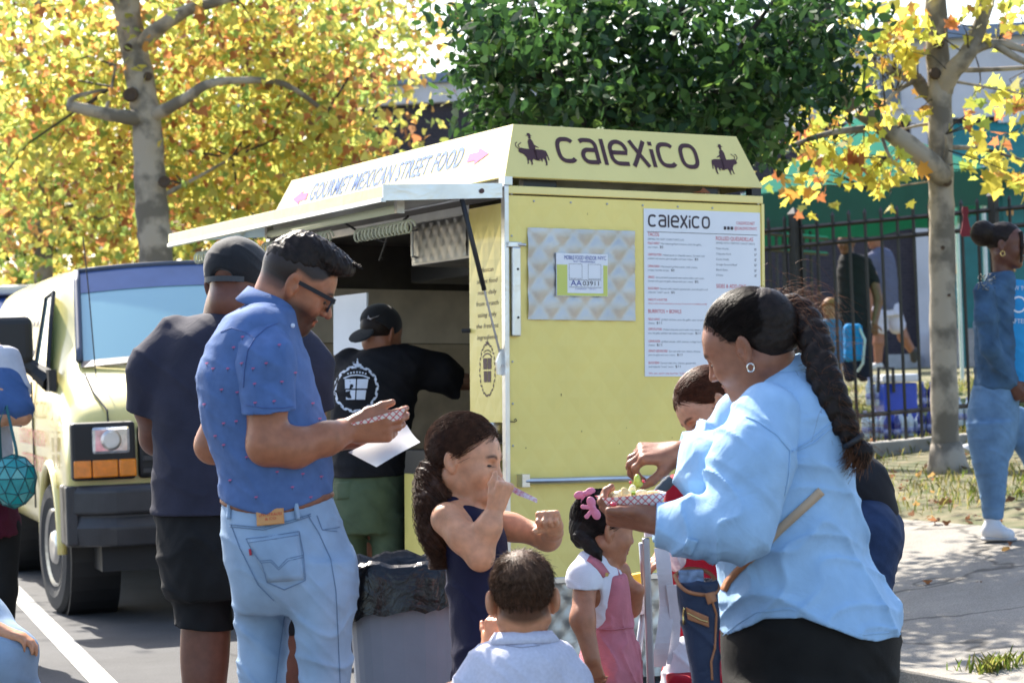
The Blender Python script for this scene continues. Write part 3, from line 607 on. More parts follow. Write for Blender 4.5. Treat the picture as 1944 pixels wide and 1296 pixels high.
for s_ in (-1, 1):
    pts = [(.02, 1.42), (-.72, 1.42), (-.72, 1.93), (-.36, 1.95), (-.22, 1.80)]
    mb = MB(); mb.add([(x, s_ * (-side_y(z) + .003), z) for x, z in pts], [tuple(range(5))]); wn = mb.build('side_window', M_GLASS, van)
    mb = MB(); mb.tube([(x, s_ * (-side_y(z) + .003), z) for x, z in pts], .014, 6, closed=True); mb.build('window_seal', M_BLK, wn)
    # mirror
    mb = MB(); mb.box(-.14, .03, s_ * 1.06, s_ * 1.33, 1.50, 1.80); mr_ = mb.build('mirror', M_BLK, van, bevel=.05, seg=3)
    mb = MB(); mb.tube([(.06, s_ * .97, 1.40), (-.02, s_ * 1.05, 1.47), (-.05, s_ * 1.15, 1.55)], [.07, .05, .05], 8); mb.box(-.02, .22, s_ * .955, s_ * 1.0, 1.34, 1.47); mb.build('mirror_arm', M_BLK, mr_, smooth=False)
    # lamps
    mb = MB(); mb.box(.82, .90, s_ * .60, s_ * .965, .83, 1.16); hp = mb.build('headlamp_panel', M_BLK, van, bevel=.02)
    mb = MB(); mb.box(.87, .912, s_ * .63, s_ * .85, .975, 1.135); hl = mb.build('headlight', mat('lamp_glass', (.68, .70, .74), .08, .55, var=.2, scale=30, coat=1), hp, bevel=.02)
    mb = MB(); mb.lathe([(.06, 0), (.045, .006), (.0, .006)], 20, Matrix.Translation((.912, s_ * .74, 1.055)) @ Matrix.Rotation(R(90), 4, 'Y')); mb.build('reflector', M_STEEL, hl)
    for y0, y1 in ((.60, .70), (.705, .85), (.855, .955)):
        mb = MB(); mb.box(.87, .914, s_ * y0, s_ * y1, .845, .945); mb.build('turn_signal', mat('amber', (.85, .25, .01), .12, var=.15, scale=25, coat=1), hp, bevel=.008)
mb = MB(); mb.box(.80, .88, -.58, .58, .83, 1.13); gr = mb.build('grille', M_BLK, van, bevel=.02)
for k in range(4): MB().box(.86, .90, -.56, .56, .86 + k * .07, .885 + k * .07).build('slat', M_BUMP, gr)
# bumper
rg = []
for t in np.linspace(-1, 1, 61):
    y = t * 1.0; xo = .99 - .17 * max(0, (abs(t) - .72) / .28) ** 1.6
    rg.append([Vector((xo - .1, y, .46)), Vector((xo - .03, y, .45)), Vector((xo - .01, y, .56)), Vector((xo - .045, y, .63)), Vector((xo, y, .64)), Vector((xo, y, .77)), Vector((xo - .03, y, .80)), Vector((xo - .16, y, .80))])
mb = MB(); mb.loft(rg); mb.box(.55, .86, -1.0, -.93, .46, .8); mb.box(.55, .86, .93, 1.0, .46, .8); mb.build('front_bumper', M_BUMP, van, bevel=.012)
mb = MB(); mb.box(.3, .8, -.8, .8, .3, .46); mb.build('undertray', M_BLK, van)
M_TYRE = mat('tyre_rubber', (.022, .022, .024), .8, bump=.4, bscale=60)
for s_ in (-1, 1):
  for ax in (0, -3.4):
    steer = R(6) if ax == 0 else 0
    Mw = Matrix.Translation((ax, s_ * .87, .40)) @ Matrix.Rotation(steer, 4, 'Z') @ Matrix.Rotation(R(90), 4, 'X')
    mb = MB(); mb.lathe([(.22, -.10), (.30, -.125), (.37, -.12), (.395, -.095), (.40, -.07), (.393, -.066), (.393, -.058), (.40, -.054), (.40, -.006), (.393, -.004), (.393, .004), (.40, .006), (.40, .054), (.393, .058), (.393, .066), (.40, .07), (.395, .095), (.37, .12), (.30, .125), (.22, .10)], 56, Mw); tw = mb.build('wheel', M_TYRE, van, smooth=False)
    mb = MB(); mb.lathe([(.03, -.115), (.09, -.12), (.12, -.07), (.20, -.085), (.235, -.115), (.235, .115), (.2, .085), (.12, .07), (.09, .12), (.03, .115)], 32, Mw); mb.build('rim', M_STEEL, tw, smooth=True)
    mb = MB(); mb.lathe([(.45, -.02 * s_), (.47, 0), (.485, .03 * s_)], 40, Matrix.Translation((ax, s_ * .985, .43)) @ Matrix.Rotation(R(90), 4, 'X')); pass
    ap = [(ax + .47 * math.cos(t), s_ * (.985), .43 + .47 * math.sin(t)) for t in np.linspace(R(-5), R(185), 26)]
    mb = MB(); mb.tube(ap, .03, 8); mb.build('wheel_arch', M_VAN, van, smooth=True)
    mb = MB(); mb.lathe([(.455, -.02), (.455, .27), (.05, .28)], 30, Matrix.Translation((ax, s_ * .93 if s_ > 0 else -.66, .43)) @ Matrix.Rotation(R(90), 4, 'X')); mb.build('wheel_well', M_BLK, van)
mb = MB(); mb.tube([(.28, -.5, 1.50), (.24, -.45, 1.525), (.2, -.1, 1.55), (.19, .1, 1.56)], .011, 6); mb.tube([(.30, -.42, 1.49), (.26, -.05, 1.54)], .009, 6); mb.build('wiper', M_BLK, van)
mb = MB(); mb.tube([(.36, -.74, 1.42), (.33, -.76, 1.9), (.30, -.78, 2.25)], .004, 5); mb.build('antenna', M_BLK, van)
mb = MB(); mb.tube([(.33, -.80, 1.437), (.60, -.79, 1.325), (.79, -.74, 1.222)], .006, 5); mb.tube([(.79, -.74, 1.222), (.83, -.74, 1.12)], .006, 5); mb.build('bonnet_seam', M_BLK, van)
mb = MB(); Mv = Matrix(((-0 - 1, 0, 0, 0), (0, 0, 0, 0), (0, 1, 0, 0), (0, 0, 0, 1))); Mv = Matrix(((1, 0, 0, 0), (0, 0, 1, 0), (0, 1, 0, 0), (0, 0, 0, 1)))
b = MB(); logo(b, Mv, -2.15, -.80, 1.56, .24); b2 = MB(); crest(b2, Mv, .33, .98, .14, .2); text_add(b2, 'CALEXICO.COM', Mv, -1.6, -.05, 1.17, .11)
for q, nm, mm in ((b, 'side_logo', M_DARK), (b2, 'side_lettering', mat('van_print', (.38, .30, .10), .4, var=.03))):
    q.v = [(x, float(side_y(z)) - .004, z) for x, y, z in q.v]; tag(q.build(nm, mm, van), kind='stuff')
b = MB(); text_add(b, 'GOURMET MEXICAN', Mv, -1.6, -.1, 1.0, .1); text_add(b, 'STREET FOOD', Mv, -1.5, -.2, .84, .1); b.v = [(x, float(side_y(z)) - .004, z) for x, y, z in b.v]; b.build('side_slogan', mat('van_print_red', (.55, .16, .14), .4), van)
MB().box(-.80, -.79, -1.001, -.99, .6, 1.4).build('door_seam', M_BLK, van)
# ------------------------------------------------------------------ blue car far behind the van
cp = P(-20, 500, 24); car = thing('parked_car', 'blue and white car roof far behind the yellow van', 'car', (cp.x, cp.y, 0))
rg = []
for X, hw, zt_ in ((-2.2, .78, 1.0), (-1.9, .85, 1.15), (-1.5, .88, 1.3), (-.9, .8, 2.2), (-.2, .78, 2.35), (.8, .78, 2.35), (1.5, .78, 2.3), (2.1, .75, 2.0), (2.25, .7, 1.2)):
    rg.append([Vector((X, -hw, .35)), Vector((X, -hw * 1.03, 1.0 if zt_ > 1.1 else .8)), Vector((X, -hw * .93, zt_ - .12)), Vector((X, -hw * .8, zt_ - .02)), Vector((X, 0, zt_)), Vector((X, hw * .8, zt_ - .02)), Vector((X, hw * .93, zt_ - .12)), Vector((X, hw * 1.03, 1.0 if zt_ > 1.1 else .8)), Vector((X, hw, .35))])
mb = MB(); mb.loft(rg); mb.build('body', mat('car_blue', (.03, .10, .42), .25, coat=1), car, smooth=True)
mb = MB(); mb.box(-.7, 1.9, -.70, .70, 2.30, 2.40); mb.build('roof', mat('car_white', (.75, .78, .82), .3, coat=1), car, bevel=.05)
for X in (-1.4, 1.5):
    for s_ in (-1, 1): MB().lathe([(.2, -.1), (.33, -.1), (.35, 0), (.33, .1), (.2, .1)], 24, Matrix.Translation((X, s_ * .8, .35)) @ Matrix.Rotation(R(90), 4, 'X')).build('wheel', M_TYRE, car, smooth=True)
car.rotation_euler.z = R(95)
# ------------------------------------------------------------------ railing with pickets
M_FENCE = mat('fence_black', (.012, .012, .013), .5, var=.3, scale=20)
FD = 17.5
def fpt(px, py, d=FD): return P(px, py, d)
fen = thing('iron_fence', 'black iron picket fence behind the tree, on low concrete kerb', 'fence', P(1650, 840, FD))
def fy(px, base): return base - .092 * (px - 1672)
for i, px in enumerate(np.arange(1436, 2040, 30.5)):
    if abs(px - 1893) < 10 or abs(px - 1515) < 8: continue
    b, t = fpt(px + 10, fy(px, 838)), fpt(px - 8, fy(px, 402)); mb = MB(); mb.tube([b, t], .013, 4, cap=False); mb.tube([t, t + (t - b).normalized() * .035], [.019, .003], 4); mb.build('picket', M_FENCE, fen, world=True)
for yy in (418, 452, 785):
    mb = MB(); a, b = fpt(1420, fy(1420, yy) ), fpt(2060, fy(2060, yy)); mb.tube([a, b], .018, 4); mb.build('rail', M_FENCE, fen, world=True)
for px in (1515, 1893):
    b, t = fpt(px + 8, fy(px, 852)), fpt(px - 8, fy(px, 392)); mb = MB(); mb.tube([b, t], .042, 4); mb.tube([t, t + (t - b).normalized() * .05], [.055, .01], 4); mb.build('post', M_FENCE, fen, world=True)
mb = MB(); a, b = fpt(1400, fy(1400, 850)), fpt(2080, fy(2080, 850)); mb.add([a + Vector((0, -.1, .05)), b + Vector((0, -.1, .05)), b + Vector((0, -.1, -.6)), a + Vector((0, -.1, -.6)), a + Vector((0, .12, .05)), b + Vector((0, .12, .05)), b + Vector((0, .12, -.6)), a + Vector((0, .12, -.6))], [(0, 1, 2, 3), (4, 5, 6, 7), (0, 4, 5, 1), (3, 2, 6, 7), (0, 3, 7, 4), (1, 2, 6, 5)])
mb.build('base_kerb', mat('base_conc', (.26, .25, .23), .9, var=.3, scale=5, bump=.5), fen, bevel=.01, world=True)
f2 = thing('iron_gate', 'black iron gate standing open behind the fence, beside the yellow cart', 'gate', P(1480, 700, 19.5))
for i, px in enumerate(np.arange(1425, 1568, 13.)):
    d = 19.5 + i * .25; b, t = P(px + 4, 700, d), P(px - 4, 425 + i * 1.5, d); mb = MB(); mb.tube([b, t], .014, 4); mb.build('bar', M_FENCE, f2, world=True)
for yy in (440, 470, 690):
    mb = MB(); mb.tube([P(1420, yy, 19.4), P(1570, yy + 12, 22.3)], .02, 4); mb.build('rail', M_FENCE, f2, world=True)
# red ribbon tied on the fence
rb = P(1832, 400, FD - .04); mb = MB(); mb.loft([[Vector((rb.x + sx * w_, rb.y - .02 * k, rb.z + dz)) for sx, k in ((-1, 0), (1, 0), (1, 1), (-1, 1))] for w_, dz in ((.02, .03), (.026, 0), (.016, -.05), (.03, -.12), (.045, -.18), (.03, -.20))])
tag(mb.build('ribbon', mat('ribbon_red', (.16, .015, .03), .8)), 'dark red cloth strip tied round a fence picket', 'ribbon')
# ------------------------------------------------------------------ buildings
def brick_wall_mat(name, c1, c2, mortar, sc=5.):
    m = bpy.data.materials.new(name); m.use_nodes = True; t = m.node_tree; N, L = t.nodes, t.links; b = N['Principled BSDF']; b.inputs['Roughness'].default_value = .9
    tc = N.new('ShaderNodeTexCoord'); sp = N.new('ShaderNodeSeparateXYZ'); cb_ = N.new('ShaderNodeCombineXYZ'); L.new(tc.outputs['Object'], sp.inputs[0]); L.new(sp.outputs[0], cb_.inputs[0]); L.new(sp.outputs[2], cb_.inputs[1])
    br = N.new('ShaderNodeTexBrick'); br.inputs['Scale'].default_value = sc; br.inputs['Color1'].default_value = (*c1, 1); br.inputs['Color2'].default_value = (*c2, 1); br.inputs['Mortar'].default_value = (*mortar, 1)
    br.inputs['Mortar Size'].default_value = .015; L.new(cb_.outputs[0], br.inputs['Vector']); L.new(br.outputs[0], b.inputs['Base Color'])
    bp = N.new('ShaderNodeBump'); bp.inputs['Strength'].default_value = .5; bp.inputs['Distance'].default_value = .01; L.new(br.outputs['Fac'], bp.inputs['Height']); bp.invert = True; L.new(bp.outputs[0], b.inputs['Normal']); return m
M_BRICK = brick_wall_mat('dark_brick', (.055, .045, .062), (.04, .034, .048), (.07, .065, .07))
M_STUC = mat('white_stucco', (.62, .60, .66), .9, var=.08, scale=3); M_TRIM = mat('blue_trim', (.20, .25, .36), .7, var=.1)
M_TEAL = mat('teal_paint', (.012, .20, .19), .5, var=.1)
def build_at(px0, px1, d, ang):   # matrix with x along facade (rightwards)
    o = P(px0, 690, d); return Matrix.Translation((o.x, o.y, 0)) @ Matrix.Rotation(ang, 4, 'Z')
bA = thing('brick_building', 'dark brick building with pale cornice behind the cart sign and yellow leaves', 'building', mtx=build_at(640, 1000, 36, R(-8)))
def zz(py, d, px=972): return P(px, py, d).z
mb = MB(); mb.box(-1.6, 9, 0, 8, -.1, zz(203, 36, 760)); mb.build('wall', M_BRICK, bA)
mb = MB(); mb.box(-1.62, 9.05, -.15, 8.1, zz(203, 36, 760), zz(166, 36, 760)); mb.build('cornice', M_STUC, bA, bevel=.02)
mb = MB(); mb.box(-1.7, 9.1, -.25, 8.2, zz(166, 36, 760), zz(148, 36, 760)); mb.build('roof_trim', M_TRIM, bA)
bB = thing('school_building', 'white walled building with teal doors and steps behind the iron fence', 'building', mtx=build_at(1380, 2100, 33, R(-6)))
D_ = 33; wx = lambda px: (px - 1380) / FPX * D_
mb = MB(); mb.box(0, 12, .02, 9, .5, zz(232, D_, 1750)); mb.build('wall', M_BRICK, bB)
mb = MB(); mb.box(-.05, 12.05, -.06, 9.05, zz(232, D_, 1750), zz(84, D_, 1750)); mb.build('upper_wall', M_STUC, bB)
mb = MB(); mb.box(-.1, 12.1, -.25, 9.1, zz(84, D_, 1750), zz(62, D_, 1750)); mb.build('roof_trim', M_TRIM, bB)
for px0, px1, y0, y1 in ((1500, 1560, 120, 205), (1640, 1722, 132, 205)):
    mb = MB(); mb.box(wx(px0), wx(px1), -.09, -.062, zz(y1, D_, 1700), zz(y0, D_, 1700)); wn = mb.build('window', mat('dark_pane', (.03, .03, .05), .15, coat=1), bB)
    mb = MB(); xm = (wx(px0) + wx(px1)) / 2; mb.box(xm - .02, xm + .02, -.11, -.09, zz(y1, D_, 1700), zz(y0, D_, 1700)); mb.box(wx(px0) - .05, wx(px1) + .05, -.15, -.06, zz(y1, D_, 1700) - .06, zz(y1, D_, 1700)); mb.build('frame', M_STUC, wn)
mb = MB(); mb.box(wx(1738), wx(1768), -.25, .0, .6, zz(232, D_, 1750)); mb.build('pilaster', M_STUC, bB)
mb = MB(); mb.box(wx(1775), wx(2040), -.05, .015, 1.2, zz(340, D_, 1850)); mb.build('door_surround', M_TEAL, bB)
mb = MB(); mb.box(wx(1880), wx(1895), -.12, -.05, 1.2, zz(345, D_, 1850)); mb.build('door_jamb', M_STUC, bB)
for a_ in (1800, 1902):
    mb = MB(); mb.box(wx(a_), wx(a_ + 76), -.09, -.052, 1.5, zz(350, D_, 1850)); dr = mb.build('door', mat('door_teal', (.010, .16, .16), .45), bB, bevel=.01)
    mb = MB(); mb.box(wx(a_ + 8), wx(a_ + 20), -.115, -.09, zz(415, D_, 1850), zz(400, D_, 1850)); mb.box(wx(a_ + 8), wx(a_ + 20), -.115, -.09, zz(520, D_, 1850), zz(500, D_, 1850)); mb.build('hinge_plate', mat('brass', (.6, .3, .1), .4, .5), dr)
mb = MB(); v0 = zz(335, D_, 1850); v1 = zz(240, D_, 1850); mb.add([(wx(1800), -.07, v1), (wx(2040), -.07, v1), (wx(2040), -1.0, v0 + .15), (wx(1800), -1.0, v0 + .15), (wx(1800), -1.0, v0 - .1), (wx(2040), -1.0, v0 - .1)], [(0, 1, 2, 3), (3, 2, 5, 4), (0, 3, 4), (1, 5, 2)]); mb.build('door_awning', M_TEAL, bB)
for k in range(5):
    mb = MB(); mb.box(wx(1770), wx(2000), -2.2 + k * .32, -.06, 1.0 + k * .17 - .17, 1.0 + k * .17); mb.build('step', mat('step_conc', (.34, .31, .29), .9, var=.2), bB, bevel=.01)
mb = MB(); mb.tube([(wx(1795), -.3, 1.6), (wx(1795), -.3, 2.6), (wx(1795), -2.3, 1.9), (wx(1795), -2.3, .9)], .03, 6); mb.build('handrail', M_TEAL, bB)
mb = MB(); mb.box(wx(1680), wx(1740), -.4, -.03, .9, 1.35); mb.build('planter_box', mat('pale_box', (.45, .45, .47), .8), bB)
mb = MB(); mb.box(wx(1900), wx(1960), -.14, -.062, zz(240, D_, 1920), zz(212, D_, 1920)); mb.build('wall_sign', mat('sign_pale', (.6, .66, .7), .6), bB)
mb = MB()
for k in range(7): mb.tube([(wx(1893) + k * .1, -.2, zz(195, D_, 1920)), (wx(1893) + k * .1, -.2, zz(170, D_, 1920))], .012, 4)
for k in range(3): mb.tube([(wx(1890), -.2, zz(195 - k * 11, D_, 1920)), (wx(1990), -.2, zz(195 - k * 11, D_, 1920))], .012, 4)
mb.build('window_grille', M_STEELD, bB)
# lit doorway bench bits behind gate
mb = MB(); mb.box(wx(1500), wx(1600), -.3, -.02, 1.0, 1.9); mb.build('white_bench', mat('bench_white', (.5, .52, .58), .7), bB)
# ------------------------------------------------------------------ tent
tent = thing('canopy_tent', 'green pop-up canopy tent behind the right tree', 'tent', P(1650, 700, 22))
M_TENT = mat('tent_green', (.05, .42, .30), .6, var=.06, trans=.65)
ea, eb = P(1405, 372, 20.5), P(1872, 318, 21.5); bk = Vector((.35, 3.1, .0)); ec, ed = eb + bk, ea + bk; pk = (ea + eb + ec + ed) / 4 + Vector((0, 0, .75))
mb = MB()
for a, b in ((ea, eb), (eb, ec), (ec, ed), (ed, ea)): mb.add([a, b, pk], [(0, 1, 2)])
mb.build('roof', M_TENT, tent, world=True)
M_VAL = mat('tent_valance', (.004, .075, .042), .6, var=.1, trans=.15)
for a, b in ((ea, eb), (eb, ec), (ec, ed), (ed, ea)):
    mb = MB(); n = 24; V = []
    for i in range(n + 1):
        p = a.lerp(b, i / n); V += [p + Vector((0, -.012, 0)), p + Vector((0, -.02 - .015 * math.sin(i * 1.9), -.36 - .02 * math.sin(i * .8)))]
    mb.add(V, [(2 * i, 2 * i + 2, 2 * i + 3, 2 * i + 1) for i in range(n)]); mb.build('valance', M_VAL, tent, world=True, smooth=True)
for a in (ea, eb, ec, ed):
    q = a.lerp(pk, .03); mb = MB(); mb.tube([q, (q.x, q.y, .5)], .022, 6); mb.tube([q, (q.x, q.y, q.z - .4)], .03, 6); mb.build('leg', mat('pole_white', (.7, .7, .7), .4), tent, world=True)
# ------------------------------------------------------------------ trees
def bark_mat():
    m = mat('plane_bark', (.36, .31, .25), .9, col2=(.15, .13, .105), scale=4.5, detail=9, bump=.7, bscale=30)
    for n_ in m.node_tree.nodes:
        if n_.type == 'MAP_RANGE': n_.inputs[1].default_value = .43; n_.inputs[2].default_value = .56
    return m
M_BARK = bark_mat(); M_BARKD = mat('dark_bark', (.05, .04, .032), .9, var=.3, scale=10, bump=.6, bscale=40)
M_KNOT = mat('knot_dark', (.075, .05, .035), .95)
def leaf_mat(name, tr):
    m = mat(name, (1, 1, 1), .45, var=.0, attr='tint', trans=tr, spec=.4); return m
M_LEAFY = leaf_mat('leaf_yellow', .7); M_LEAFG = leaf_mat('leaf_green', .45)
LOBED = np.array([(0, -.02), (.30, .05), (.52, -.02), (.40, .26), (.62, .48), (.30, .50), (.22, .66), (0, 1.), (-.22, .66), (-.30, .50), (-.62, .48), (-.40, .26), (-.52, -.02), (-.30, .05)])
LOBED2 = np.array([(0, 0), (.42, .08), (.55, .4), (.26, .52), (0, 1.), (-.26, .52), (-.55, .4), (-.42, .08)])
OVATE = np.array([(0, 0), (.2, .2), (.25, .45), (.16, .75), (0, 1.), (-.16, .75), (-.25, .45), (-.2, .2)])
def leaves(name, pos, size, cols, shape, m, parent, droop=.5, flat=0., seed=1, curl=.25):
    r = np.random.default_rng(seed); n = len(pos); k = len(shape)
    ax = r.normal(size=(n, 3)); ax[:, 2] -= droop; ax /= np.linalg.norm(ax, axis=1)[:, None]        # leaf direction (stem to tip)
    nr = r.normal(size=(n, 3)); nr[:, 2] += flat * 2; nr -= (nr * ax).sum(1)[:, None] * ax; nr /= np.linalg.norm(nr, axis=1)[:, None]
    sx = np.cross(ax, nr); sz = size * r.uniform(.65, 1.25, n)
    u = shape[:, 0][None, :, None]; v = shape[:, 1][None, :, None]
    cz = (np.abs(shape[:, 0]) * curl - (shape[:, 1] ** 2) * curl * .6)[None, :, None] * r.uniform(-.4, 1.3, (n, 1, 1))
    V = pos[:, None, :] + sz[:, None, None] * (sx[:, None, :] * u + ax[:, None, :] * v + nr[:, None, :] * cz)
    F = np.arange(n * k).reshape(n, k)
    return mesh_obj(name, V.reshape(-1, 3), F, m, parent, cols=np.repeat(cols, k, axis=0), world=True)
YP = np.array([(.60, .56, .12), (.68, .60, .15), (.66, .50, .11), (.46, .52, .13), (.27, .38, .10), (.64, .34, .11), (.46, .19, .08), (.25, .13, .07)]); YW = np.array([.22, .13, .10, .20, .15, .10, .07, .03])
GP = np.array([(.03, .075, .022), (.045, .11, .028), (.08, .17, .035), (.022, .05, .018), (.15, .26, .05)]); GW = np.array([.33, .3, .18, .15, .04])
def pick(pal, wt, n, r, jit=.15, group=None):
    i = r.choice(len(pal), n, p=wt / wt.sum()); return np.clip(pal[i] * r.uniform(1 - jit, 1 + jit, (n, 1)), 0, 1)
def clustered(r, centers, per, rad):
    n = len(centers); k = per; p = np.repeat(centers, k, axis=0) + r.normal(size=(n * k, 3)) * np.repeat(rad if np.ndim(rad) else np.full(n, rad), k)[:, None] * np.array([1, 1, .7]); return p
def cluster_cols(r, n, per, pal, wt, mixp=.45):
    base = r.choice(len(pal), n, p=wt / wt.sum()); own = r.choice(len(pal), n * per, p=wt / wt.sum()); b = np.repeat(base, per); use = r.random(n * per) < mixp
    return np.clip(pal[np.where(use, b, own)] * r.uniform(.8, 1.2, (n * per, 1)), 0, 1)
def px_path(pts, d): return [P(x, y, d + (q[0] if q else 0)) for x, y, *q in pts]
def limb(mb, pts, r0, r1, n=10):
    # smooth the polyline a little
    P_ = [Vector(p) for p in pts]; out = []
    for i in range(len(P_) - 1):
        p0, p1, p2, p3 = P_[max(i - 1, 0)], P_[i], P_[i + 1], P_[min(i + 2, len(P_) - 1)]
        for t in (0, .25, .5, .75):
            out.append(.5 * ((2 * p1) + (-p0 + p2) * t + (2 * p0 - 5 * p1 + 4 * p2 - p3) * t * t + (-p0 + 3 * p1 - 3 * p2 + p3) * t ** 3))
    out.append(P_[-1]); m = len(out)
    rr = [r0 + (r1 - r0) * (i / (m - 1)) for i in range(m)]; rr = [q * (1 + .05 * math.sin(i * 2.3)) for i, q in enumerate(rr)]
    mb.tube(out, rr, n); return out
# left plane tree
def yellow_tree(name, label, base, trunk_pts, limbs, crown, nclus, per, size, seed, ground=0., pal=(YP, YW), rad=.33, knots=()):
    t = thing(name, label, 'tree', base, group='autumn plane trees')
    mb = MB(); limb(mb, [base] + trunk_pts[0], trunk_pts[1], trunk_pts[2], 14); tr = mb.build('trunk', M_BARK, t, smooth=True, world=True)
    for (p, r_) in knots:
        mb = MB(); mb.lathe([(r_ * .2, -r_ * .6), (r_, 0), (r_ * .7, r_ * .35), (r_ * .45, .1 * r_)], 10, Matrix.Translation(p) @ Matrix.Rotation(R(80), 4, 'X')); mb.build('knot', M_KNOT, tr, world=True, smooth=True)
    for pts, r0, r1 in limbs:
        mb = MB(); limb(mb, pts, r0, r1, 8); mb.build('branch', M_BARK, t, smooth=True, world=True)
    r = np.random.default_rng(seed); C_ = []
    for (c, rx, ry, rz, n) in crown:
        v = r.normal(size=(n, 3)); v /= np.linalg.norm(v, axis=1)[:, None]; v *= (r.random(n) ** .45)[:, None]; C_.append(np.array(c) + v * np.array([rx, ry, rz]))
    C_ = np.concatenate(C_); C_ = C_[r.random(len(C_)) < .48]; pos = clustered(r, C_, per, rad); cols = cluster_cols(r, len(C_), per, *pal)
    leaves('crown', pos, size, cols, LOBED2, M_LEAFY, t, droop=.6, seed=seed)
    # twigs joining clusters to the limbs
    mb = MB(); src = [p for pts, *_ in limbs for p in pts] + list(trunk_pts[0][1:])
    for c in C_[:: max(1, len(C_) // 26)]:
        c = Vector(c); s = min(src, key=lambda q: (Vector(q) - c).length); m_ = Vector(s).lerp(c, .5) + Vector((r.normal() * .1, r.normal() * .1, .12)); mb.tube([s, m_, c], [.014, .010, .004], 5)
    tag(mb.build('twigs', M_BARKD, t, world=True), kind='stuff'); return t
d = 21.
tp = [P(297, 520, d), P(290, 420, d), P(284, 330, d), P(279, 240, d), P(264, 140, d), P(243, 30, d), P(232, -90, d), P(215, -300, d + .3)]
lb = [([P(285, 222, d), P(320, 205, d - .2), P(360, 182, d - .4), P(395, 160, d - .5), P(450, 153, d - .4), P(540, 160, d - .3), P(620, 215, d)], .07, .018),
      ([P(262, 90, d), P(300, 55, d - .2), P(360, 18, d - .3), P(440, -5, d - .3), P(560, -60, d)], .085, .03),
      ([P(278, 225, d), P(235, 222, d - .2), P(180, 212, d - .3), P(128, 200, d - .4)], .075, .05), ([P(132, 205, d - .4), P(140, 185, d - .4), P(200, 170, d - .2)], .035, .012), ([P(200, 215, d - .2), P(212, 165, d), P(220, 125, d)], .022, .012),
      ([P(288, 380, d), P(350, 350, d + .3), P(440, 300, d + .5)], .03, .01), ([P(245, 20, d), P(190, -30, d), P(80, -120, d)], .08, .03)]
kn = [(P(248, 180, d - .17), .075), (P(312, 345, d - .17), .06), (P(307, 208, d - .13), .05), (P(281, 145, d - .12), .045), (P(243, 90, d - .15), .04)]
b_ = P(300, 1000, d); b_.z = 0
yellow_tree('plane_tree', 'yellow-leaved plane tree with pale trunk rising behind the van roof', b_, (tp, .168, .11), lb,
    [(P(420, 60, d + 1.2), 2.2, 1.6, 1.4, 150), (P(150, 250, d + 1.6), 1.6, 1.3, 1.3, 130), (P(470, 290, d + 1.3), 1.5, 1.2, 1.0, 120), (P(600, 100, d + .3), .95, 1.2, .9, 70), (P(100, 30, d + .5), 1.5, 1.5, 1.2, 90), (P(300, -300, d), 3.4, 3., 1.6, 150), (P(735, 235, d + .8), .16, .3, .12, 5), (P(640, 300, d + 1.), .4, .5, .3, 14)], 0, 34, .095, 11, knots=kn)
d = 27.; tp = [P(82, 420, d), P(75, 330, d), P(90, 230, d), P(70, 100, d), P(60, -200, d)]; b_ = P(84, 900, d); b_.z = 0
yellow_tree('plane_tree', 'yellow tree with thin dark stem, left of the thick pale trunk', b_, (tp, .12, .06), [([P(75, 350, d), P(140, 390, d), P(220, 430, d - .3)], .05, .02), ([P(85, 240, d), P(150, 200, d), P(200, 120, d)], .05, .02)],
    [(P(60, 380, d), 2.0, 1.6, 1.1, 150), (P(220, 380, d + 1), 1.6, 1.5, 1.1, 130), (P(30, 150, d), 1.8, 1.6, 1.3, 110), (P(250, 120, d + 1), 2., 1.6, 1.3, 110), (P(0, -100, d), 2., 2, 1.4, 60)], 0, 30, .11, 12)
d = 29.; tp = [P(545, 420, d), P(540, 300, d), P(560, 200, d), P(555, 60, d), P(560, -200, d)]; b_ = P(548, 900, d); b_.z = 0
yellow_tree('plane_tree', 'yellow and green tree behind the cart awning, its dark stem near the sign roof', b_, (tp, .10, .06), [([P(545, 300, d), P(620, 240, d), P(700, 200, d)], .05, .02), ([P(555, 200, d), P(480, 150, d), P(430, 60, d)], .05, .02)],
    [(P(470, 350, d), 1.7, 1.5, 1.0, 120), (P(570, 200, d + .5), 1.0, 1.5, 1.3, 90), (P(720, 20, d), 1.1, 1.4, .65, 60), (P(450, 120, d + 1), 2., 1.6, 1.2, 110), (P(560, -150, d), 2.4, 2, 1.2, 70)], 0, 30, .11, 13, pal=(YP, np.array([.2, .15, .1, .2, .22, .07, .04, .02])))
# far green wood closing the view on the left
d = 40.; r = np.random.default_rng(21); t = thing('hedge_trees', 'dull green trees far behind the yellow leaves on the left', 'trees', (-6, d, 0)); t['kind'] = 'stuff'
C_ = np.stack([r.uniform(-12, -2.2, 420), r.uniform(d - 2, d + 3, 420), r.uniform(1.2, 6.0, 420) ** 1.0], 1); pos = clustered(r, C_, 16, .45)
leaves('foliage', pos, .22, cluster_cols(r, len(C_), 16, np.array([(.10, .15, .03), (.16, .2, .04), (.3, .28, .04), (.06, .09, .03), (.35, .2, .04)]), np.array([.3, .25, .2, .2, .05])), LOBED2, M_LEAFY, t, seed=21)
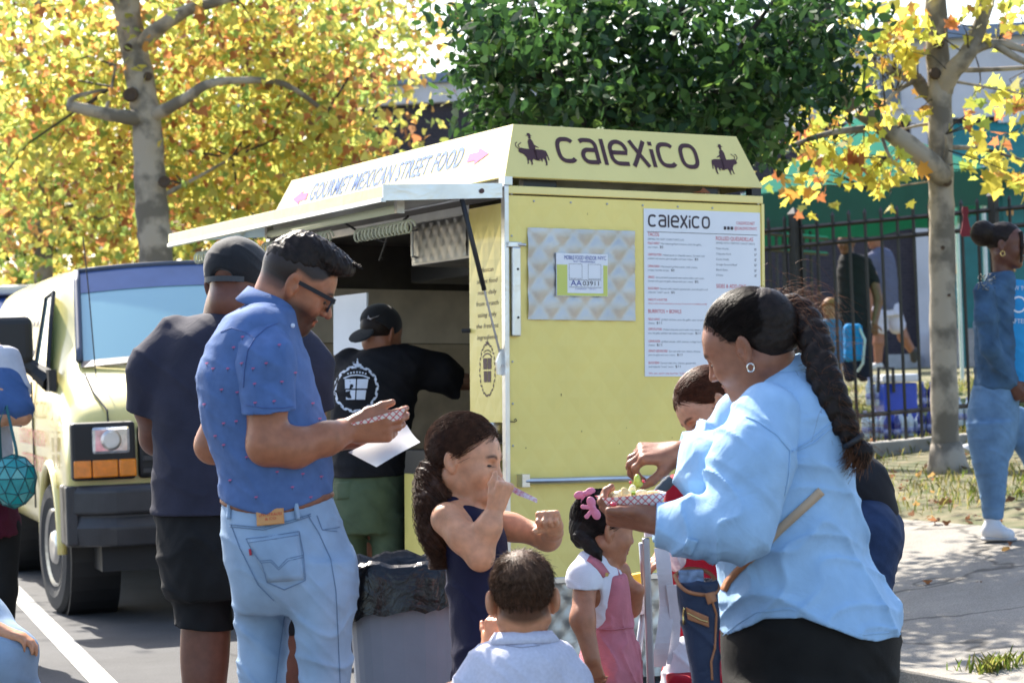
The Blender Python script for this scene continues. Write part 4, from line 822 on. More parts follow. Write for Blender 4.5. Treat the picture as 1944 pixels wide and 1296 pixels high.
# ------------------------------------------------------------------ dark green tree behind the cart
d = 14.; gt = thing('green_tree', 'dense dark green leafy tree rising behind the cart sign', 'tree', P(1215, 1100, d)); gt.location.z = gz(gt.location.x, d); bpy.context.view_layer.update()
mb = MB(); base = gt.location.copy(); limb(mb, [base, P(1190, 600, d), P(1160, 330, d), P(1142, 200, d), P(1130, 60, d), P(1125, -150, d)], .075, .03, 10); mb.build('trunk', M_BARKD, gt, smooth=True, world=True)
for pts in ([(1160, 330), (1080, 180), (1030, 60), (990, -60)], [(1150, 300), (1250, 150), (1300, 0), (1330, -100)], [(1165, 330), (1330, 220), (1450, 120), (1560, 30), (1640, -60)], [(1060, 150), (960, 130), (890, 110)], [(1160, 340), (1280, 270), (1420, 230), (1530, 190)], [(1150, 320), (1020, 250), (900, 200)], [(1330, 220), (1400, 100), (1470, 0)]):
    mb = MB(); limb(mb, [P(x, y, d + random.uniform(-.3, .3)) for x, y in pts], .03, .01, 6); mb.build('branch', M_BARKD, gt, smooth=True, world=True)
r = np.random.default_rng(31); C_ = []
for x, y, rx, ry, n in ((1000, 180, 120, 90, 90), (940, 90, 90, 80, 60), (1150, 200, 130, 80, 120), (1300, 190, 140, 90, 130), (1430, 190, 110, 90, 95), (1520, 110, 90, 80, 70), (1240, 60, 170, 80, 130), (1060, 40, 130, 70, 80), (1450, 30, 130, 70, 80), (1590, 40, 60, 50, 26), (1250, -120, 300, 90, 50), (1415, 270, 50, 40, 26), (960, 235, 60, 25, 22), (1560, 170, 50, 40, 20), (900, 30, 60, 60, 22)):
    a = r.uniform(0, 2 * math.pi, n); q = r.random(n) ** .5
    C_ += [tuple(P(x + rx * q[i] * math.cos(a[i]), y + ry * q[i] * math.sin(a[i]), d + r.normal() * .5)) for i in range(n)]
C_ = np.array(C_); C_ = C_[r.random(len(C_)) < .54]; pos = clustered(r, C_, 17, .105)
leaves('crown', pos, .092, cluster_cols(r, len(C_), 17, GP, GW, .7), OVATE, M_LEAFG, gt, droop=.45, flat=.6, seed=32, curl=.35)
# ------------------------------------------------------------------ right plane tree
d = 16.; rt = thing('plane_tree', 'plane tree with bare trunk and few yellow leaves in front of the fence', 'tree', P(1800, 884, d), group='autumn plane trees')
mb = MB(); out = limb(mb, [P(1800, 900, d), P(1797, 868, d), P(1794, 800, d), P(1790, 600, d), P(1788, 420, d), P(1786, 330, d), P(1785, 200, d), P(1780, 110, d), P(1776, 0, d), P(1772, -150, d), P(1770, -400, d)], .105, .072, 16); tr = mb.build('trunk', M_BARK, rt, smooth=True, world=True)
mb = MB(); mb.tube([P(1801, 902, d), P(1799, 880, d), P(1796, 840, d)], [.17, .14, .11], 14); mb.build('root_flare', M_BARK, rt, smooth=True, world=True)
RL = [([(1790, 335, -.05), (1755, 300, -.2), (1690, 250, -.3), (1640, 215, -.3), (1592, 188, -.3)], .085, .05), ([(1788, 175, 0), (1805, 140, -.1), (1835, 105, -.2), (1858, 55, -.2), (1882, -20, -.2)], .075, .045), ([(1778, 190, 0), (1752, 168, .1), (1742, 150, .1)], .06, .045), ([(1745, 152, .1), (1700, 138, .2), (1660, 120, .3), (1610, 108, .4)], .045, .02),
      ([(1740, 152, .1), (1700, 175, 0), (1680, 200, -.1)], .02, .01), ([(1640, 245, -.3), (1580, 252, -.4), (1520, 270, -.4), (1455, 300, -.4)], .028, .008), ([(1795, 132, 0), (1860, 133, .2), (1960, 128, .3)], .022, .014), ([(1840, 100, -.2), (1890, 82, -.2), (1944, 95, -.2), (1980, 110, -.2)], .035, .02), ([(1890, 85, -.2), (1930, 110, -.2), (1970, 130, -.2)], .03, .02), ([(1805, 280, 0), (1850, 282, .1), (1900, 292, .1), (1960, 310, .1)], .018, .008), ([(1790, 320, -.1), (1798, 285, -.15), (1795, 255, -.2)], .02, .008),
      ([(1670, 245, -.3), (1690, 300, -.4), (1720, 330, -.4)], .016, .006), ([(1785, 235, .1), (1745, 238, .1), (1700, 250, .2)], .016, .006), ([(1812, 155, 0), (1870, 165, .1), (1944, 180, .2)], .012, .006), ([(1790, 330, .1), (1760, 345, .2), (1650, 360, .3)], .01, .005)]
for pts, r0, r1 in RL:
    mb = MB(); limb(mb, [P(x, y, d + q) for x, y, q in pts], r0, r1, 8); mb.build('branch', M_BARK, rt, smooth=True, world=True)
for x, y, r_ in ((1783, 82, .04), (1775, 140, .045), (1798, 345, .035), (1790, 470, .015), (1802, 560, .012)):
    mb = MB(); mb.lathe([(r_ * .2, -r_ * .5), (r_, 0), (r_ * .6, r_ * .3)], 10, Matrix.Translation(P(x, y, d - .10)) @ Matrix.Rotation(R(85), 4, 'X')); mb.build('knot', M_KNOT, tr, world=True, smooth=True)
r = np.random.default_rng(41); C_ = []
for x, y, q, n in ((1470, 340, 30, 4), (1500, 370, 20, 3), (1530, 330, 30, 5), (1560, 290, 30, 6), (1600, 300, 35, 7), (1640, 310, 35, 7), (1680, 330, 30, 6), (1705, 290, 25, 4), (1575, 245, 35, 6), (1520, 255, 25, 4), (1480, 280, 20, 3), (1640, 200, 35, 6), (1690, 210, 30, 5), (1720, 100, 30, 6), (1680, 95, 30, 6), (1630, 70, 35, 7), (1650, 150, 30, 6), (1600, 140, 30, 5), (1750, 60, 30, 4), (1830, 60, 25, 3), (1900, 60, 25, 4), (1930, 20, 30, 4), (1925, 170, 25, 6), (1940, 210, 25, 4), (1830, 255, 25, 4), (1870, 270, 25, 5), (1905, 300, 30, 6), (1935, 330, 25, 6), (1840, 320, 20, 3), (1745, 300, 15, 2), (1690, 375, 15, 2), (1720, 240, 20, 3), (1610, 20, 40, 6), (1700, 30, 40, 6), (1800, 10, 30, 3), (1860, 180, 20, 2), (1550, 350, 20, 2), (1600, -60, 60, 10), (1750, -80, 80, 12), (1900, -60, 80, 10), (1840, 215, 14, 2)):
    for _ in range(n): C_.append(tuple(P(x + r.normal() * q * .55, y + r.normal() * q * .45, d + r.normal() * .35)))
C_ = np.array(C_); C_ = C_[r.random(len(C_)) < .8]; pos = clustered(r, C_, 5, .085); RP = np.array([(.60, .55, .09), (.66, .57, .10), (.50, .54, .10), (.64, .34, .08), (.44, .17, .07), (.36, .45, .09)]); RW = np.array([.3, .26, .16, .13, .07, .08])
leaves('crown', pos, .098, cluster_cols(r, len(C_), 5, RP, RW, .5), LOBED, M_LEAFY, rt, droop=.8, seed=42)
mb = MB()
for c in C_:
    c = Vector(c); s = min((p for pts, *_ in RL for p in [P(x, y, d + q) for x, y, q in pts]), key=lambda q: (q - c).length); mb.tube([s, s.lerp(c, .55) + Vector((r.normal() * .05, r.normal() * .05, .03)), c], [.006, .004, .002], 4)
tag(mb.build('twigs', M_BARKD, rt, world=True), kind='stuff')
# ------------------------------------------------------------------ verge grass and fallen leaves (uncountable)
r = np.random.default_rng(51); n = 26000
gx = r.uniform(1.6, 6.5, n); gy = r.uniform(14, 26, n); k = (gx - KERB0.x) * SNRM.x + (gy - KERB0.y) * SNRM.y
dens = np.sin(gx * 2.1 + 1) * np.cos(gy * 1.7) + r.normal(size=n) * .5; ok = (k > 2.65) & (dens > .0); gx, gy, k = gx[ok], gy[ok], k[ok]
gzv = .03 + .128 * np.minimum(k, 5) + .08 * np.clip(k - 5, 0, 6)
def blades(name, x, y, z, h, cols, label=None, seed=3):
    r = np.random.default_rng(seed); n = len(x); a = r.uniform(0, 6.28, n); hh = h * r.uniform(.5, 1.3, n); w_ = .0025 + .002 * r.random(n); ln = r.uniform(.2, .8, n) * hh
    b = np.stack([x, y, z], 1); sd_ = np.stack([np.cos(a), np.sin(a), 0 * a], 1) * w_[:, None]; ld = np.stack([-np.sin(a), np.cos(a), 0 * a], 1) * ln[:, None]; up_ = np.stack([0 * a, 0 * a, hh], 1)
    V = np.stack([b - sd_, b + sd_, b + sd_ * .7 + ld * .4 + up_ * .65, b + ld + up_, b - sd_ * .7 + ld * .4 + up_ * .65], 1).reshape(-1, 3); F = np.arange(n * 5).reshape(n, 5)
    o = mesh_obj(name, V, F, M_LEAFY, cols=np.repeat(cols, 5, axis=0)); tag(o, label, 'grass', kind='stuff'); return o
GC = np.array([(.12, .18, .03), (.2, .24, .05), (.3, .28, .08), (.42, .36, .14)])
blades('grass', gx, gy, gzv, .06, GC[r.choice(4, len(gx))] * .8, 'patchy green and straw grass on the verge round the tree')
tx, ty = r.normal(1.98, .07, 150), r.normal(9.45, .04, 150); blades('grass_tuft', tx, ty, np.array([gz(a, b) for a, b in zip(tx, ty)]), .06, GC[r.choice(3, 150)], 'small grass tuft growing from the kerb joint at lower right')
n = 700; gx = r.uniform(1.2, 6, n); gy = r.uniform(13.5, 20, n); k = (gx - KERB0.x) * SNRM.x + (gy - KERB0.y) * SNRM.y; ok = (k > 2.4); gx, gy = gx[ok], gy[ok]
ex = r.uniform(1.6, 3, 14); ey = r.uniform(10.8, 13.5, 14); gx = np.r_[gx, ex]; gy = np.r_[gy, ey]
pos = np.stack([gx, gy, np.array([gz(a, b) + .02 for a, b in zip(gx, gy)])], 1); fl = leaves('fallen_leaves', pos, .055, pick(np.array([(.24, .11, .05), (.18, .085, .045), (.34, .21, .08), (.12, .065, .04)]), np.ones(4), len(pos), r), LOBED2, M_LEAFY, None, droop=0, flat=3, seed=52, curl=.5)
tag(fl, 'brown fallen leaves scattered over verge and pavement', 'leaves', kind='stuff')
# ------------------------------------------------------------------ figures: smooth signed-distance modelling, meshed by surface nets
def smin(a, b, k):
    if k <= 0: return np.minimum(a, b)
    h = np.maximum(k - np.abs(a - b), 0) / k; return np.minimum(a, b) - h * h * k * .25
def cat(pts, n=6):   # catmull-rom resample of rows
    A = np.asarray(pts, float); m = len(A); out = []
    for i in range(m - 1):
        p0, p1, p2, p3 = A[max(i - 1, 0)], A[i], A[i + 1], A[min(i + 2, m - 1)]
        for t in np.arange(n) / n: out.append(.5 * (2 * p1 + (p2 - p0) * t + (2 * p0 - 5 * p1 + 4 * p2 - p3) * t * t + (3 * p1 - p0 - 3 * p2 + p3) * t ** 3))
    out.append(A[-1]); return np.array(out)
class Fig:
    def __init__(s): s.p = []; s.disp = None; s.cut = []
    def add(s, f, lo, hi, k=.02, op='u'): s.p.append((f, np.asarray(lo, float), np.asarray(hi, float), k, op)); return s
    def seg(s, a, b, ra, rb=None, k=.02, op='u', flat=None):
        rb = ra if rb is None else rb; a = np.array(a, float); b = np.array(b, float); ba = b - a; L2 = max(ba @ ba, 1e-9); m = max(ra, rb)
        fl = None
        if flat is not None: fd = np.array(flat[0], float); fd /= np.linalg.norm(fd); fl = (fd, flat[1])
        def f(p):
            q = p - a; t = np.clip(q @ ba / L2, 0, 1); v = q - t[:, None] * ba
            if fl: v = v + (v @ fl[0])[:, None] * fl[0] * (1 / fl[1] - 1)
            return np.sqrt((v * v).sum(1)) - (ra + (rb - ra) * t)
        return s.add(f, np.minimum(a, b) - m, np.maximum(a, b) + m, k, op)
    def chain(s, pts, rs, k=.02, flat=None):
        for i in range(len(pts) - 1): s.seg(pts[i], pts[i + 1], rs[i], rs[i + 1], k, flat=flat)
        return s
    def ell(s, c, r, M=None, k=.02, op='u'):
        c = np.array(c, float); r = np.array(r, float); M = None if M is None else np.array(M, float)[:3, :3]
        def f(p):
            q = p - c
            if M is not None: q = q @ M
            a = q / r; k1 = np.sqrt((a * a).sum(1)); b = q / (r * r); k2 = np.sqrt((b * b).sum(1)) + 1e-9; return k1 * (k1 - 1) / k2
        m = r.max(); return s.add(f, c - m, c + m, k, op)
    def stack(s, rows, k=.02, op='u', cap=.012, n=2.0, yaw=0.):   # rows: (z, cx, cy, rx, ry) any order
        A = cat(sorted([tuple(r_) for r_ in rows])); Z = A[:, 0]; Z = np.maximum.accumulate(Z + np.arange(len(Z)) * 1e-7); cy_, sy_ = math.cos(yaw), math.sin(yaw)
        def f(p):
            z = p[:, 2]; cx = np.interp(z, Z, A[:, 1]); cy = np.interp(z, Z, A[:, 2]); rx = np.interp(z, Z, A[:, 3]); ry = np.interp(z, Z, A[:, 4])
            x, y = p[:, 0] - cx, p[:, 1] - cy; u, v = x * cy_ + y * sy_, -x * sy_ + y * cy_
            a, b = np.abs(u / rx), np.abs(v / ry)
            k1 = (a ** n + b ** n) ** (1 / n) if n != 2 else np.sqrt(a * a + b * b); k2 = np.sqrt((u / rx ** 2) ** 2 + (v / ry ** 2) ** 2) + 1e-9
            d = np.where(k1 > .3, k1 * (k1 - 1) / k2, -np.minimum(rx, ry) * .7); d = np.minimum(d, np.maximum(np.abs(u) - rx, np.abs(v) - ry) + .5)
            dc = np.maximum(Z[0] - z, z - Z[-1]); return -smin(-d, -dc, cap)
        m = max(A[:, 3].max(), A[:, 4].max()); return s.add(f, (A[:, 1].min() - m, A[:, 2].min() - m, Z[0]), (A[:, 1].max() + m, A[:, 2].max() + m, Z[-1]), k, op)
    def box(s, c, h, M=None, r=.01, k=.01, op='u'):
        c = np.array(c, float); h = np.array(h, float); M = None if M is None else np.array(M, float)[:3, :3]
        def f(p):
            q = p - c
            if M is not None: q = q @ M
            q = np.abs(q) - h + r; return np.sqrt((np.maximum(q, 0) ** 2).sum(1)) + np.minimum(q.max(1), 0) - r
        m = np.linalg.norm(h); return s.add(f, c - m, c + m, k, op)
    def plane(s, o, n, k=.004):   # keep the side the normal points away from
        o = np.array(o, float); n = np.array(n, float); n = n / np.linalg.norm(n); s.cut.append((lambda p: (p - o) @ n, k)); return s
    def plane_local(s, o, n, c, rad, k=.004):  # plane cut limited to a ball
        o = np.array(o, float); n = np.array(n, float); n = n / np.linalg.norm(n); c = np.array(c, float)
        s.cut.append((lambda p: np.minimum((p - o) @ n, rad - np.sqrt(((p - c) ** 2).sum(1))), k)); return s
    def ev(s, p):
        d = np.full(len(p), .5); mg = .06
        for f, lo, hi, k, op in s.p:
            m = ((p > lo - mg) & (p < hi + mg)).all(1)
            if not m.any(): continue
            q = f(p[m])
            if op == 'u': d[m] = smin(d[m], q, k)
            elif op == 's': d[m] = -smin(-d[m], q, k)
        if s.disp is not None:
            m = np.abs(d) < .08; d[m] += s.disp(p[m])
        for f, k in s.cut: d = -smin(-d, -f(p), k)
        return d
    def bounds(s):
        U = [q for q in s.p if q[4] == 'u']; return np.min([q[1] for q in U], 0) - .015, np.max([q[2] for q in U], 0) + .015
def surfnet(F, o, h):
    S_ = F < 0; nx, ny, nz = F.shape; c = np.zeros((nx - 1, ny - 1, nz - 1), np.int8)
    for i in (0, 1):
        for j in (0, 1):
            for k in (0, 1): c += S_[i:nx - 1 + i, j:ny - 1 + j, k:nz - 1 + k]
    act = (c > 0) & (c < 8); I = np.argwhere(act); idx = np.full(c.shape, -1, np.int64); idx[act] = np.arange(len(I))
    if not len(I): return np.zeros((0, 3)), np.zeros((0, 4), int)
    acc = np.zeros((len(I), 3)); cnt = np.zeros(len(I)); cs = [(i, j, k) for i in (0, 1) for j in (0, 1) for k in (0, 1)]
    val = {q: F[I[:, 0] + q[0], I[:, 1] + q[1], I[:, 2] + q[2]] for q in cs}
    for a in cs:
        for ax in range(3):
            if a[ax]: continue
            b = list(a); b[ax] = 1; b = tuple(b); va, vb = val[a], val[b]; m = (va < 0) != (vb < 0); t = np.where(m, va / np.where(m, va - vb, 1), 0)
            pt = np.array(a, float)[None] + t[:, None] * np.eye(3)[ax]; acc[m] += pt[m]; cnt[m] += 1
    V = (I + acc / cnt[:, None]) * h + o; Fs = []
    for ax in range(3):
        u, v = (ax + 1) % 3, (ax + 2) % 3; sl0 = [slice(None)] * 3; sl1 = [slice(None)] * 3; sl0[ax] = slice(0, -1); sl1[ax] = slice(1, None)
        E_ = np.argwhere(S_[tuple(sl0)] != S_[tuple(sl1)]); ok = (E_[:, u] > 0) & (E_[:, v] > 0) & (E_[:, u] < F.shape[u] - 1) & (E_[:, v] < F.shape[v] - 1); E_ = E_[ok]
        if not len(E_): continue
        def cell(du, dv): q = E_.copy(); q[:, u] -= du; q[:, v] -= dv; return idx[q[:, 0], q[:, 1], q[:, 2]]
        Q = np.stack([cell(1, 1), cell(0, 1), cell(0, 0), cell(1, 0)], 1); ins = S_[E_[:, 0], E_[:, 1], E_[:, 2]]; Q[~ins] = Q[~ins][:, ::-1]; Fs.append(Q)
    return V, np.concatenate(Fs)
def net_box(fig, lo, hi, h):
    lo = np.array(lo, float); hi = np.array(hi, float); B = 4; n = np.maximum(2, np.ceil((hi - lo) / (h * B)).astype(int)); H = h * B
    g = [lo[a] + (np.arange(n[a]) + .5) * H for a in range(3)]; G = np.stack(np.meshgrid(*g, indexing='ij'), -1).reshape(-1, 3); D = fig.ev(G).reshape(n)
    actb = np.abs(D) < H * 1.35
    N = n * B + 1; F = np.repeat(np.repeat(np.repeat(np.where(D < 0, -1., 1.), B, 0), B, 1), B, 2); F = np.pad(F, ((0, 1),) * 3, mode='edge')
    m = np.repeat(np.repeat(np.repeat(actb, B, 0), B, 1), B, 2); m = np.pad(m, ((0, 1),) * 3, mode='edge')
    # also border nodes shared with active blocks
    m2 = m.copy(); m2[1:] |= m[:-1]; m3 = m2.copy(); m3[:, 1:] |= m2[:, :-1]; m4 = m3.copy(); m4[:, :, 1:] |= m3[:, :, :-1]
    I = np.argwhere(m4); F[m4] = fig.ev(lo + I * h); return surfnet(F, lo, h)
def fig_mesh(name, fig, m, parent, h=.006, boxes=None, tint=None, smooth_it=0):
    if boxes is None: lo, hi = fig.bounds(); boxes = [(lo, hi, h)]
    Vs, Fs, o = [], [], 0
    for lo, hi, hh in boxes:
        V, F = net_box(fig, lo, hi, hh); Vs.append(V); Fs.append(F + o); o += len(V)
    V = np.concatenate(Vs); F = np.concatenate(Fs)
    cols = tint(V) if tint else None
    return mesh_obj(name, V, F, m, parent, smooth=True, cols=cols, world=True)
def folds(p, amp, freq, d1, d2, ph=0., warp=1.6, sharp=2.):
    d1 = np.array(d1, float); d2 = np.array(d2, float); q = p @ d1 * freq + ph + warp * np.sin(p @ d2 * freq * .45 + ph * 1.7) + .7 * np.sin(p @ (d1 + d2) * freq * .9 + ph)
    return amp * (((1 - np.abs(np.sin(q))) ** sharp) - .35) * (-1)
def wob(p, amp, freq, ph=0.): return amp * np.sin(p[:, 0] * freq + ph) * np.sin(p[:, 2] * freq * .8 + ph * 2 + 1.3 * np.sin(p[:, 1] * freq * .7)) 
def tubes(name, paths, r0, r1, m, parent, cols=None, sides=3, world=True):
    paths = np.asarray(paths, float); n, k, _ = paths.shape; T = np.gradient(paths, axis=1); T /= np.linalg.norm(T, axis=2)[..., None] + 1e-9
    a = np.where(np.abs(T[..., 2:3]) < .9, np.array([0, 0, 1.]), np.array([1., 0, 0])); u = np.cross(T, a); u /= np.linalg.norm(u, axis=2)[..., None] + 1e-9; v = np.cross(T, u)
    rr = np.linspace(r0, r1, k)[None, :, None]; V = np.stack([paths + rr * (u * math.cos(2 * math.pi * i / sides) + v * math.sin(2 * math.pi * i / sides)) for i in range(sides)], 2)
    ii = np.arange(n)[:, None, None] * k * sides + np.arange(k - 1)[None, :, None] * sides; i0 = np.arange(sides)[None, None, :]; i1 = (i0 + 1) % sides
    F = np.stack([ii + i0, ii + i1, ii + sides + i1, ii + sides + i0], -1).reshape(-1, 4)
    c = None if cols is None else np.repeat(cols, k * sides, axis=0)
    return mesh_obj(name, V.reshape(-1, 3), F, m, parent, smooth=True, cols=c, world=world)
def basis(fwd, up):   # columns x = forward, y = left, z = up
    x = Vector(fwd).normalized(); z = Vector(up); z = (z - x * z.dot(x)).normalized(); y = z.cross(x); return np.array(((x.x, y.x, z.x), (x.y, y.y, z.y), (x.z, y.z, z.z)))
def head(fig, c, fwd, up, s=1., face=1., jaw=1., ears=True, nose=1., full=0., mouth_open=0.):
    B = basis(fwd, up); c = np.array(c, float); L = lambda *q: c + B @ (np.array(q) * s)
    def e(q, r, k=.02, op='u', M=None): fig.ell(L(*q), np.array(r) * s, B if M is None else B @ M, k * s, op)
    def sg(a, b, ra, rb, k=.015, op='u'): fig.seg(L(*a), L(*b), ra * s, rb * s, k * s, op)
    e((-.014, 0, .034), (.098, .077, .088)); e((.038, 0, -.03), (.060, .064 + full * .008, .082), .04); e((.048, 0, .032), (.046, .062, .055), .04)
    for y in (-1, 1):
        sg((-.02, y * .052, -.055), (.066, y * (.018 + full * .006), -.098), .020 + full * .006, .019, .035); e((.064, y * .040, -.034), (.026, .024 + full * .006, .026), .03)
    e((.078, 0, -.098), (.020 * jaw, .023, .018), .02); sg((.088, -.03, .019), (.088, .03, .019), .011, .011, .02)
    for y in (-1, 1):
        e((.103, y * .031, .001), (.013, .017, .010), .014, 's'); e((.0795, y * .031, -.002), (.0145, .0155, .0125), .006)
    sg((.094, 0, .010), (.094 + .026 * nose, 0, -.030), .0085, .0115 * nose, .016); 
    for y in (-1, 1): e((.104, y * .0115, -.034), (.011, .0085, .0085), .008)
    e((.0965, 0, -.060), (.0115, .023, .0065), .008); e((.0935, 0, -.0735 - mouth_open), (.0125, .020, .0075), .008); sg((.107, -.019, -.0662), (.107, .019, -.0662), .0038, .0038, .004, 's')
    if ears:
        for y in (-1, 1):
            Me = np.array(Matrix.Rotation(y * R(-30), 3, 'Z') @ Matrix.Rotation(R(-12), 3, 'Y'))
            e((-.010, y * .083, -.006), (.022, .0088, .034), .005, M=Me); e((-.003, y * .096, -.002), (.0135, .0125, .023), .003, 's', M=Me); e((.004, y * .080, -.010), (.006, .007, .009), .004); e((-.004, y * .079, -.034), (.008, .006, .009), .006)
    return B, L
def head_tint(V, c, B, s, base=None, lip=(.78, .50, .46), brow=None, beard=None, hairline=None, browlen=1.):
    q = ((V - np.array(c)) @ B) / s; x, y, z = q.T; T = np.ones((len(V), 3)); ay = np.abs(y); near = (np.abs(q) < .16).all(1)
    def mixin(w, col): T[:] = T * (1 - w[:, None]) + T * np.array(col) * w[:, None]
    sm = lambda v, a, b: np.clip((v - a) / (b - a), 0, 1)
    w = near * (x > .085) * np.exp(-((z + .0665) / .011) ** 2 * 1.2) * sm(-ay, -.026, -.018); mixin(w, lip)
    if brow is not None:
        bz = .0195 + .006 * np.sin(np.clip((ay - .012) / .04, 0, 1) * 3) ; w = near * (x > .05) * np.exp(-((z - bz) / (.0050 - .04 * np.clip(ay - .03, 0, .03))) ** 2) * sm(ay, .008, .016) * sm(-ay, -.056, -.048); mixin(np.clip(w * 1.2, 0, 1), brow)
        w = near * (x > .07) * np.exp(-((z + .006) / .0022) ** 2) * np.exp(-((ay - .031) / .017) ** 4); mixin(w * .95, (.12, .1, .1))
    if beard is not None:
        w = near * sm(x, -.03, .0) * sm(-z, .028, .055) + near * (x > .07) * np.exp(-((z + .05) / .007) ** 2) * sm(-ay, -.035, -.025); w = np.clip(w, 0, 1) * (1 - np.exp(-((z + .0665) / .009) ** 2) * (x > .09) * (ay < .024)); mixin(w, beard)
    # warm ears, slightly darker sockets are left to light
    return T
def add_eyes(L, B, hs, parent):
    for s_ in (-1, 1):
        f = Fig(); f.ell(L(.0868, s_ * .0315, -.004), np.array((.0115, .0150, .0050)) * hs, B, .002); fig_mesh('eye', f, mat('eye_dark', (.02, .013, .01), .1), parent, .0014)
def hand(fig, wrist, fdir, back, side, curl=(.3, .35, .4, .45), spread=.0, thumb=(.55, .75, -.25), tcurl=.4, s=1., k=.006, flat=1., wr=.027, nails=None):
    """fdir: from wrist to knuckles; back: normal of the back of the hand; side = +1 when thumb is on (back x fdir) side"""
    x = np.array(Vector(fdir).normalized()); z = np.array(back, float); z -= x * (z @ x); z /= np.linalg.norm(z); y = np.cross(z, x) * side; w_ = np.array(wrist, float)
    G = lambda a, b, c: w_ + (x * a + y * b + z * c) * s
    fig.seg(G(-.03, 0, 0), G(.02, 0, 0), wr * s, wr * .98 * s, .012 * s, flat=(z, .74))
    for b0, b1 in ((.018, .030), (.004, .010), (-.010, -.010), (-.018, -.029)): fig.seg(G(.015, b0, 0), G(.085, b1, 0), .0185 * s, .0125 * s, .012 * s)
    tips = []
    for i, (b1, ln, r0) in enumerate(((.030, .074, .0092), (.010, .083, .0095), (-.010, .077, .0090), (-.028, .060, .0080))):
        p = G(.085 - (.004, 0, .003, .012)[i], b1, .002); a = 0.; cu = curl[i]; sp = spread * (1.5 - i) 
        for j, (fr, rr) in enumerate(((.46, 1), (.31, .92), (.23, .82))):
            a += cu * (1.0, 1.25, .8)[j]; dr = x * math.cos(a) - z * math.sin(a); dr = dr + y * sp * .35; dr /= np.linalg.norm(dr)
            q = p + dr * ln * fr * s; fig.seg(p, q, r0 * rr * s, r0 * (1, .92, .80)[j] * .95 * s, k * s); p = q
        tips.append((p, dr, np.cross(dr, y)))
    t = np.array(thumb, float); t /= np.linalg.norm(t); td = x * t[0] + y * t[1] + z * t[2]; p = G(.018, .026, -.004); fig.seg(G(.012, .012, -.003), p + td * .028 * s, .0175 * s, .0145 * s, .014 * s)
    p = p + td * .028 * s; d2 = td * math.cos(tcurl * .5) + (x * .8 - z * .3 - y * .3) * math.sin(tcurl * .5); q = p + d2 * .034 * s; fig.seg(p, q, .0122 * s, .0108 * s, k * s); d3 = td * math.cos(tcurl) + (x * .9 - z * .3 - y * .4) * math.sin(tcurl); d3 /= np.linalg.norm(d3); p2 = q + d3 * .027 * s; fig.seg(q, p2, .0105 * s, .0085 * s, k * s); tips.append((p2, d3, z))
    return tips
def rows_px(d0, rows):   # (py, xl, xr, thickness_m[, depth offset]) -> stack rows
    out = []
    for r_ in rows:
        py, xl, xr, th = r_[:4]; off = r_[4] if len(r_) > 4 else 0.; c = P((xl + xr) / 2, py, d0 + off); out.append((c.z, c.x, c.y, (xr - xl) / 2 / FPX * (d0 + off), th)) 
    return out
def skin(name, col, sss=.12): return mat(name, col, .40, var=.13, scale=45, detail=8., bump=.22, bscale=420, attr='tint', spec=.4, sss=sss)
def cloth(name, col, **k):
    k.setdefault('rough', .85); k.setdefault('var', .08); k.setdefault('scale', 14); k.setdefault('bump', .18); k.setdefault('bscale', 420); k.setdefault('spec', .25); k.setdefault('wrinkle', .12); k.setdefault('wscale', 11)
    return mat(name, col, **k)
def hair_mat(name, col, rough=.35): return mat(name, col, rough + .15, var=.4, scale=60, spec=.18, bump=.3, bscale=300)
def scalp_paths(L, rr, c0, roots, target, k=10, lift=.003, wav=0., seed=0, end=None):
    """strands running over the cranium ellipsoid (head-local) from roots to target; returns world paths"""
    r = np.random.default_rng(seed); n = len(roots); t = np.linspace(0, 1, k)[None, :, None]; tg = np.asarray(target)[None, None, :] + r.normal(size=(n, 1, 3)) * .008
    Q = roots[:, None, :] * (1 - t) + tg * t; u = (Q - c0) / rr; nn = np.linalg.norm(u, axis=2)[..., None]; u = u / np.maximum(nn, 1e-6) * (1 + lift / .09 * (.4 + r.random((n, 1, 1)))); Q = c0 + u * rr
    if wav: ph = r.uniform(0, 6.28, (n, 1)); Q += wav * np.stack([np.sin(t[..., 0] * 14 + ph), np.cos(t[..., 0] * 11 + ph * 1.3), np.sin(t[..., 0] * 17 + ph * .7)], -1)
    return L(Q)
def hits(fig, pts, d0, back=.7, far=.8, lift=.002):
    """camera-ray hits of pixel positions on a figure: world points lifted off the surface"""
    pts = np.asarray(pts, float); o = np.array((0, 0, CAM_H)); D = np.array([np.array(P(x, y, 1.)) - o for x, y in pts]); t = np.full(len(pts), d0 - back); done = np.zeros(len(pts), bool)
    for _ in range(90):
        q = o + D * t[:, None]; s = fig.ev(q); s = np.minimum(s, .12); done |= s < .0004; t = np.where(done, t, t + np.maximum(s, .0003) * .75)
        if done.all(): break
    bad = t > d0 + far
    if bad.any() and (~bad).any(): t[bad] = np.interp(np.flatnonzero(bad), np.flatnonzero(~bad), t[~bad])
    q = o + D * t[:, None]; n = D / np.linalg.norm(D, axis=1)[:, None]; return q - n * lift
def dense(poly, step=4.):
    out = []
    for a, b in zip(poly[:-1], poly[1:]):
        n = max(1, int(math.hypot(b[0] - a[0], b[1] - a[1]) / step)); out += [(a[0] + (b[0] - a[0]) * i / n, a[1] + (b[1] - a[1]) * i / n) for i in range(n)]
    return out + [poly[-1]]
def seam(name, fig, poly, d0, r, m, parent, lift=.001, n=5, step=4.):
    q = hits(fig, dense(poly, step), d0, lift=lift); mb = MB(); mb.tube([tuple(p) for p in q], r, n); return mb.build(name, m, parent, smooth=True, world=True)
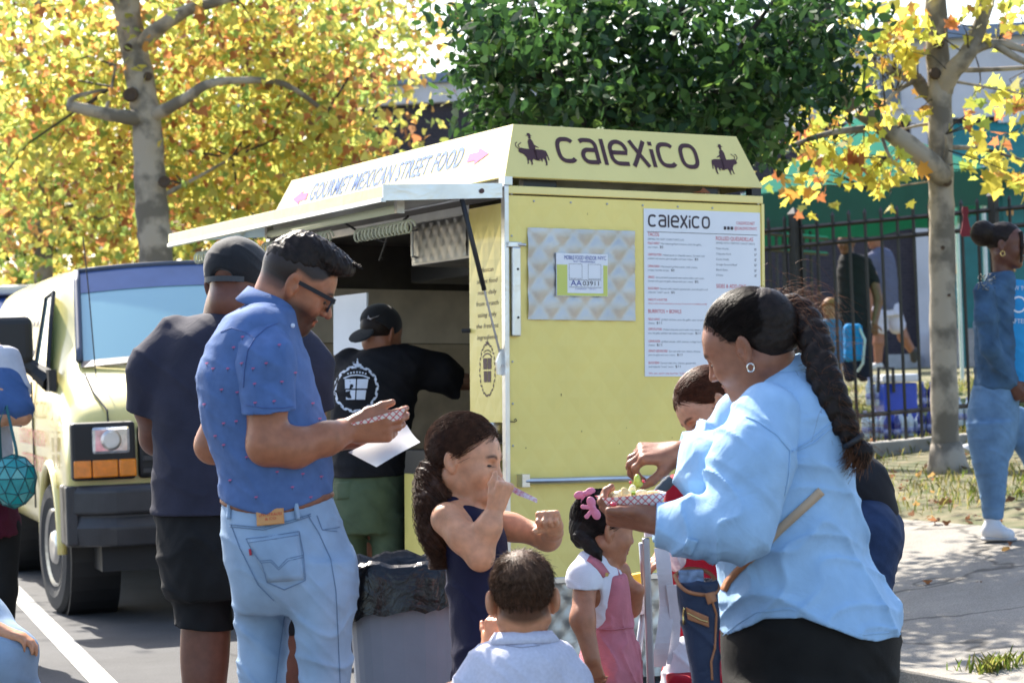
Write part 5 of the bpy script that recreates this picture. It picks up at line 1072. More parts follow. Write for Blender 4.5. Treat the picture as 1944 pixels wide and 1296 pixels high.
def patch(name, fig, quad, d0, m, parent, lift=.003, n=8, thick=.002):
    a, b, c, d = [np.array(q, float) for q in quad]; pts = [(a * (1 - u) + b * u) * (1 - v) + (d * (1 - u) + c * u) * v for v in np.linspace(0, 1, n + 1) for u in np.linspace(0, 1, n + 1)]
    V = hits(fig, pts, d0, lift=lift); F = [(j * (n + 1) + i, j * (n + 1) + i + 1, (j + 1) * (n + 1) + i + 1, (j + 1) * (n + 1) + i) for j in range(n) for i in range(n)]
    o = mesh_obj(name, V, F, m, parent, smooth=True, world=True)
    if thick: md_ = o.modifiers.new('t', 'SOLIDIFY'); md_.thickness = thick; md_.offset = 0
    return o
def decals(name, fig, polys, d0, m, parent, lift=.002):
    mb = MB()
    for poly in polys: q = hits(fig, poly, d0, lift=lift); mb.add([tuple(p) for p in q], [tuple(range(len(poly)))])
    return mesh_obj(name, mb.v, mb.f, m, parent, world=True)
def print_on(name, fig, mbsrc, to_px, d0, m, parent, lift=.002):   # flat artwork (xy) projected onto a figure
    pts = [to_px(v[0], v[1]) for v in mbsrc.v]; q = hits(fig, pts, d0, lift=lift); return mesh_obj(name, q, mbsrc.f, m, parent, world=True)
def collar(name, c, up, fwd, rt, rb, h, m, parent, gap=40, drop=.02, th=.006, off=.0):
    B = basis(fwd, up); c = np.array(c, float); V = []; n = 36; a0 = np.linspace(R(gap / 2), R(360 - gap / 2), n)
    for i, a in enumerate(a0):
        fr = max(0, math.cos(a)); dr = -drop * fr ** 2
        for (r_, z) in ((rt, h), (tuple(q + th for q in rt), h + .002), (tuple(q + th for q in rb), 0 + dr), (rb, -.004 + dr)):
            V.append(c + B @ np.array((r_[0] * math.cos(a) + off, r_[1] * math.sin(a), z + .5 * dr)))
    F = [(i * 4 + j, (i + 1) * 4 + j, (i + 1) * 4 + (j + 1) % 4, i * 4 + (j + 1) % 4) for i in range(n - 1) for j in range(4)] + [(0, 1, 2, 3), tuple((n - 1) * 4 + j for j in (3, 2, 1, 0))]
    o = mesh_obj(name, V, F, m, parent, smooth=True, world=True); return o
def person(label, cx, cy, group=None): 
    return thing('person', label, 'person', (cx, cy, gz(cx, cy)), group=group)
def shoe(fig, ank, toe, w=.045, h=.05):   # simple shoe volume: ankle ground point to toe ground point
    a = Vector(ank); t = Vector(toe); a.z += h; fig.seg(a, (t.x, t.y, t.z + h * .6), h, h * .62, .03); heel = a - (t - a) * .25; fig.seg(a, (heel.x, heel.y, a.z), h, h * .95, .03)
def rel(Lf): return lambda Q: np.asarray(Q) @ Lf[0].T * Lf[2] + Lf[1]
M_JEANS_STITCH = mat('stitch_blue', (.06, .105, .28), .8); M_BLACKCAP = cloth('cap_black', (.012, .012, .014), rough=.8, sheen=.2)
def ground_feet(px, d0): q = P(px, 690, d0); return (q.x, q.y)
# ------------------------------------------------------------------ man in blue shirt
d0 = 5.85; J = lambda x, y, o=0.: P(x, y, d0 + o)
ft = J(560, 1700); bm_ = person('man in blue short-sleeved flamingo shirt and light jeans looking down at food', ft.x, ft.y)
SK1 = skin('skin_tan', (.37, .14, .068))
hc = J(561, 537, .02); hf, hu = Vector((.82, .16, -.54)), Vector((.54, .0, .84)); hs = .95
sk = Fig(); B, L = head(sk, hc, hf, hu, hs, nose=1.05); nb = J(512, 618, .0); nh = L(-.028, 0, -.05)
sk.seg(nh, nb, .060, .066, .03); sk.ell(L(.02, 0, -.085), (.06, .05, .03), B, .03)
sh_r, el_r, wr_r = J(500, 645, -.15), J(507, 845, -.20), J(668, 815, -.12); sh_l, el_l, wr_l = J(428, 630, .15), J(405, 845, .17), J(630, 838, .02)
sk.chain([sh_r, J(508, 740, -.19), el_r], [.040, .054, .047], .03); sk.chain([el_r, J(560, 850, -.19), J(620, 832, -.16), wr_r], [.047, .046, .038, .029], .03)
sk.chain([J(442, 670, .11), el_l], [.036, .045], .03); sk.chain([el_l, J(520, 852, .12), wr_l], [.045, .042, .028], .03)
sk.stack(rows_px(d0, [(620, 440, 545, .13), (720, 392, 580, .17), (900, 425, 615, .16), (960, 430, 615, .15)]), .04)
T1 = hand(sk, wr_r, (1, .02, .06), (0, -1, -.25), 1, curl=(.35, .45, .5, .55), thumb=(.95, .42, -.1), tcurl=.35, s=1.03)
T2 = hand(sk, wr_l, (1, .03, -.02), (0, .15, -1), -1, curl=(.15, .2, .2, .25), thumb=(.6, -.75, .1), tcurl=.2, s=1.0)
zb_ = lambda x: np.interp(x, [-.12, -.06, -.028, -.018, .03, .055, .07, .1], [-.062, -.05, -.045, .028, .022, .035, .06, .09])
def tint1(V):
    T = head_tint(V, hc, B, hs, brow=(.12, .12, .12), beard=(.16, .15, .16), lip=(.8, .5, .45)); q = ((V - np.array(hc)) @ B) / hs
    w = (np.abs(q) < .16).all(1) * np.clip((q[:, 2] - zb_(q[:, 0])) / .014, 0, 1) * (np.abs(q[:, 1]) < .079); w2 = w * np.clip((q[:, 2] + .06) / .05, .45, 1); return T * (1 - w2[:, None] * .94)
lo, hi = np.array(hc) - .15, np.array(hc) + .15
hb = lambda w_, r_: (np.array(w_) + np.array((-.03, -.09, -.10)), np.array(w_) + np.array((.22, .10, .10)), r_)
bl, bh = sk.bounds(); body = fig_mesh('body', sk, SK1, bm_, boxes=[((bl[0], bl[1], bl[2]), (bh[0], bh[1], lo[2] + .002), .006), (lo, hi, .0032)], tint=tint1) if False else None
def body_mesh(fig, m, parent, hc, tint, hands=(), h=.007, hh=.0034, hd=.0030, hr=.15):
    """one continuous skin: coarse everywhere except the head box and the hand boxes"""
    bl, bh = fig.bounds(); fine = [(np.array(hc) - hr, np.array(hc) + hr, hh)] + [(np.array(a), np.array(b), hd) for a, b in hands]
    Vs, Fs, o = [], [], 0
    V, F = net_box(fig, bl, bh, h); ins = np.zeros(len(F), bool); ctr = V[F].mean(1)
    for a, b, _ in fine: ins |= ((ctr > a + h) & (ctr < b - h)).all(1)
    F = F[~ins]; used = np.unique(F); mp = np.full(len(V), -1); mp[used] = np.arange(len(used)); Vs.append(V[used]); Fs.append(mp[F]); o = len(used)
    for a, b, s in fine:
        V, F = net_box(fig, np.maximum(a, bl), np.minimum(b, bh), s); Vs.append(V); Fs.append(F + o); o += len(V)
    V = np.concatenate(Vs); return mesh_obj('body', V, np.concatenate(Fs), m, parent, smooth=True, cols=tint(V) if tint else np.ones((len(V), 3)), world=True)
def hbox(w_, fd, s=1.):   # box round a hand
    a = np.array(w_, float); b = a + np.array(Vector(fd).normalized()) * .19 * s; return np.minimum(a, b) - .075 * s, np.maximum(a, b) + .075 * s
body_mesh(sk, SK1, bm_, hc, tint1, [hbox(wr_r, (1, 0, 0)), hbox(wr_l, (1, 0, 0))])
# hair
HA1 = hair_mat('hair_black', (.018, .011, .008), .32)
hr = Fig(); e = lambda q, r_, k=.02, op='u': hr.ell(L(*q), np.array(r_) * hs, B, k, op)
e((-.014, 0, .040), (.1, .0785, .090)); e((.045, 0, .098), (.055, .062, .034), .03); e((.086, 0, .099), (.037, .055, .035), .03); e((.0, 0, .11), (.07, .06, .03), .03)
hr.plane(L(0, 0, .045), B @ np.array((.28, 0, -1)), .02)
hr.ell(L(.13, 0, .02), np.array((.05, .2, .065)) * hs, B, .02, 's')
hr.disp = lambda p: folds(p, .004, 150, B[:, 1] + B[:, 0] * .5, B[:, 2] + B[:, 0], 1., 1.6) + wob(p, .0012, 220)
fig_mesh('hair', hr, HA1, bm_, .0035)
r = np.random.default_rng(3); n = 7000; th = r.uniform(0, 2 * math.pi, n); ro = np.stack([-.0 + .10 * np.sqrt(r.random(n)) * np.cos(th), .066 * np.sqrt(r.random(n)) * np.sin(th), np.zeros(n)], 1); ro[:, 0] += .02
zt = np.sqrt(np.clip(1 - ((ro[:, 0] + .014) / .102) ** 2 - (ro[:, 1] / .08) ** 2, 0.02, 1)) * .088 + .045; fr = np.clip((ro[:, 0] - .02) / .08, 0, 1); zt = np.maximum(zt, .118 * fr); ro[:, 2] = zt + fr * .008
k = 6; t = np.linspace(0, 1, k)[None, :, None]; dr = np.stack([.7 + r.normal(size=n) * .35, r.normal(size=n) * .4, .35 + .35 * fr + r.normal(size=n) * .25], 1); ln = (.016 - .006 * fr) * r.uniform(.6, 1.3, n)
pth = ro[:, None, :] + dr[:, None, :] * ln[:, None, None] * t - np.array([0, 0, .5])[None, None] * (ln[:, None, None] * t * t)
pth += .0022 * np.stack([np.sin(t[..., 0] * 7 + ro[:, :1] * 900), np.cos(t[..., 0] * 6 + ro[:, 1:2] * 800), np.sin(t[..., 0] * 8 + ro[:, :1] * 500)], -1) * t; tubes('hair_strands', np.array(hc) + (pth * hs) @ B.T, .0008, .0003, HA1, bm_); add_eyes(L, B, hs, bm_)
# glasses
M_LENS = bpy.data.materials.new('clear_lens'); M_LENS.use_nodes = True; _t = M_LENS.node_tree; _tr = _t.nodes.new('ShaderNodeBsdfTransparent'); _tr.inputs[0].default_value = (.75, .75, .75, 1); _mx = _t.nodes.new('ShaderNodeMixShader'); _mx.inputs[0].default_value = .8; _t.nodes['Principled BSDF'].inputs['Roughness'].default_value = .05; _t.nodes['Principled BSDF'].inputs['Base Color'].default_value = (.02, .02, .03, 1); _t.links.new(_t.nodes['Principled BSDF'].outputs[0], _mx.inputs[1]); _t.links.new(_tr.outputs[0], _mx.inputs[2]); _t.links.new(_mx.outputs[0], _t.nodes['Material Output'].inputs[0])
gl = thing('eyeglasses', 'dark framed glasses worn by the man in blue shirt', 'glasses', tuple(hc)); M_GLF = mat('glasses_black', (.012, .014, .02), .3)
for s_ in (-1, 1):
    mb = MB(); rim = [(.112 - .004 * abs(math.cos(a)), s_ * (.033 + .026 * math.copysign(abs(math.cos(a)) ** .7, math.cos(a))), -.002 + .019 * math.copysign(abs(math.sin(a)) ** .7, math.sin(a))) for a in np.linspace(0, 2 * math.pi, 25)[:-1]]
    mb.tube([tuple(L(*q)) for q in rim], .0032, 6, closed=True); mb.build('rim', M_GLF, gl, smooth=True, world=True)
    mb = MB(); mb.add([tuple(L(*q)) for q in rim], [tuple(range(24))]); mb.build('lens', M_LENS, gl, world=True)
    mb = MB(); mb.box(-.5, .5, -.0022, .0022, -.0055, .0055, Matrix(np.vstack([np.column_stack([np.array(B @ np.array((.118, s_ * -.018, .006))) * 1.0, B[:, 1], B[:, 2], L(.052, s_ * .073, .010)]), [0, 0, 0, 1]]).tolist())); mb.build('temple', M_GLF, gl, world=True)
mb = MB(); mb.tube([tuple(L(.116, -.010, .006)), tuple(L(.119, 0, .008)), tuple(L(.116, .010, .006))], .003, 6); mb.build('bridge', M_GLF, gl, world=True)
# shirt
M_SH1 = cloth('blue_chambray', (.082, .145, .315), var=.12, scale=30, wrinkle=.10)
sh = Fig(); sh.stack(rows_px(d0, [(585, 448, 565, .09), (602, 425, 566, .14), (640, 400, 572, .185), (690, 379, 588, .2), (720, 373, 597, .205), (790, 383, 614, .2), (850, 400, 629, .197), (900, 414, 634, .192), (950, 417, 633, .186), (990, 420, 630, .18)]), .03)
sl = Fig(); sl.chain([J(492, 632, -.12), J(506, 690, -.18), J(513, 830, -.215)], [.066, .070, .069], .035); sl.chain([J(442, 655, .10), J(418, 710, .14), J(409, 830, .16)], [.05, .052, .054], .04); sl.plane(J(513, 781, -.2), (.06, .1, -1)); sl.ell(J(513, 800, -.215), (.063, .063, .035), None, .006, 's')
sh.ell(J(492, 632, -.12), (.068, .07, .07), None, .05); sh.ell(J(445, 640, .10), (.05, .05, .05), None, .05)
sh.seg(J(505, 600, 0), J(520, 615, .02), .05, .05, .05)
def sdisp(p): 
    x, z = p[:, 0], p[:, 2]; low = np.clip((1.5 - z) / .3, 0, 1)
    return folds(p, .006, 30, (.95, .2, .12), (.15, .3, .9), .6) * (.45 + .55 * low) + folds(p, .004, 44, (.3, .2, .95), (.9, .1, .2), 2.2) * .6 + wob(p, .0015, 70, .4)
sh.disp = sdisp
sh.cut.append((lambda p: J(520, 968).z - p[:, 2] - 0.0 + .035 * np.abs((p[:, 0] - J(520, 900).x) / .13) ** 1.5 * 1.0, .003))
sl.disp = lambda p: folds(p, .005, 34, (.5, .2, .8), (.8, .2, .2), .3) + wob(p, .002, 70)
so = fig_mesh('shirt', sh, M_SH1, bm_, .005); slo = fig_mesh('sleeves', sl, M_SH1, bm_, .0045); SB = Fig(); SB.ev = lambda p: np.minimum(sh.ev(p), sl.ev(p))
collar('collar', J(512, 590, .0), (.42, 0, .9), (1, .12, -.4), (.068, .062), (.088, .092), .040, M_SH1, bm_, gap=30, drop=.05)
mb = MB(); bp_ = hits(sh, [(562, 622)], d0, lift=.012)[0]
FL = [(480, 700), (505, 690), (458, 690), (432, 700), (530, 655), (535, 725), (483, 729), (460, 640), (520, 762), (484, 765), (561, 708), (448, 800), (424, 804), (408, 828), (387, 768), (468, 868), (526, 896), (594, 766), (575, 870), (575, 900), (436, 912), (486, 944), (590, 944), (610, 905), (600, 840), (392, 690), (420, 740), (443, 660), (404, 700), (424, 845), (550, 830), (607, 795), (555, 925), (450, 745)]
polys = []
for x, y in FL: polys += [[(x - 3.2, y - 1.5), (x + .8, y - 2.8), (x + 3, y - .8), (x + 1.6, y + .4), (x - 2.4, y + .4)], [(x + 2, y - 2.4), (x + 3.6, y - 3.2), (x + 3.2, y - .4)]]
tag(decals('flamingo_print', SB, polys, d0, mat('flamingo_pink', (.44, .10, .24), .8), so, .0022), kind='stuff')
polys = [[(x - .5, y), (x + .4, y), (x + .5, y + 5), (x - .6, y + 5)] for x, y in FL]
tag(decals('flamingo_legs', SB, polys, d0, mat('flamingo_dark', (.05, .03, .08), .8), so, .002), kind='stuff')
seam('yoke_seam', SB, [(418, 630), (440, 622), (465, 630), (483, 642)], d0, .0010, M_JEANS_STITCH, so); seam('sleeve_seam', SB, [(483, 642), (470, 665), (464, 700), (462, 735)], d0, .0012, M_JEANS_STITCH, so); seam('shoulder_seam', SB, [(483, 642), (505, 622), (530, 612)], d0, .0010, M_JEANS_STITCH, so)
seam('sleeve_hem', SB, [(466, 768), (500, 774), (540, 774), (560, 770)], d0, .0013, M_JEANS_STITCH, so)
mb = MB(); mb.lathe([(.0055, -.001), (.0055, .002), (.004, .003)], 12, Matrix.Translation(J(556, 618, -.112)) @ Matrix.Rotation(R(75), 4, 'X')); mb.build('button', mat('button_white', (.7, .72, .8), .4), so, world=True)
# jeans
M_JN = cloth('light_denim', (.27, .37, .50), var=.16, scale=9, bscale=500, wrinkle=.10)
jn = Fig(); jn.stack(rows_px(d0, [(940, 421, 630, .168), (985, 419, 646, .178), (1030, 421, 663, .19), (1080, 432, 677, .19), (1125, 440, 678, .165), (1160, 450, 668, .12)]), .03)
jn.stack(rows_px(d0, [(1075, 445, 560, .10, .07), (1140, 441, 556, .102, .07), (1200, 448, 550, .095, .07), (1296, 450, 545, .088, .06), (1420, 456, 545, .078, .05), (1560, 462, 545, .07, .04), (1712, 462, 550, .068, .04)]), .035)
jn.stack(rows_px(d0, [(1060, 535, 676, .12, -.06), (1130, 548, 678, .118, -.06), (1200, 558, 671, .107, -.05), (1296, 566, 668, .096, -.04), (1420, 572, 664, .084, -.03), (1560, 580, 664, .074, -.02), (1712, 580, 668, .07, -.02)]), .035)
jn.disp = lambda p: folds(p, .008, 30, (.25, .1, .95), (.9, .2, -.3), 1.1, sharp=3) * np.clip((.95 - p[:, 2]) / .2, .15, 1) + folds(p, .004, 48, (.5, .1, .8), (.8, .3, .2), .2)
jo = fig_mesh('jeans', jn, M_JN, bm_, .0055)
S2 = mat('denim_seam', (.13, .20, .31), .85)
for pl in ([(467, 1022), (500, 1019), (568, 1008)], [(467, 1022), (478, 1045), (497, 1070), (507, 1105), (540, 1119), (580, 1101), (576, 1050), (568, 1008)], [(470, 1030), (567, 1015)], [(493, 1064), (515, 1062), (529, 1077), (545, 1060), (576, 1053)], [(495, 1068), (514, 1066), (529, 1081), (547, 1064), (576, 1057)], [(436, 995), (500, 1001), (560, 985), (590, 975)], [(436, 999), (500, 1005), (560, 989), (590, 979)], [(585, 978), (605, 1010), (628, 1060), (638, 1120), (642, 1200), (646, 1296)], [(438, 995), (455, 1040), (490, 1110), (520, 1140)], [(602, 978), (612, 1005), (645, 1000)], [(612, 1005), (640, 1008)], [(540, 1170), (530, 1240), (524, 1296)]):
    seam('seam', jn, pl, d0, .0011, S2, jo, lift=.0022)
patch('back_pocket', jn, [(468, 1021), (567, 1009), (577, 1100), (509, 1105)], d0, M_JN, jo, lift=.001, thick=.003)
M_LEATH = mat('belt_leather', (.22, .075, .035), .5, var=.2, scale=40); bt = Fig(); bt.stack(rows_px(d0, [(936, 419, 633, .172), (978, 417, 642, .18)]), .01, cap=.004); bt.cut.append((lambda p: np.maximum(P(520, 967, d0).z - p[:, 2] + .012 * np.abs((p[:, 0] - J(520, 900).x) / .1) ** 2, p[:, 2] - P(520, 940, d0).z - .03), .003)); fig_mesh('belt', bt, M_LEATH, bm_, .005)
pt = patch('brand_patch', jn, [(486, 968), (538, 962), (540, 993), (488, 998)], d0, mat('patch_tan', (.58, .28, .10), .7, var=.1), jo, lift=.009)
b2 = MB(); text_add(b2, "LEVI STRAUSS", Matrix(), .08, .92, .55, .18); text_add(b2, "& CO", Matrix(), .3, .7, .3, .16); print_on('patch_text', jn, b2, lambda x, y: (487 + 52 * x + 1 * (1 - y), 998 - 31 * y - 5 * x), d0, mat('patch_red', (.5, .05, .03), .7), jo, lift=.0115)
patch('red_tab', jn, [(472, 1042), (476, 1041), (478, 1053), (474, 1054)], d0, mat('tab_red', (.4, .02, .04), .7), jo, lift=.006, n=2)
for x0, y0, x1, y1 in ((436, 950, 434, 984), (562, 956, 566, 985)): seam('belt_loop', jn, [(x0, y0), (x1, y1)], d0, .006, M_JN, jo, lift=.008)
sf = Fig(); shoe(sf, J(500, 1738, .05), J(610, 1745, .08)); shoe(sf, J(620, 1742, -.02), J(735, 1748, .02)); fig_mesh('shoes', sf, mat('shoe_white', (.5, .5, .5), .6), bm_, .008)
# tray with food and paper held by him
fd = thing('food_tray', 'small red checked paper tray of food in the hands of the blue-shirted man', 'food tray', J(715, 806, -.1))
def check_mat(name, sc=150.):
    m = mat(name, (.80, .76, .72), .6, var=.03); t = m.node_tree; N, Lk = t.nodes, t.links; b = N['Principled BSDF']; src = b.inputs['Base Color'].links[0].from_socket
    tc = N.new('ShaderNodeTexCoord'); outs = []
    for rot in (45, -45):
        mpn = N.new('ShaderNodeMapping'); mpn.inputs['Rotation'].default_value = (0, R(rot), 0); Lk.new(tc.outputs['Object'], mpn.inputs[0]); w1 = N.new('ShaderNodeTexWave'); w1.inputs['Scale'].default_value = sc / 6; w1.bands_direction = 'X'; Lk.new(mpn.outputs[0], w1.inputs[0])
        g = N.new('ShaderNodeMath'); g.operation = 'GREATER_THAN'; g.inputs[1].default_value = .9; Lk.new(w1.outputs['Fac'], g.inputs[0]); outs.append(g)
    mx = N.new('ShaderNodeMath'); mx.operation = 'MAXIMUM'; Lk.new(outs[0].outputs[0], mx.inputs[0]); Lk.new(outs[1].outputs[0], mx.inputs[1]); m2 = N.new('ShaderNodeMix'); m2.data_type = 'RGBA'; Lk.new(mx.outputs[0], m2.inputs[0]); Lk.new(src, m2.inputs[6]); m2.inputs[7].default_value = (.6, .08, .10, 1); Lk.new(m2.outputs[2], b.inputs['Base Color']); return m
M_CHK = check_mat('check_paper')
def tray(parent, c, xd, yd, L_, W_, H_, flare=.02):
    c = np.array(c); x = np.array(Vector(xd).normalized()); y = np.array(yd, float); y -= x * (x @ y); y /= np.linalg.norm(y); z = np.cross(x, y); z *= np.sign(z[2]); rg = []
    for s, hh in ((1., 0.), (1 + flare / L_ * 2, H_), (1 + flare / L_ * 2 - .02, H_), (.97, .003)):
        ll, ww = L_ / 2 + (s - 1) * L_ / 2, W_ / 2 + (s - 1) * L_ / 2; rg.append([tuple(c + x * a * ll + y * b * ww + z * hh) for a, b in ((-1, -1), (0, -1), (1, -1), (1, 0), (1, 1), (0, 1), (-1, 1), (-1, 0))])
    mb = MB(); mb.loft(rg); return mb.build('paper_tray', M_CHK, parent, world=True), x, y, z
tr_, tx_, ty_, tz_ = tray(fd, J(722, 806, -.09), (1, .1, .25), (0, 1, 0), .105, .075, .024)
def food_bits(parent, c, x, y, z, rl, rw, n, cols, seed, sz=.012, name='topping'):
    r = np.random.default_rng(seed); c = np.array(c)
    for i in range(n):
        f = Fig(); p = c + x * r.uniform(-rl, rl) + y * r.uniform(-rw, rw) + z * r.uniform(0, sz); s = sz * r.uniform(.6, 1.2); f.ell(p, (s, s * .8, s * .5), None, .01); f.ell(p + r.normal(size=3) * s * .6, (s * .7, s * .5, s * .6), None, .01); f.disp = lambda q, s=s: wob(q, s * .25, 2.2 / s, i); fig_mesh(name, f, cols[i % len(cols)], parent, .003)
M_LETT = mat('lettuce', (.30, .48, .05), .5, var=.3, scale=90, trans=.3); M_TORT = mat('tortilla', (.66, .52, .24), .7, var=.15, scale=60); M_CHEESE = mat('cheese', (.78, .70, .42), .5, var=.12, scale=80)
food_bits(fd, J(722, 797, -.09), tx_, ty_, tz_, .03, .02, 4, [M_LETT, M_TORT, M_CHEESE], 5, .013)
pp = thing('paper_napkin', 'white sheet of paper held under the tray by blue-shirted man', 'paper', J(730, 845, -.02)); V = []
q4 = [J(661, 858, -.04), J(715, 886, -.10), J(798, 838, -.06), J(772, 806, 0)]
for j in range(11):
    for i in range(13):
        u, v = i / 12, j / 10; p = (q4[0].lerp(q4[1], v)).lerp(q4[3].lerp(q4[2], v), u); V.append(tuple(p + Vector((0, -.006 * math.sin(u * 5 + v * 2), .007 * math.sin(u * 4) * math.sin(v * 3) ))))
po_ = mesh_obj('sheet', V, [(j * 13 + i, j * 13 + i + 1, (j + 1) * 13 + i + 1, (j + 1) * 13 + i) for j in range(10) for i in range(12)], mat('napkin', (.82, .82, .84), .7, var=.02, trans=.3), pp, smooth=True, world=True)
# ------------------------------------------------------------------ man in black cap
d0 = 7.0; J = lambda x, y, o=0.: P(x, y, d0 + o)
ft = J(420, 1600); cm = person('man seen from behind in black cap, navy T-shirt and black shorts', ft.x, ft.y)
SK2 = skin('skin_dark_brown', (.15, .055, .032)); hc2 = J(452, 540, .0); s2 = 1.06; sk = Fig(); B2, L2 = head(sk, hc2, (.30, .94, -.10), (.05, .08, 1), s2, full=1.)
sk.seg(L2(-.02, 0, -.05), J(440, 610, .0), .078, .088, .03); sk.seg(L2(-.07, 0, -.06), J(438, 600, -.02), .05, .07, .04)
sk.chain([J(320, 660, .02), J(290, 770, .03), J(300, 830, .12)], [.05, .056, .055], .03); sk.chain([J(300, 830, .12), J(400, 850, .35)], [.052, .035], .03)
sk.chain([J(550, 675, 0), J(590, 750, .03), J(585, 790, .08)], [.05, .056, .052], .03); sk.chain([J(585, 790, .08), J(520, 820, .35)], [.05, .035], .03)
sk.stack(rows_px(d0, [(620, 370, 520, .12), (700, 310, 570, .17), (960, 310, 560, .18)]), .04)
sk.stack(rows_px(d0, [(1150, 345, 440, .075, .02), (1240, 342, 436, .078, .02), (1300, 346, 430, .08, .02), (1400, 350, 420, .065, .04), (1520, 362, 412, .045, .05), (1590, 362, 415, .045, .05)]), .03); sk.stack(rows_px(d0, [(1150, 470, 575, .075, .05), (1240, 480, 575, .078, .05), (1300, 490, 572, .08, .05), (1420, 500, 562, .065, .07), (1590, 505, 555, .045, .07)]), .03)
for x_, y_ in ((388, 1590), (530, 1595)): sk.seg(J(x_, y_, .05), J(x_ + 20, y_ + 15, .22), .04, .035, .03)
zb2 = lambda q: (q[:, 2] > -.035) * (q[:, 0] < .04)
def tint2(V):
    T = head_tint(V, hc2, B2, s2, brow=(.3, .3, .3), beard=(.4, .4, .4)); return T
hd_l = J(400, 850, .35); hand(sk, hd_l, (.5, .5, 0), (0, 0, -1), -1, s=1.05); hd_r = J(520, 820, .35); hand(sk, hd_r, (-.4, .6, 0), (0, 0, -1), 1, s=1.05)
body_mesh(sk, SK2, cm, hc2, tint2, h=.008, hh=.0045)
cp = thing('baseball_cap', 'plain black cap worn backwards by the man beside the van', 'cap', tuple(L2(0, 0, .05)))
cf = Fig(); cf.ell(L2(-.012, 0, .045), np.array((.115, .093, .094)) * s2, B2, .01); cf.plane(L2(0, 0, -.006), B2 @ np.array((-.05, 0, -1)), .004); cf.ell(L2(-.125, 0, .0), np.array((.04, .038, .03)) * s2, B2, .006, 's')
cf.disp = lambda p: folds(p, .0022, 60, (.3, .1, .9), (.9, .2, .1), .4)
fig_mesh('crown', cf, M_BLACKCAP, cp, .004)
mb = MB(); aa = np.linspace(-.75, .75, 13); mb.loft([[Vector(L2(-.011 - q_ * math.cos(a), q_ * .8 * math.sin(a), zz_)) for q_, zz_ in ((.112, -.006), (.115, -.006), (.115, .010), (.112, .010))] for a in aa]); mb.build('strap', mat('strap_black', (.03, .03, .033), .5), cp, world=True)
bf = Fig(); bf.ell(L2(.115, 0, .02), np.array((.075, .082, .006)) * s2, B2, .01); bf.plane(L2(.08, 0, 0), -B2[:, 0]); fig_mesh('visor', bf, M_BLACKCAP, cp, .005)
mb = MB(); mb.lathe([(.006, 0), (.005, .004), (.002, .006)], 10, Matrix.Translation(L2(-.012, 0, .133))); mb.build('top_button', M_BLACKCAP, cp, world=True)
M_NAVY = cloth('navy_tee', (.026, .026, .044), var=.15, scale=10, wrinkle=.12)
t2 = Fig(); t2.stack(rows_px(d0, [(592, 385, 510, .11), (612, 350, 540, .14), (640, 312, 565, .165), (700, 285, 585, .185), (780, 285, 585, .2), (850, 290, 580, .21), (920, 288, 580, .215), (985, 287, 580, .215)]), .03)
t2.chain([J(335, 640, .0), J(295, 700, .0), J(281, 775, .03)], [.07, .074, .068], .06); t2.chain([J(545, 645, .0), J(580, 700, .0), J(592, 775, .03)], [.075, .076, .07], .06)
t2.disp = lambda p: folds(p, .005, 22, (.85, .2, .45), (.3, .2, .9), .9) + folds(p, .0035, 36, (.2, .2, .95), (.9, .1, .1), 2.) * np.clip((1.35 - p[:, 2]) / .3, .1, 1) + wob(p, .0012, 50)
t2.plane_local(J(281, 787, .03), (-.25, .1, -1), J(270, 800, .03), .11); t2.plane_local(J(592, 787, .03), (.25, .1, -1), J(600, 800, .03), .11); t2.plane(J(430, 970), (0.01, 0, -1))
to = fig_mesh('tshirt', t2, M_NAVY, cm, .006); collar('neckband', J(446, 596, .0), (0, .1, 1), (.1, 1, 0), (.088, .092), (.094, .10), .006, M_NAVY, cm, gap=1, drop=.0)
M_BSH = cloth('black_denim', (.010, .010, .011), var=.3, scale=12)
s3 = Fig(); s3.stack(rows_px(d0, [(950, 297, 572, .19), (1020, 296, 580, .2), (1090, 306, 585, .19), (1130, 315, 585, .16)]), .03); s3.stack(rows_px(d0, [(1060, 305, 442, .13, .02), (1130, 322, 442, .115, .02), (1200, 338, 442, .108, .02)]), .03); s3.stack(rows_px(d0, [(1060, 448, 586, .13, .04), (1130, 455, 584, .115, .04), (1200, 462, 582, .108, .04)]), .03)
s3.disp = lambda p: folds(p, .009, 26, (.4, .2, .85), (.9, .2, -.2), .5) + wob(p, .002, 80); s3.plane(J(400, 1193), (-.12, 0, -1)); fig_mesh('shorts', s3, M_BSH, cm, .007)
sf = Fig(); shoe(sf, J(388, 1625, .02), J(410, 1620, .25)); shoe(sf, J(530, 1625, .04), J(545, 1620, .28)); fig_mesh('shoes', sf, mat('shoe_dark', (.03, .03, .03), .6), cm, .01)
# ------------------------------------------------------------------ woman in light blue shirt
d0 = 5.7; J = lambda x, y, o=0.: P(x, y, d0 + o)
ft = J(1530, 1700); lw = person('woman with long dark braid in light blue denim shirt eating from a paper tray', ft.x, ft.y)
SK3 = skin('skin_brown', (.29, .115, .062)); hc = J(1421, 655, .0); hf, hu = Vector((-.82, .36, -.42)), Vector((-.40, .06, .91)); hs = 1.04
sk = Fig(); B, L = head(sk, hc, hf, hu, hs, full=1.2, nose=.9, ears=True); sk.seg(L(-.03, 0, -.05), J(1470, 745, .02), .066, .078, .03); sk.ell(L(.03, 0, -.09), (.06, .055, .035), B, .03)
wl, wr = J(1232, 985, -.17), J(1288, 862, .06); el_ = J(1395, 1010, -.26)
sk.chain([J(1450, 820, -.13), el_], [.05, .06], .03); sk.chain([el_, wl], [.06, .034], .03); sk.chain([J(1405, 820, .15), J(1370, 865, .18), wr], [.05, .05, .034], .03); sk.stack(rows_px(d0, [(740, 1420, 1560, .13), (900, 1370, 1590, .18), (1100, 1400, 1640, .2)]), .04)
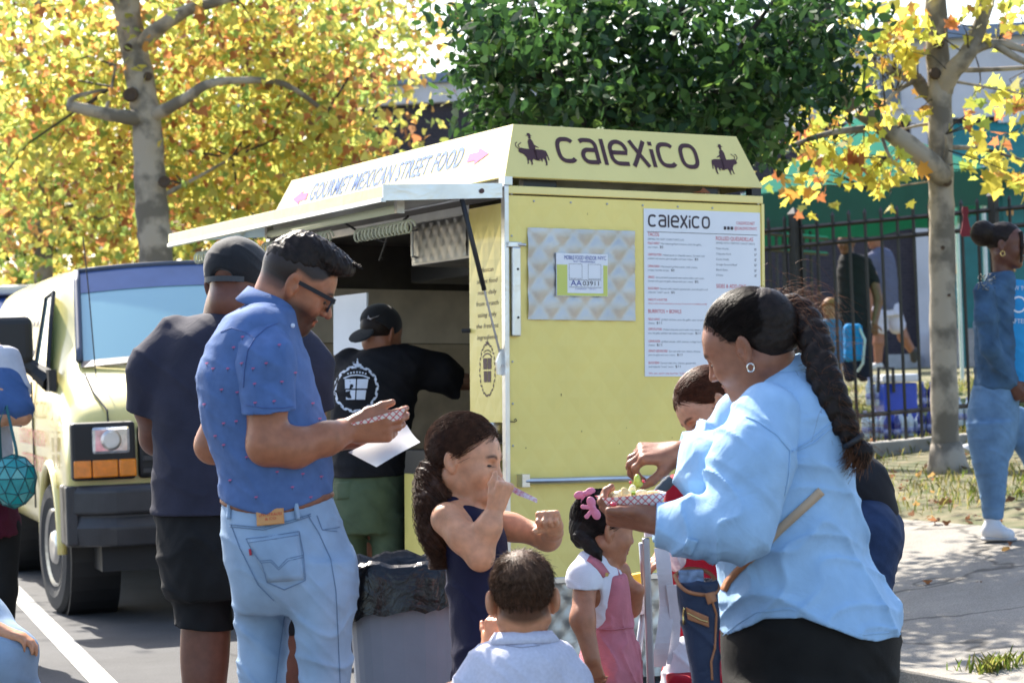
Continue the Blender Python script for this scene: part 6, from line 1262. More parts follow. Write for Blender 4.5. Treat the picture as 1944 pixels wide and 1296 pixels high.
fdl = Vector((-1, .1, .14)); hand(sk, wl, fdl, (-.1, -.55, -.85), -1, curl=(.75, .8, .8, .8), thumb=(.80, .60, .45), tcurl=.2, s=1.08, wr=.031)
fdr = Vector((-.93, -.05, .06)); hand(sk, wr, fdr, (-.1, -.45, .9), 1, curl=(.85, .75, .65, .6), thumb=(.75, .55, -.75), tcurl=.5, s=1.08, wr=.031)
zbw = lambda x: np.interp(x, [-.12, -.06, -.028, -.018, .03, .05, .065, .1], [-.075, -.06, -.05, .02, .018, .04, .07, .1])
def tint3(V):
    return head_tint(V, hc, B, hs, brow=(.2, .2, .2), lip=(.9, .5, .5))
add_eyes(L, B, hs, lw); body_mesh(sk, SK3, lw, hc, tint3, [hbox(wl, fdl, 1.1), hbox(wr, fdr, 1.1)])
M_NAIL = mat('nail_red', (.55, .01, .04), .15, coat=1)
def nail(p, r_, parent, dirn):
    f = Fig(); f.ell(p, r_, basis(dirn, (0, -.6, .8)), .002); fig_mesh('nail', f, M_NAIL, parent, .0016)
HB = hair_mat('hair_dark', (.017, .010, .007), .3)
kn_ = J(1492, 585, .03); hr = Fig(); e = lambda q, r_, k=.02, op='u': hr.ell(L(*q), np.array(r_) * hs, B, k, op)
e((-.016, 0, .040), (.104, .083, .093)); e((-.09, 0, .03), (.05, .06, .07), .03); e((-.05, 0, -.02), (.06, .072, .05), .03)
hr.ell(L(.125, 0, -.04), np.array((.075, .2, .125)) * hs, B, .012, 's'); hr.ell(L(.02, .085, -.035), np.array((.055, .03, .055)) * hs, B, .01, 's'); hr.ell(L(.02, -.085, -.035), np.array((.055, .03, .055)) * hs, B, .01, 's')
hr.plane(L(-.02, 0, -.055), B @ np.array((.1, 0, -1)), .012); hr.seg(L(-.05, 0, -.03), kn_, .06, .035, .03)
hr.disp = lambda p: folds(p, .0022, 240, B[:, 2] + B[:, 1] * .5, B[:, 0], 1., .5)
fig_mesh('hair', hr, HB, lw, .004)
kn_ = J(1492, 585, .03)
r = np.random.default_rng(5); n = 4500; u = r.normal(size=(n * 3, 3)); u /= np.linalg.norm(u, axis=1)[:, None]; loc = np.array((-.016, 0, .04)) + u * np.array((.104, .083, .093)); keep = (loc[:, 2] > zbw(loc[:, 0]) + .005) & (loc[:, 0] > -.11); loc = loc[keep][:n]
Lv = lambda Q: np.array(hc) + (np.asarray(Q) * hs) @ B.T; tg = (np.array(kn_) - np.array(hc)) @ B / hs
pth = scalp_paths(Lv, np.array((.1045, .0835, .0935)), np.array((-.016, 0, .04)), loc, tg, 12, .003, .0006, 6)
tubes('hair_strands', pth, .0003, .0006, HB, lw)
# braid
br = Fig(); bp = [J(1490, 580, .02), J(1520, 595, 0), J(1545, 640, -.06), J(1560, 700, -.12), J(1580, 750, -.15), J(1600, 800, -.16), J(1622, 838, -.165)]; bw = [.032, .040, .043, .040, .036, .030, .020]; bc = cat([tuple(p) + (w_,) for p, w_ in zip(bp, bw)], 4)
for i in range(len(bc) - 1):
    c = bc[i, :3]; t = bc[i + 1, :3] - c; t /= np.linalg.norm(t); sd_ = np.cross(t, (0, 1, 0)); s_ = 1 if i % 2 else -1; w_ = bc[i, 3]; M_ = basis(t * .8 + sd_ * s_ * .6, (0, -1, 0)); br.ell(c + sd_ * s_ * w_ * .42, (w_ * .95, w_ * .62, w_ * .7), M_, .006)
br.disp = lambda p: folds(p, .0022, 330, (.7, .2, .6), (.4, .3, .8), .2, .8)
fig_mesh('braid', br, HB, lw, .004); HT = hair_mat('hair_sunlit_tips', (.13, .05, .02), .4)
tl = Fig(); tl.chain([J(1622, 838, -.165), J(1638, 860, -.17), J(1640, 885, -.17)], [.018, .024, .008], .02); tl.disp = lambda p: folds(p, .003, 300, (.9, .2, .2), (.2, .3, .9), .2, .8); fig_mesh('braid_tail', tl, HB, lw, .0035); q_ = np.random.default_rng(77); n_ = 500; rt_ = np.array(J(1626, 845, -.167)) + q_.normal(size=(n_, 3)) * .010; t_ = np.linspace(0, 1, 7)[None, :, None]; dv_ = np.stack([.35 + q_.normal(size=n_) * .3, q_.normal(size=n_) * .35, -.9 + q_.normal(size=n_) * .2], 1); l_ = q_.uniform(.03, .065, n_)[:, None, None]; tubes('braid_tail_hair', rt_[:, None, :] + dv_[:, None, :] * l_ * t_ - np.array([.5, 0, 0]) * l_ * t_ * t_, .0009, .0004, HT, lw)
tie = MB(); tie.tube([tuple(np.array(J(1620, 836, -.165)) + .026 * (math.cos(a) * np.array((.8, 0, .5)) + math.sin(a) * np.array((0, 1, 0)))) for a in np.linspace(0, 6.28, 14)[:-1]], .008, 6, closed=True); tie.build('hair_tie', M_BLK, lw, world=True, smooth=True)
n = 650; ii = r.integers(0, len(bc) - 1, n); rt_ = bc[ii, :3] + r.normal(size=(n, 3)) * bc[ii, 3:4] * .6; dv = np.stack([.55 + r.normal(size=n) * .55, r.normal(size=n) * .5, -.15 + r.normal(size=n) * .6], 1); t = np.linspace(0, 1, 8)[None, :, None]; ln = r.uniform(.02, .07, n)[:, None, None]; ph = r.uniform(0, 6.28, (n, 1))
pth = rt_[:, None, :] + dv[:, None, :] * ln * t + np.array([.3, 0, -.9]) * ln * .6 * t * t; pth += .003 * np.stack([np.sin(t[..., 0] * 9 + ph), np.cos(t[..., 0] * 8 + ph), np.sin(t[..., 0] * 7 + ph * 2)], -1) * t
tubes('flyaway_hair', pth, .00042, .0002, HT, lw)
n = 260; rt_ = np.array(J(1500, 580, .0)) + r.normal(size=(n, 3)) * .035; dv = np.stack([.8 + r.normal(size=n) * .3, r.normal(size=n) * .4, .25 + r.normal(size=n) * .35], 1); ln = r.uniform(.04, .11, n)[:, None, None]; ph = r.uniform(0, 6.28, (n, 1)); pth = rt_[:, None, :] + dv[:, None, :] * ln * t + np.array([.1, 0, -1.2]) * ln * t * t; pth += .004 * np.stack([np.sin(t[..., 0] * 9 + ph), np.cos(t[..., 0] * 8 + ph), np.sin(t[..., 0] * 7 + ph * 2)], -1) * t; tubes('flyaway_hair', pth, .00042, .0002, HT, lw)
mb = MB(); ec = np.array(L(-.004, .089, -.052)); mb.tube([tuple(ec + np.array((.009 * math.cos(a), -.004 * math.sin(a * .5), .0105 * math.sin(a)))) for a in np.linspace(0, 6.28, 15)[:-1]], .002, 6, closed=True); mb.build('earring', mat('silver', (.8, .78, .72), .15, 1.), lw, world=True, smooth=True)
# shirt
M_LB = cloth('pale_denim_shirt', (.33, .51, .72), var=.07, scale=18, wrinkle=.28, wscale=9)
sh = Fig(); sh.stack(rows_px(d0, [(705, 1452, 1530, .09), (735, 1425, 1575, .15), (780, 1400, 1602, .19), (850, 1365, 1622, .215), (920, 1340, 1628, .225), (1000, 1345, 1641, .23), (1045, 1350, 1640, .235), (1100, 1358, 1672, .25), (1160, 1362, 1706, .265), (1230, 1360, 1720, .275)]), .03)
sh.ell(J(1345, 890, -.06), (.085, .14, .10), None, .08)
def ldisp(p): 
    low = np.clip((1.35 - p[:, 2]) / .35, 0, 1); return folds(p, .015, 19, (.45, .2, .88), (.9, .2, -.3), 2.6, 2.0) * low + folds(p, .009, 34, (-.6, .2, .75), (.8, .3, .5), .9) * (.3 + .7 * low) + wob(p, .002, 50)
sh.disp = ldisp
HX = [1330, 1372, 1400, 1435, 1500, 1560, 1600, 1640, 1690, 1730]; HYv = [1215, 1212, 1190, 1168, 1161, 1183, 1200, 1210, 1206, 1196]; xs = [J(x, 1190, 0).x for x in HX]; zs = [J(x, y, -.12).z for x, y in zip(HX, HYv)]
sh.cut.append((lambda p: np.interp(p[:, 0], xs, zs) - p[:, 2], .003))
so = fig_mesh('shirt', sh, M_LB, lw, .0055)
sl = Fig(); sl.chain([J(1455, 800, -.14), J(1425, 880, -.22), J(1400, 985, -.265)], [.094, .098, .090], .05); sl.chain([J(1400, 1000, -.265), J(1330, 1003, -.24), J(1225, 995, -.17)], [.082, .066, .060], .05)
sl.chain([J(1410, 800, .16), J(1370, 860, .19), J(1280, 858, .08)], [.085, .075, .056], .05); sl.plane_local(J(1242, 995, -.18), (-.98, 0, .1), J(1215, 995, -.17), .1); sl.plane_local(J(1293, 858, .09), (-.98, 0, .1), J(1268, 858, .08), .09)
sl.ell(J(1234, 996, -.175), (.03, .05, .050), None, .004, 's'); sl.ell(J(1286, 858, .085), (.03, .046, .046), None, .004, 's')
sl.disp = lambda p: folds(p, .013, 40, (.85, .15, .1), (.1, .3, .9), .7, 1.2) * np.clip((J(1400, 0).x - p[:, 0]) / .12, .12, 1) + folds(p, .006, 24, (.6, .2, .7), (.8, .2, .3), 1.9) + wob(p, .002, 60)
slo = fig_mesh('sleeves', sl, M_LB, lw, .005)
SB = Fig(); SB.ev = (lambda a, b: lambda p: np.minimum(a.ev(p), b.ev(p)))(sh, sl); SS = mat('shirt_seam', (.33, .52, .73), .8)
collar('collar', J(1470, 722, .02), (-.42, .05, .9), (-.95, .3, -.3), (.078, .072), (.105, .10), .042, M_LB, lw, gap=50, drop=.05)
for pl in ([(1415, 790), (1440, 800), (1475, 825), (1500, 855), (1498, 900), (1490, 940)], [(1505, 855), (1540, 835), (1580, 800), (1608, 775)], [(1500, 860), (1545, 841), (1585, 806)]): seam('seam', SB, pl, d0, .0014, SS, so, lift=.002)
seam('hem_seam', sh, [(x, y - 6) for x, y in zip(HX[1:-1], HYv[1:-1])], d0, .0012, SS, so, lift=.002)
patch('cuff_tab', SB, [(1305, 1020), (1325, 1026), (1312, 1056), (1293, 1050)], d0, M_LB, slo, lift=.006)
# trousers
M_BLKT = cloth('black_trousers', (.012, .011, .010), var=.2); tr = Fig(); tr.stack(rows_px(d0, [(1120, 1385, 1660, .225), (1180, 1368, 1702, .25), (1250, 1368, 1708, .25), (1320, 1375, 1695, .22), (1380, 1385, 1680, .17)]), .03)
for xo, o in ((0, -.09), (10, .09)): tr.stack(rows_px(d0, [(1290, 1385 + xo, 1695, .15, o), (1400, 1400 + xo, 1660, .14, o), (1560, 1430 + xo, 1610, .10, o), (1720, 1450 + xo, 1570, .07, o)]), .04)
tr.disp = lambda p: folds(p, .006, 26, (.5, .2, .8), (.9, .2, .2), .3); fig_mesh('trousers', tr, M_BLKT, lw, .009)
sf = Fig(); shoe(sf, J(1520, 1735, -.09), J(1410, 1745, -.1)); shoe(sf, J(1530, 1735, .09), J(1420, 1745, .1)); fig_mesh('shoes', sf, mat('shoe_dark', (.03, .03, .03), .6), lw, .01)
# her tray of food
td = thing('food_tray', 'red checked paper tray of nachos held by the woman in light blue shirt', 'food tray', J(1195, 955, -.12))
_, tx_, ty_, tz_ = tray(td, J(1199, 962, -.13), (1, .12, .05), (0, 1, 0), .125, .10, .032, .016)
food_bits(td, J(1196, 944, -.13), tx_, ty_, tz_, .055, .035, 11, [M_CHEESE, M_TORT, M_CHEESE, M_CHEESE, M_LETT], 8, .017)
lm = Fig(); lm.ell(J(1210, 912, -.02), (.009, .012, .017), None, .004); lm.ell(J(1212, 919, -.02), (.012, .010, .008), None, .006); lo_ = fig_mesh('lime_wedge', lm, mat('lime', (.42, .52, .08), .35, var=.15, scale=90), None, .003); tag(lo_, 'green lime wedge squeezed over the tray of nachos', 'lime')
nail(np.array(J(1165, 957, -.22)), (.009, .006, .0055), lw, (-1, 0, .1))
nail(np.array(J(1197, 915, -.03)), (.004, .004, .008), lw, (-.2, 0, -1)); nail(np.array(J(1222, 913, -.04)), (.004, .0045, .008), lw, (-.3, 0, -1))
# shoulder bag
bg_ = thing('shoulder_bag', 'navy fabric shoulder bag with tan leather trim at the side of woman in light blue', 'bag', J(1340, 1200, -.33))
M_BAG = cloth('bag_navy', (.020, .030, .062), rough=.55, wrinkle=.25, wscale=14); M_TAN = mat('bag_tan', (.34, .13, .05), .5, var=.12, scale=40); M_GOLD = mat('gold', (.65, .48, .2), .25, 1.)
bf = Fig(); bf.stack(rows_px(d0, [(1098, 1282, 1363, .062, -.28), (1140, 1286, 1364, .062, -.28), (1200, 1296, 1365, .062, -.28), (1260, 1308, 1367, .062, -.28), (1330, 1318, 1368, .058, -.28), (1350, 1320, 1366, .05, -.28)]), .02, n=2.6); bf.ell(J(1322, 1092, -.28), (.048, .052, .03), None, .006, 's'); bf.disp = lambda p: folds(p, .004, 40, (.8, .1, .3), (.2, .3, .9), .5)
bo = fig_mesh('bag_body', bf, M_BAG, bg_, .0045)
mb = MB(); rim = [J(1281, 1092, -.30), J(1290, 1110, -.335), J(1310, 1124, -.345), J(1345, 1128, -.335), J(1364, 1118, -.30), J(1352, 1092, -.25), J(1330, 1081, -.225), J(1300, 1080, -.24)]; rr_ = cat([tuple(p) for p in rim] + [tuple(rim[0])], 4)[:-1]; mb.tube([tuple(p) for p in rr_], .005, 6, closed=True); mb.build('rim', M_TAN, bg_, world=True, smooth=True)
seam('piping', bf, [(1352, 1140), (1360, 1165), (1357, 1230), (1350, 1255), (1352, 1290)], d0 - .3, .003, M_TAN, bg_, lift=.001); patch('strap_tab', bf, [(1337, 1126), (1356, 1122), (1361, 1140), (1344, 1147)], d0 - .3, M_TAN, bg_, lift=.006)
patch('zip_pocket', bf, [(1302, 1152), (1345, 1170), (1346, 1190), (1306, 1175)], d0 - .3, M_TAN, bg_, lift=.005); seam('zip', bf, [(1304, 1162), (1330, 1176), (1344, 1180)], d0 - .3, .002, M_GOLD, bg_, lift=.008); seam('zip_pull', bf, [(1299, 1153), (1297, 1170), (1298, 1184)], d0 - .3, .0028, M_GOLD, bg_, lift=.01)
mb = MB(); mb.box(-.03, .03, -.012, .012, -.02, .02, Matrix.Translation(J(1312, 1097, -.28))); mb.build('papers_inside', mat('bag_contents', (.18, .24, .36), .6, var=.5, scale=60), bg_, bevel=.004, world=True)
def ribbon(name, fig, pts, d, wpx, m, parent, lift=.006):
    c = dense(pts, 6); a = []; b = []
    for i, p in enumerate(c):
        q0, q1 = c[max(i - 1, 0)], c[min(i + 1, len(c) - 1)]; tx, ty = q1[0] - q0[0], q1[1] - q0[1]; l_ = math.hypot(tx, ty); a.append((p[0] - ty / l_ * wpx / 2, p[1] + tx / l_ * wpx / 2)); b.append((p[0] + ty / l_ * wpx / 2, p[1] - tx / l_ * wpx / 2))
    A_ = hits(fig, a, d, lift=lift); B_ = hits(fig, b, d, lift=lift); n = len(c); o = mesh_obj(name, np.concatenate([A_, B_]), [(i, i + 1, n + i + 1, n + i) for i in range(n - 1)], m, parent, smooth=True, world=True); s_ = o.modifiers.new('t', 'SOLIDIFY'); s_.thickness = .003; return o
ribbon('strap', sh, [(1560, 932), (1480, 1005), (1420, 1064)], d0, 17, mat('strap_beige', (.50, .36, .24), .7), bg_); ribbon('strap_end', sh, [(1424, 1060), (1398, 1084), (1380, 1104), (1372, 1120)], d0, 13, M_TAN, bg_, lift=.010)
# ------------------------------------------------------------------ woman bending over the stroller
d0 = 7.5; J = lambda x, y, o=0.: P(x, y, d0 + o); ft = J(1640, 1500); bw_ = person('woman with reddish brown hair bending down behind the woman in light blue', ft.x, ft.y)
SK4 = skin('skin_light', (.56, .27, .155)); hc = J(1348, 775, .0); hf, hu = Vector((-.72, -.30, -.62)), Vector((-.55, .1, .82)); hs = 1.0; sk = Fig(); B, L = head(sk, hc, hf, hu, hs); sk.seg(L(-.03, 0, -.05), J(1420, 840, .02), .055, .06, .03)
sk.stack(rows_px(d0, [(800, 1380, 1500, .13), (900, 1400, 1620, .18)]), .04); sk.chain([J(1420, 860, -.12), J(1380, 980, -.1), J(1300, 1040, -.05)], [.055, .045, .03], .03); hand(sk, J(1300, 1040, -.05), (-1, 0, -.3), (0, -.5, .8), 1); body_mesh(sk, SK4, bw_, hc, lambda V: head_tint(V, hc, B, hs, brow=(.2, .15, .12), lip=(.9, .45, .4)), h=.008, hh=.004)
HR_ = hair_mat('hair_auburn', (.10, .032, .015), .3); hr = Fig(); e = lambda q, r_, k=.02, op='u': hr.ell(L(*q), np.array(r_) * hs, B, k, op); e((-.016, 0, .042), (.108, .087, .094)); e((-.06, 0, -.03), (.06, .07, .06), .03); hr.ell(L(.145, 0, -.055), np.array((.085, .2, .112)) * hs, B, .012, 's'); hr.ell(L(.02, .09, -.035), np.array((.05, .03, .05)), B, .01, 's'); hr.disp = lambda p: folds(p, .003, 170, B[:, 1], B[:, 0], .4, .6); fig_mesh('hair', hr, HR_, bw_, .0045)
r = np.random.default_rng(9); n = 2600; u = r.normal(size=(n * 3, 3)); u /= np.linalg.norm(u, axis=1)[:, None]; loc = np.array((-.016, 0, .042)) + u * np.array((.108, .087, .094)); loc = loc[(loc[:, 2] > zbw(loc[:, 0]) + .004) & (loc[:, 0] > -.05)][:n]; Lv = (lambda c_, B_, s_: lambda Q: np.array(c_) + (np.asarray(Q) * s_) @ B_.T)(hc, B, hs); tubes('hair_strands', scalp_paths(Lv, np.array((.1085, .0875, .0945)), np.array((-.016, 0, .042)), loc, np.array((-.11, 0, -.02)), 12, .003, .001, 10), .0004, .0008, HR_, bw_)
mb = MB(); ec = np.array(L(-.004, .092, -.058)); mb.tube([tuple(ec + np.array((.020 * math.cos(a), 0, -.012 + .022 * math.sin(a)))) for a in np.linspace(0, 6.28, 19)[:-1]], .0016, 6, closed=True); mb.build('earring', mat('silver', (.8, .78, .72), .15, 1.), bw_, world=True, smooth=True)
tp_ = Fig(); tp_.chain([J(1430, 850, .05), J(1520, 880, .05), J(1605, 940, .05), J(1640, 985, .05)], [.13, .145, .14, .115], .08); tp_.disp = lambda p: folds(p, .006, 30, (.7, .2, .6), (.4, .2, .9), .6); fig_mesh('top', tp_, cloth('black_top', (.012, .012, .016)), bw_, .008)
jn = Fig(); jn.chain([J(1622, 985, .05), J(1634, 1012, .05)], [.132, .135], .06); 
for o in (-.08, .1): jn.chain([J(1640, 1020, o), J(1630, 1180, o - .1), J(1640, 1480, o + .05)], [.125, .09, .06], .06)
jn.disp = lambda p: folds(p, .005, 36, (.3, .2, .9), (.9, .2, .1), .6); fig_mesh('jeans', jn, cloth('dark_denim', (.018, .035, .085), var=.25, scale=20), bw_, .008)
sf = Fig(); shoe(sf, J(1640, 1490, -.05), J(1560, 1500, -.06)); shoe(sf, J(1640, 1490, .12), J(1560, 1500, .12)); fig_mesh('shoes', sf, mat('shoe_dark', (.03, .03, .03), .6), bw_, .01)
# ------------------------------------------------------------------ stroller
d0 = 6.75; J = lambda x, y, o=0.: P(x, y, d0 + o); st = thing('stroller', 'grey framed stroller with red seat and white straps beside the shoulder bag', 'stroller', (J(1290, 1200).x, d0, 0))
M_FR = mat('frame_grey', (.34, .35, .38), .35, .6); M_REDF = cloth('stroller_red', (.32, .008, .02), wrinkle=.2); M_WST = cloth('strap_white', (.55, .52, .55)); M_FOAM = mat('foam_grey', (.06, .075, .09), .8, bump=.4)
mb = MB(); mb.box(-.011, .011, -.015, .015, 0, 1, Matrix.Translation(J(1240, 1430, -.1)) @ Matrix.Scale(J(1232, 1020, -.1).z - J(1240, 1430, -.1).z, 4, (0, 0, 1))); mb.build('frame_post', M_FR, st, bevel=.004, world=True)
mb = MB(); mb.tube([J(1218, 1030, -.1), J(1222, 1090, -.08), J(1226, 1130, -.06)], .009, 8); mb.tube([J(1226, 1130), J(1205, 1290), J(1190, 1480)], .011, 8); mb.tube([J(1330, 1010, .3), J(1345, 1300, .3), J(1360, 1480, .3)], .012, 8); mb.build('frame_tube', M_FR, st, smooth=True, world=True)
mb = MB(); pts = [J(1236, 1012, -.1), J(1238, 965, -.1), J(1250, 935, -.1), J(1276, 908, -.1)]; cc = cat([tuple(p) for p in pts], 6); mb.tube([tuple(p) for p in cc], [.017 + .0016 * math.sin(i * 3.1) for i in range(len(cc))], 10); mb.build('handle', M_FOAM, st, smooth=True, world=True)
mb = MB(); mb.tube([J(1236, 1018, -.1), J(1236, 1000, -.1)], .021, 12); mb.build('handle_joint', mat('joint_white', (.6, .58, .6), .5), st, world=True)
sb_ = Fig(); sb_.box(J(1315, 1150, .12), (.085, .02, .26), None, .02); sb_.box(J(1300, 935, .18), (.06, .05, .055), None, .03, .03); sb_.box(J(1320, 1290, -.02), (.09, .14, .03), None, .02, .04); sb_.disp = lambda p: folds(p, .006, 36, (.5, .2, .8), (.8, .2, .2), .4); fig_mesh('seat', sb_, M_REDF, st, .006)
for pl, w_ in (([(1256, 1040), (1262, 1090), (1266, 1150), (1258, 1220), (1250, 1265)], .022), ([(1275, 1110), (1282, 1180), (1276, 1260)], .016)):
    mb = MB(); c = cat([tuple(J(x, y, -.06 + .012 * math.sin(y * .05))) for x, y in pl], 5); V = [tuple(p + np.array((s_ * w_, yy, 0))) for p in c for s_, yy in ((-1, 0), (1, .004), (1, .008), (-1, .004))]; mb.loft([V[i * 4:i * 4 + 4] for i in range(len(c))]); mb.build('strap', M_WST, st, world=True)
wb = Fig(); wb.ell(J(1300, 1260, -.02), (.05, .06, .085), None, .02); wb.ell(J(1285, 1300, -.02), (.05, .06, .08), None, .03); wb.disp = lambda p: folds(p, .006, 50, (.8, .2, .4), (.3, .2, .9), .7); fig_mesh('white_blanket', wb, cloth('blanket_white', (.62, .62, .66)), st, .005)
pb = Fig(); pb.ell(J(1282, 1062, -.0), (.035, .03, .035), None, .02); pb.disp = lambda p: folds(p, .005, 90, (.8, .2, .4), (.3, .2, .9), .7); fig_mesh('plastic_bag', pb, mat('clear_plastic', (.42, .30, .34), .12, coat=1), st, .004)
for x_, y_, o in ((1190, 1540, .0), (1360, 1540, .3), (1300, 1500, -.35)):
    q = J(x_, 1500, o); Mw = Matrix.Translation((q.x, q.y, .085)) @ Matrix.Rotation(R(90), 4, 'Y'); mb = MB(); mb.lathe([(.03, -.015), (.08, -.018), (.085, 0), (.08, .018), (.03, .015)], 20, Mw); mb.build('wheel', M_BLK, st, smooth=True, world=True)
jb = thing('juice_box', 'yellow topped carton hanging at the stroller frame', 'carton', J(1212, 1125, -.02)); Mj = Matrix.Translation(J(1211, 1125, -.0)) @ Matrix.Rotation(R(-6), 4, 'Y') @ Matrix.Rotation(R(25), 4, 'Z')
mb = MB(); mb.box(-.021, .021, -.02, .02, -.062, .02, Mj); mb.build('carton_side', mat('carton_white', (.62, .58, .60), .6, col2=(.40, .38, .40), scale=160, detail=2), jb, world=True); mb = MB(); mb.box(-.0215, .0215, -.0205, .0205, .021, .058, Mj); mb.build('carton_top', mat('carton_yellow', (.80, .50, .02), .5, var=.08), jb, world=True)
# ------------------------------------------------------------------ girl in navy dress
d0 = 6.1; J = lambda x, y, o=0.: P(x, y, d0 + o); ft = J(900, 1600); gg = person('girl with curly ponytail in navy sleeveless dress, hand at her mouth', ft.x, ft.y)
SK5 = skin('skin_olive', (.62, .30, .165)); hc = J(884, 873, .0); hf, hu = Vector((.90, -.38, -.16)), Vector((.16, .0, .98)); hs = .90; sk = Fig(); B, L = head(sk, hc, hf, hu, hs, nose=.85, full=.6); sk.seg(L(-.025, 0, -.05), J(868, 968, .0), .045, .05, .025)
shr, elr, wrr = J(850, 985, -.10), J(912, 1058, -.17), J(940, 966, -.16); shl, ell_, wll = J(905, 985, .10), J(1040, 1020, .06), J(1050, 1002, -.03)
sk.chain([shr, J(880, 1020, -.15), elr], [.046, .037, .032], .03); sk.chain([elr, J(928, 1000, -.17), wrr], [.032, .031, .023], .025); sk.chain([shl, J(970, 1000, .1), ell_], [.040, .034, .032], .03); sk.chain([ell_, wll], [.032, .026], .03)
sk.stack(rows_px(d0, [(950, 840, 910, .07), (985, 835, 930, .105), (1050, 845, 950, .10), (1120, 855, 960, .1)]), .03)
fr_ = Vector((.42, -.1, .9)); hand(sk, wrr, fr_, (.75, -.62, -.2), 1, curl=(1.25, 1.3, 1.3, 1.25), thumb=(.9, .12, -.35), tcurl=.9, s=.80, wr=.027)
fl_ = Vector((-.2, -.75, .6)); hand(sk, wll, fl_, (.1, .6, .8), -1, curl=(1.35, 1.4, 1.4, 1.35), thumb=(.6, .3, -.7), tcurl=.7, s=.80, wr=.029)
for x_ in (-40, 20): sk.chain([J(905 + x_, 1330, x_ * .002), J(905 + x_, 1480, x_ * .002), J(900 + x_, 1650, x_ * .002)], [.055, .042, .032], .03)
body_mesh(sk, SK5, gg, hc, lambda V: head_tint(V, hc, B, hs, brow=(.16, .12, .1), lip=(.85, .48, .44)), [hbox(wrr, fr_, .85), hbox(wll, fl_, .85)])
add_eyes(L, B, hs, gg)
M_NVD = cloth('navy_dress', (.012, .012, .038), rough=.75, wrinkle=.18); dr = Fig()
dr.stack(rows_px(d0, [(938, 838, 880, .05, .0), (955, 832, 905, .085), (975, 838, 935, .105), (1010, 836, 958, .115), (1060, 842, 968, .12), (1120, 848, 976, .125), (1180, 852, 985, .135), (1250, 858, 998, .15), (1330, 855, 1012, .17), (1380, 852, 1020, .18)]), .02)
dr.ell(shr + Vector((.004, -.04, -.02)), (.044, .05, .052), None, .012, 's'); dr.ell(J(898, 928, -.02), (.04, .055, .036), None, .01, 's')
dr.disp = lambda p: folds(p, .007, 34, (.9, .3, .12), (.1, .2, .95), .5) * np.clip((1.2 - p[:, 2]) / .3, .2, 1) + wob(p, .0015, 70); fig_mesh('dress', dr, M_NVD, gg, .005)
HC = hair_mat('hair_curly_brown', (.045, .020, .011), .33); hr = Fig(); e = lambda q, r_, k=.02, op='u': hr.ell(L(*q), np.array(r_) * hs, B, k, op); e((-.016, 0, .041), (.104, .083, .092)); e((-.075, 0, .0), (.052, .056, .066), .03)
hr.ell(L(.135, 0, -.045), np.array((.085, .2, .118)) * hs, B, .012, 's'); hr.ell(L(.02, -.09, -.035), np.array((.05, .03, .05)) * hs, B, .01, 's'); hr.ell(L(.02, .09, -.035), np.array((.05, .03, .05)) * hs, B, .01, 's'); hr.plane(L(-.02, 0, -.06), B @ np.array((.3, 0, -1)), .01)
hr.disp = lambda p: folds(p, .004, 150, B[:, 1] + B[:, 2] * .4, B[:, 0], .4, 1.4); fig_mesh('hair', hr, HC, gg, .004)
pn = [J(838, 862, .01), J(826, 900, .01), J(826, 950, -.02), J(830, 1010, -.03), J(836, 1060, -.03)]; pw = [.028, .042, .046, .044, .022]; pf = Fig(); pf.chain(pn, pw, .03); pf.disp = lambda p: folds(p, .010, 70, (.8, .4, .5), (.3, .2, .9), .3, 1.5) + wob(p, .003, 140); po_ = fig_mesh('ponytail', pf, HC, gg, .0045)
r = np.random.default_rng(15); n = 4200; u = r.normal(size=(n * 3, 3)); u /= np.linalg.norm(u, axis=1)[:, None]; loc = np.array((-.016, 0, .043)) + u * np.array((.108, .087, .095)); loc = loc[(loc[:, 2] > zbw(loc[:, 0]) + .004) & (loc[:, 0] > -.07)][:n]; Lv = (lambda c_, B_, s_: lambda Q: np.array(c_) + (np.asarray(Q) * s_) @ B_.T)(hc, B, hs); tg = (np.array(pn[0]) - np.array(hc)) @ B / hs
tubes('hair_strands', scalp_paths(Lv, np.array((.105, .084, .093)), np.array((-.016, 0, .041)), loc, tg, 22, .007, .0030, 16), .0004, .0005, hair_mat('hair_curly_light', (.07, .032, .018), .35), gg)
pc = cat([tuple(p) + (w_,) for p, w_ in zip(pn, pw)], 6); n = 1100; a0 = r.uniform(0, 6.28, n); rad = r.uniform(.5, 1.25, n); k = 44; tt = np.linspace(0, 1, k); ln = r.uniform(.55, 1.08, n); st_ = r.uniform(0, .25, n); S2_ = np.clip(st_[:, None] + ln[:, None] * tt[None], 0, 1.1) * (len(pc) - 1); C3 = np.stack([np.interp(S2_, np.arange(len(pc)), pc[:, j]) for j in range(4)], -1); C3[..., 2] -= np.maximum(S2_ / (len(pc) - 1) - 1, 0) * .25
ang = a0[:, None]; off = np.stack([np.cos(ang) * np.ones(k), np.sin(ang) * np.ones(k), 0 * S2_], -1) * (C3[..., 3] * rad[:, None])[..., None]; fq = r.uniform(26, 46, n)[:, None]; cr_ = .0075; ph = r.uniform(0, 6.28, n)[:, None]
curl_ = cr_ * np.stack([np.cos(fq * tt + ph), np.sin(fq * tt + ph), .3 * np.sin(fq * tt * .5 + ph)], -1); tubes('ponytail_curls', C3[..., :3] + off + curl_, .0008, .0005, hair_mat('hair_curly_light', (.07, .032, .018), .35), gg)
mb = MB(); mb.tube([tuple(np.array(J(834, 864, .01)) + .03 * (math.cos(a) * np.array((.35, 0, .9)) + math.sin(a) * np.array((0, 1, 0)))) for a in np.linspace(0, 6.28, 14)[:-1]], .0045, 6, closed=True); mb.build('hair_tie', mat('tie_pink', (.55, .15, .22), .6), gg, world=True, smooth=True)
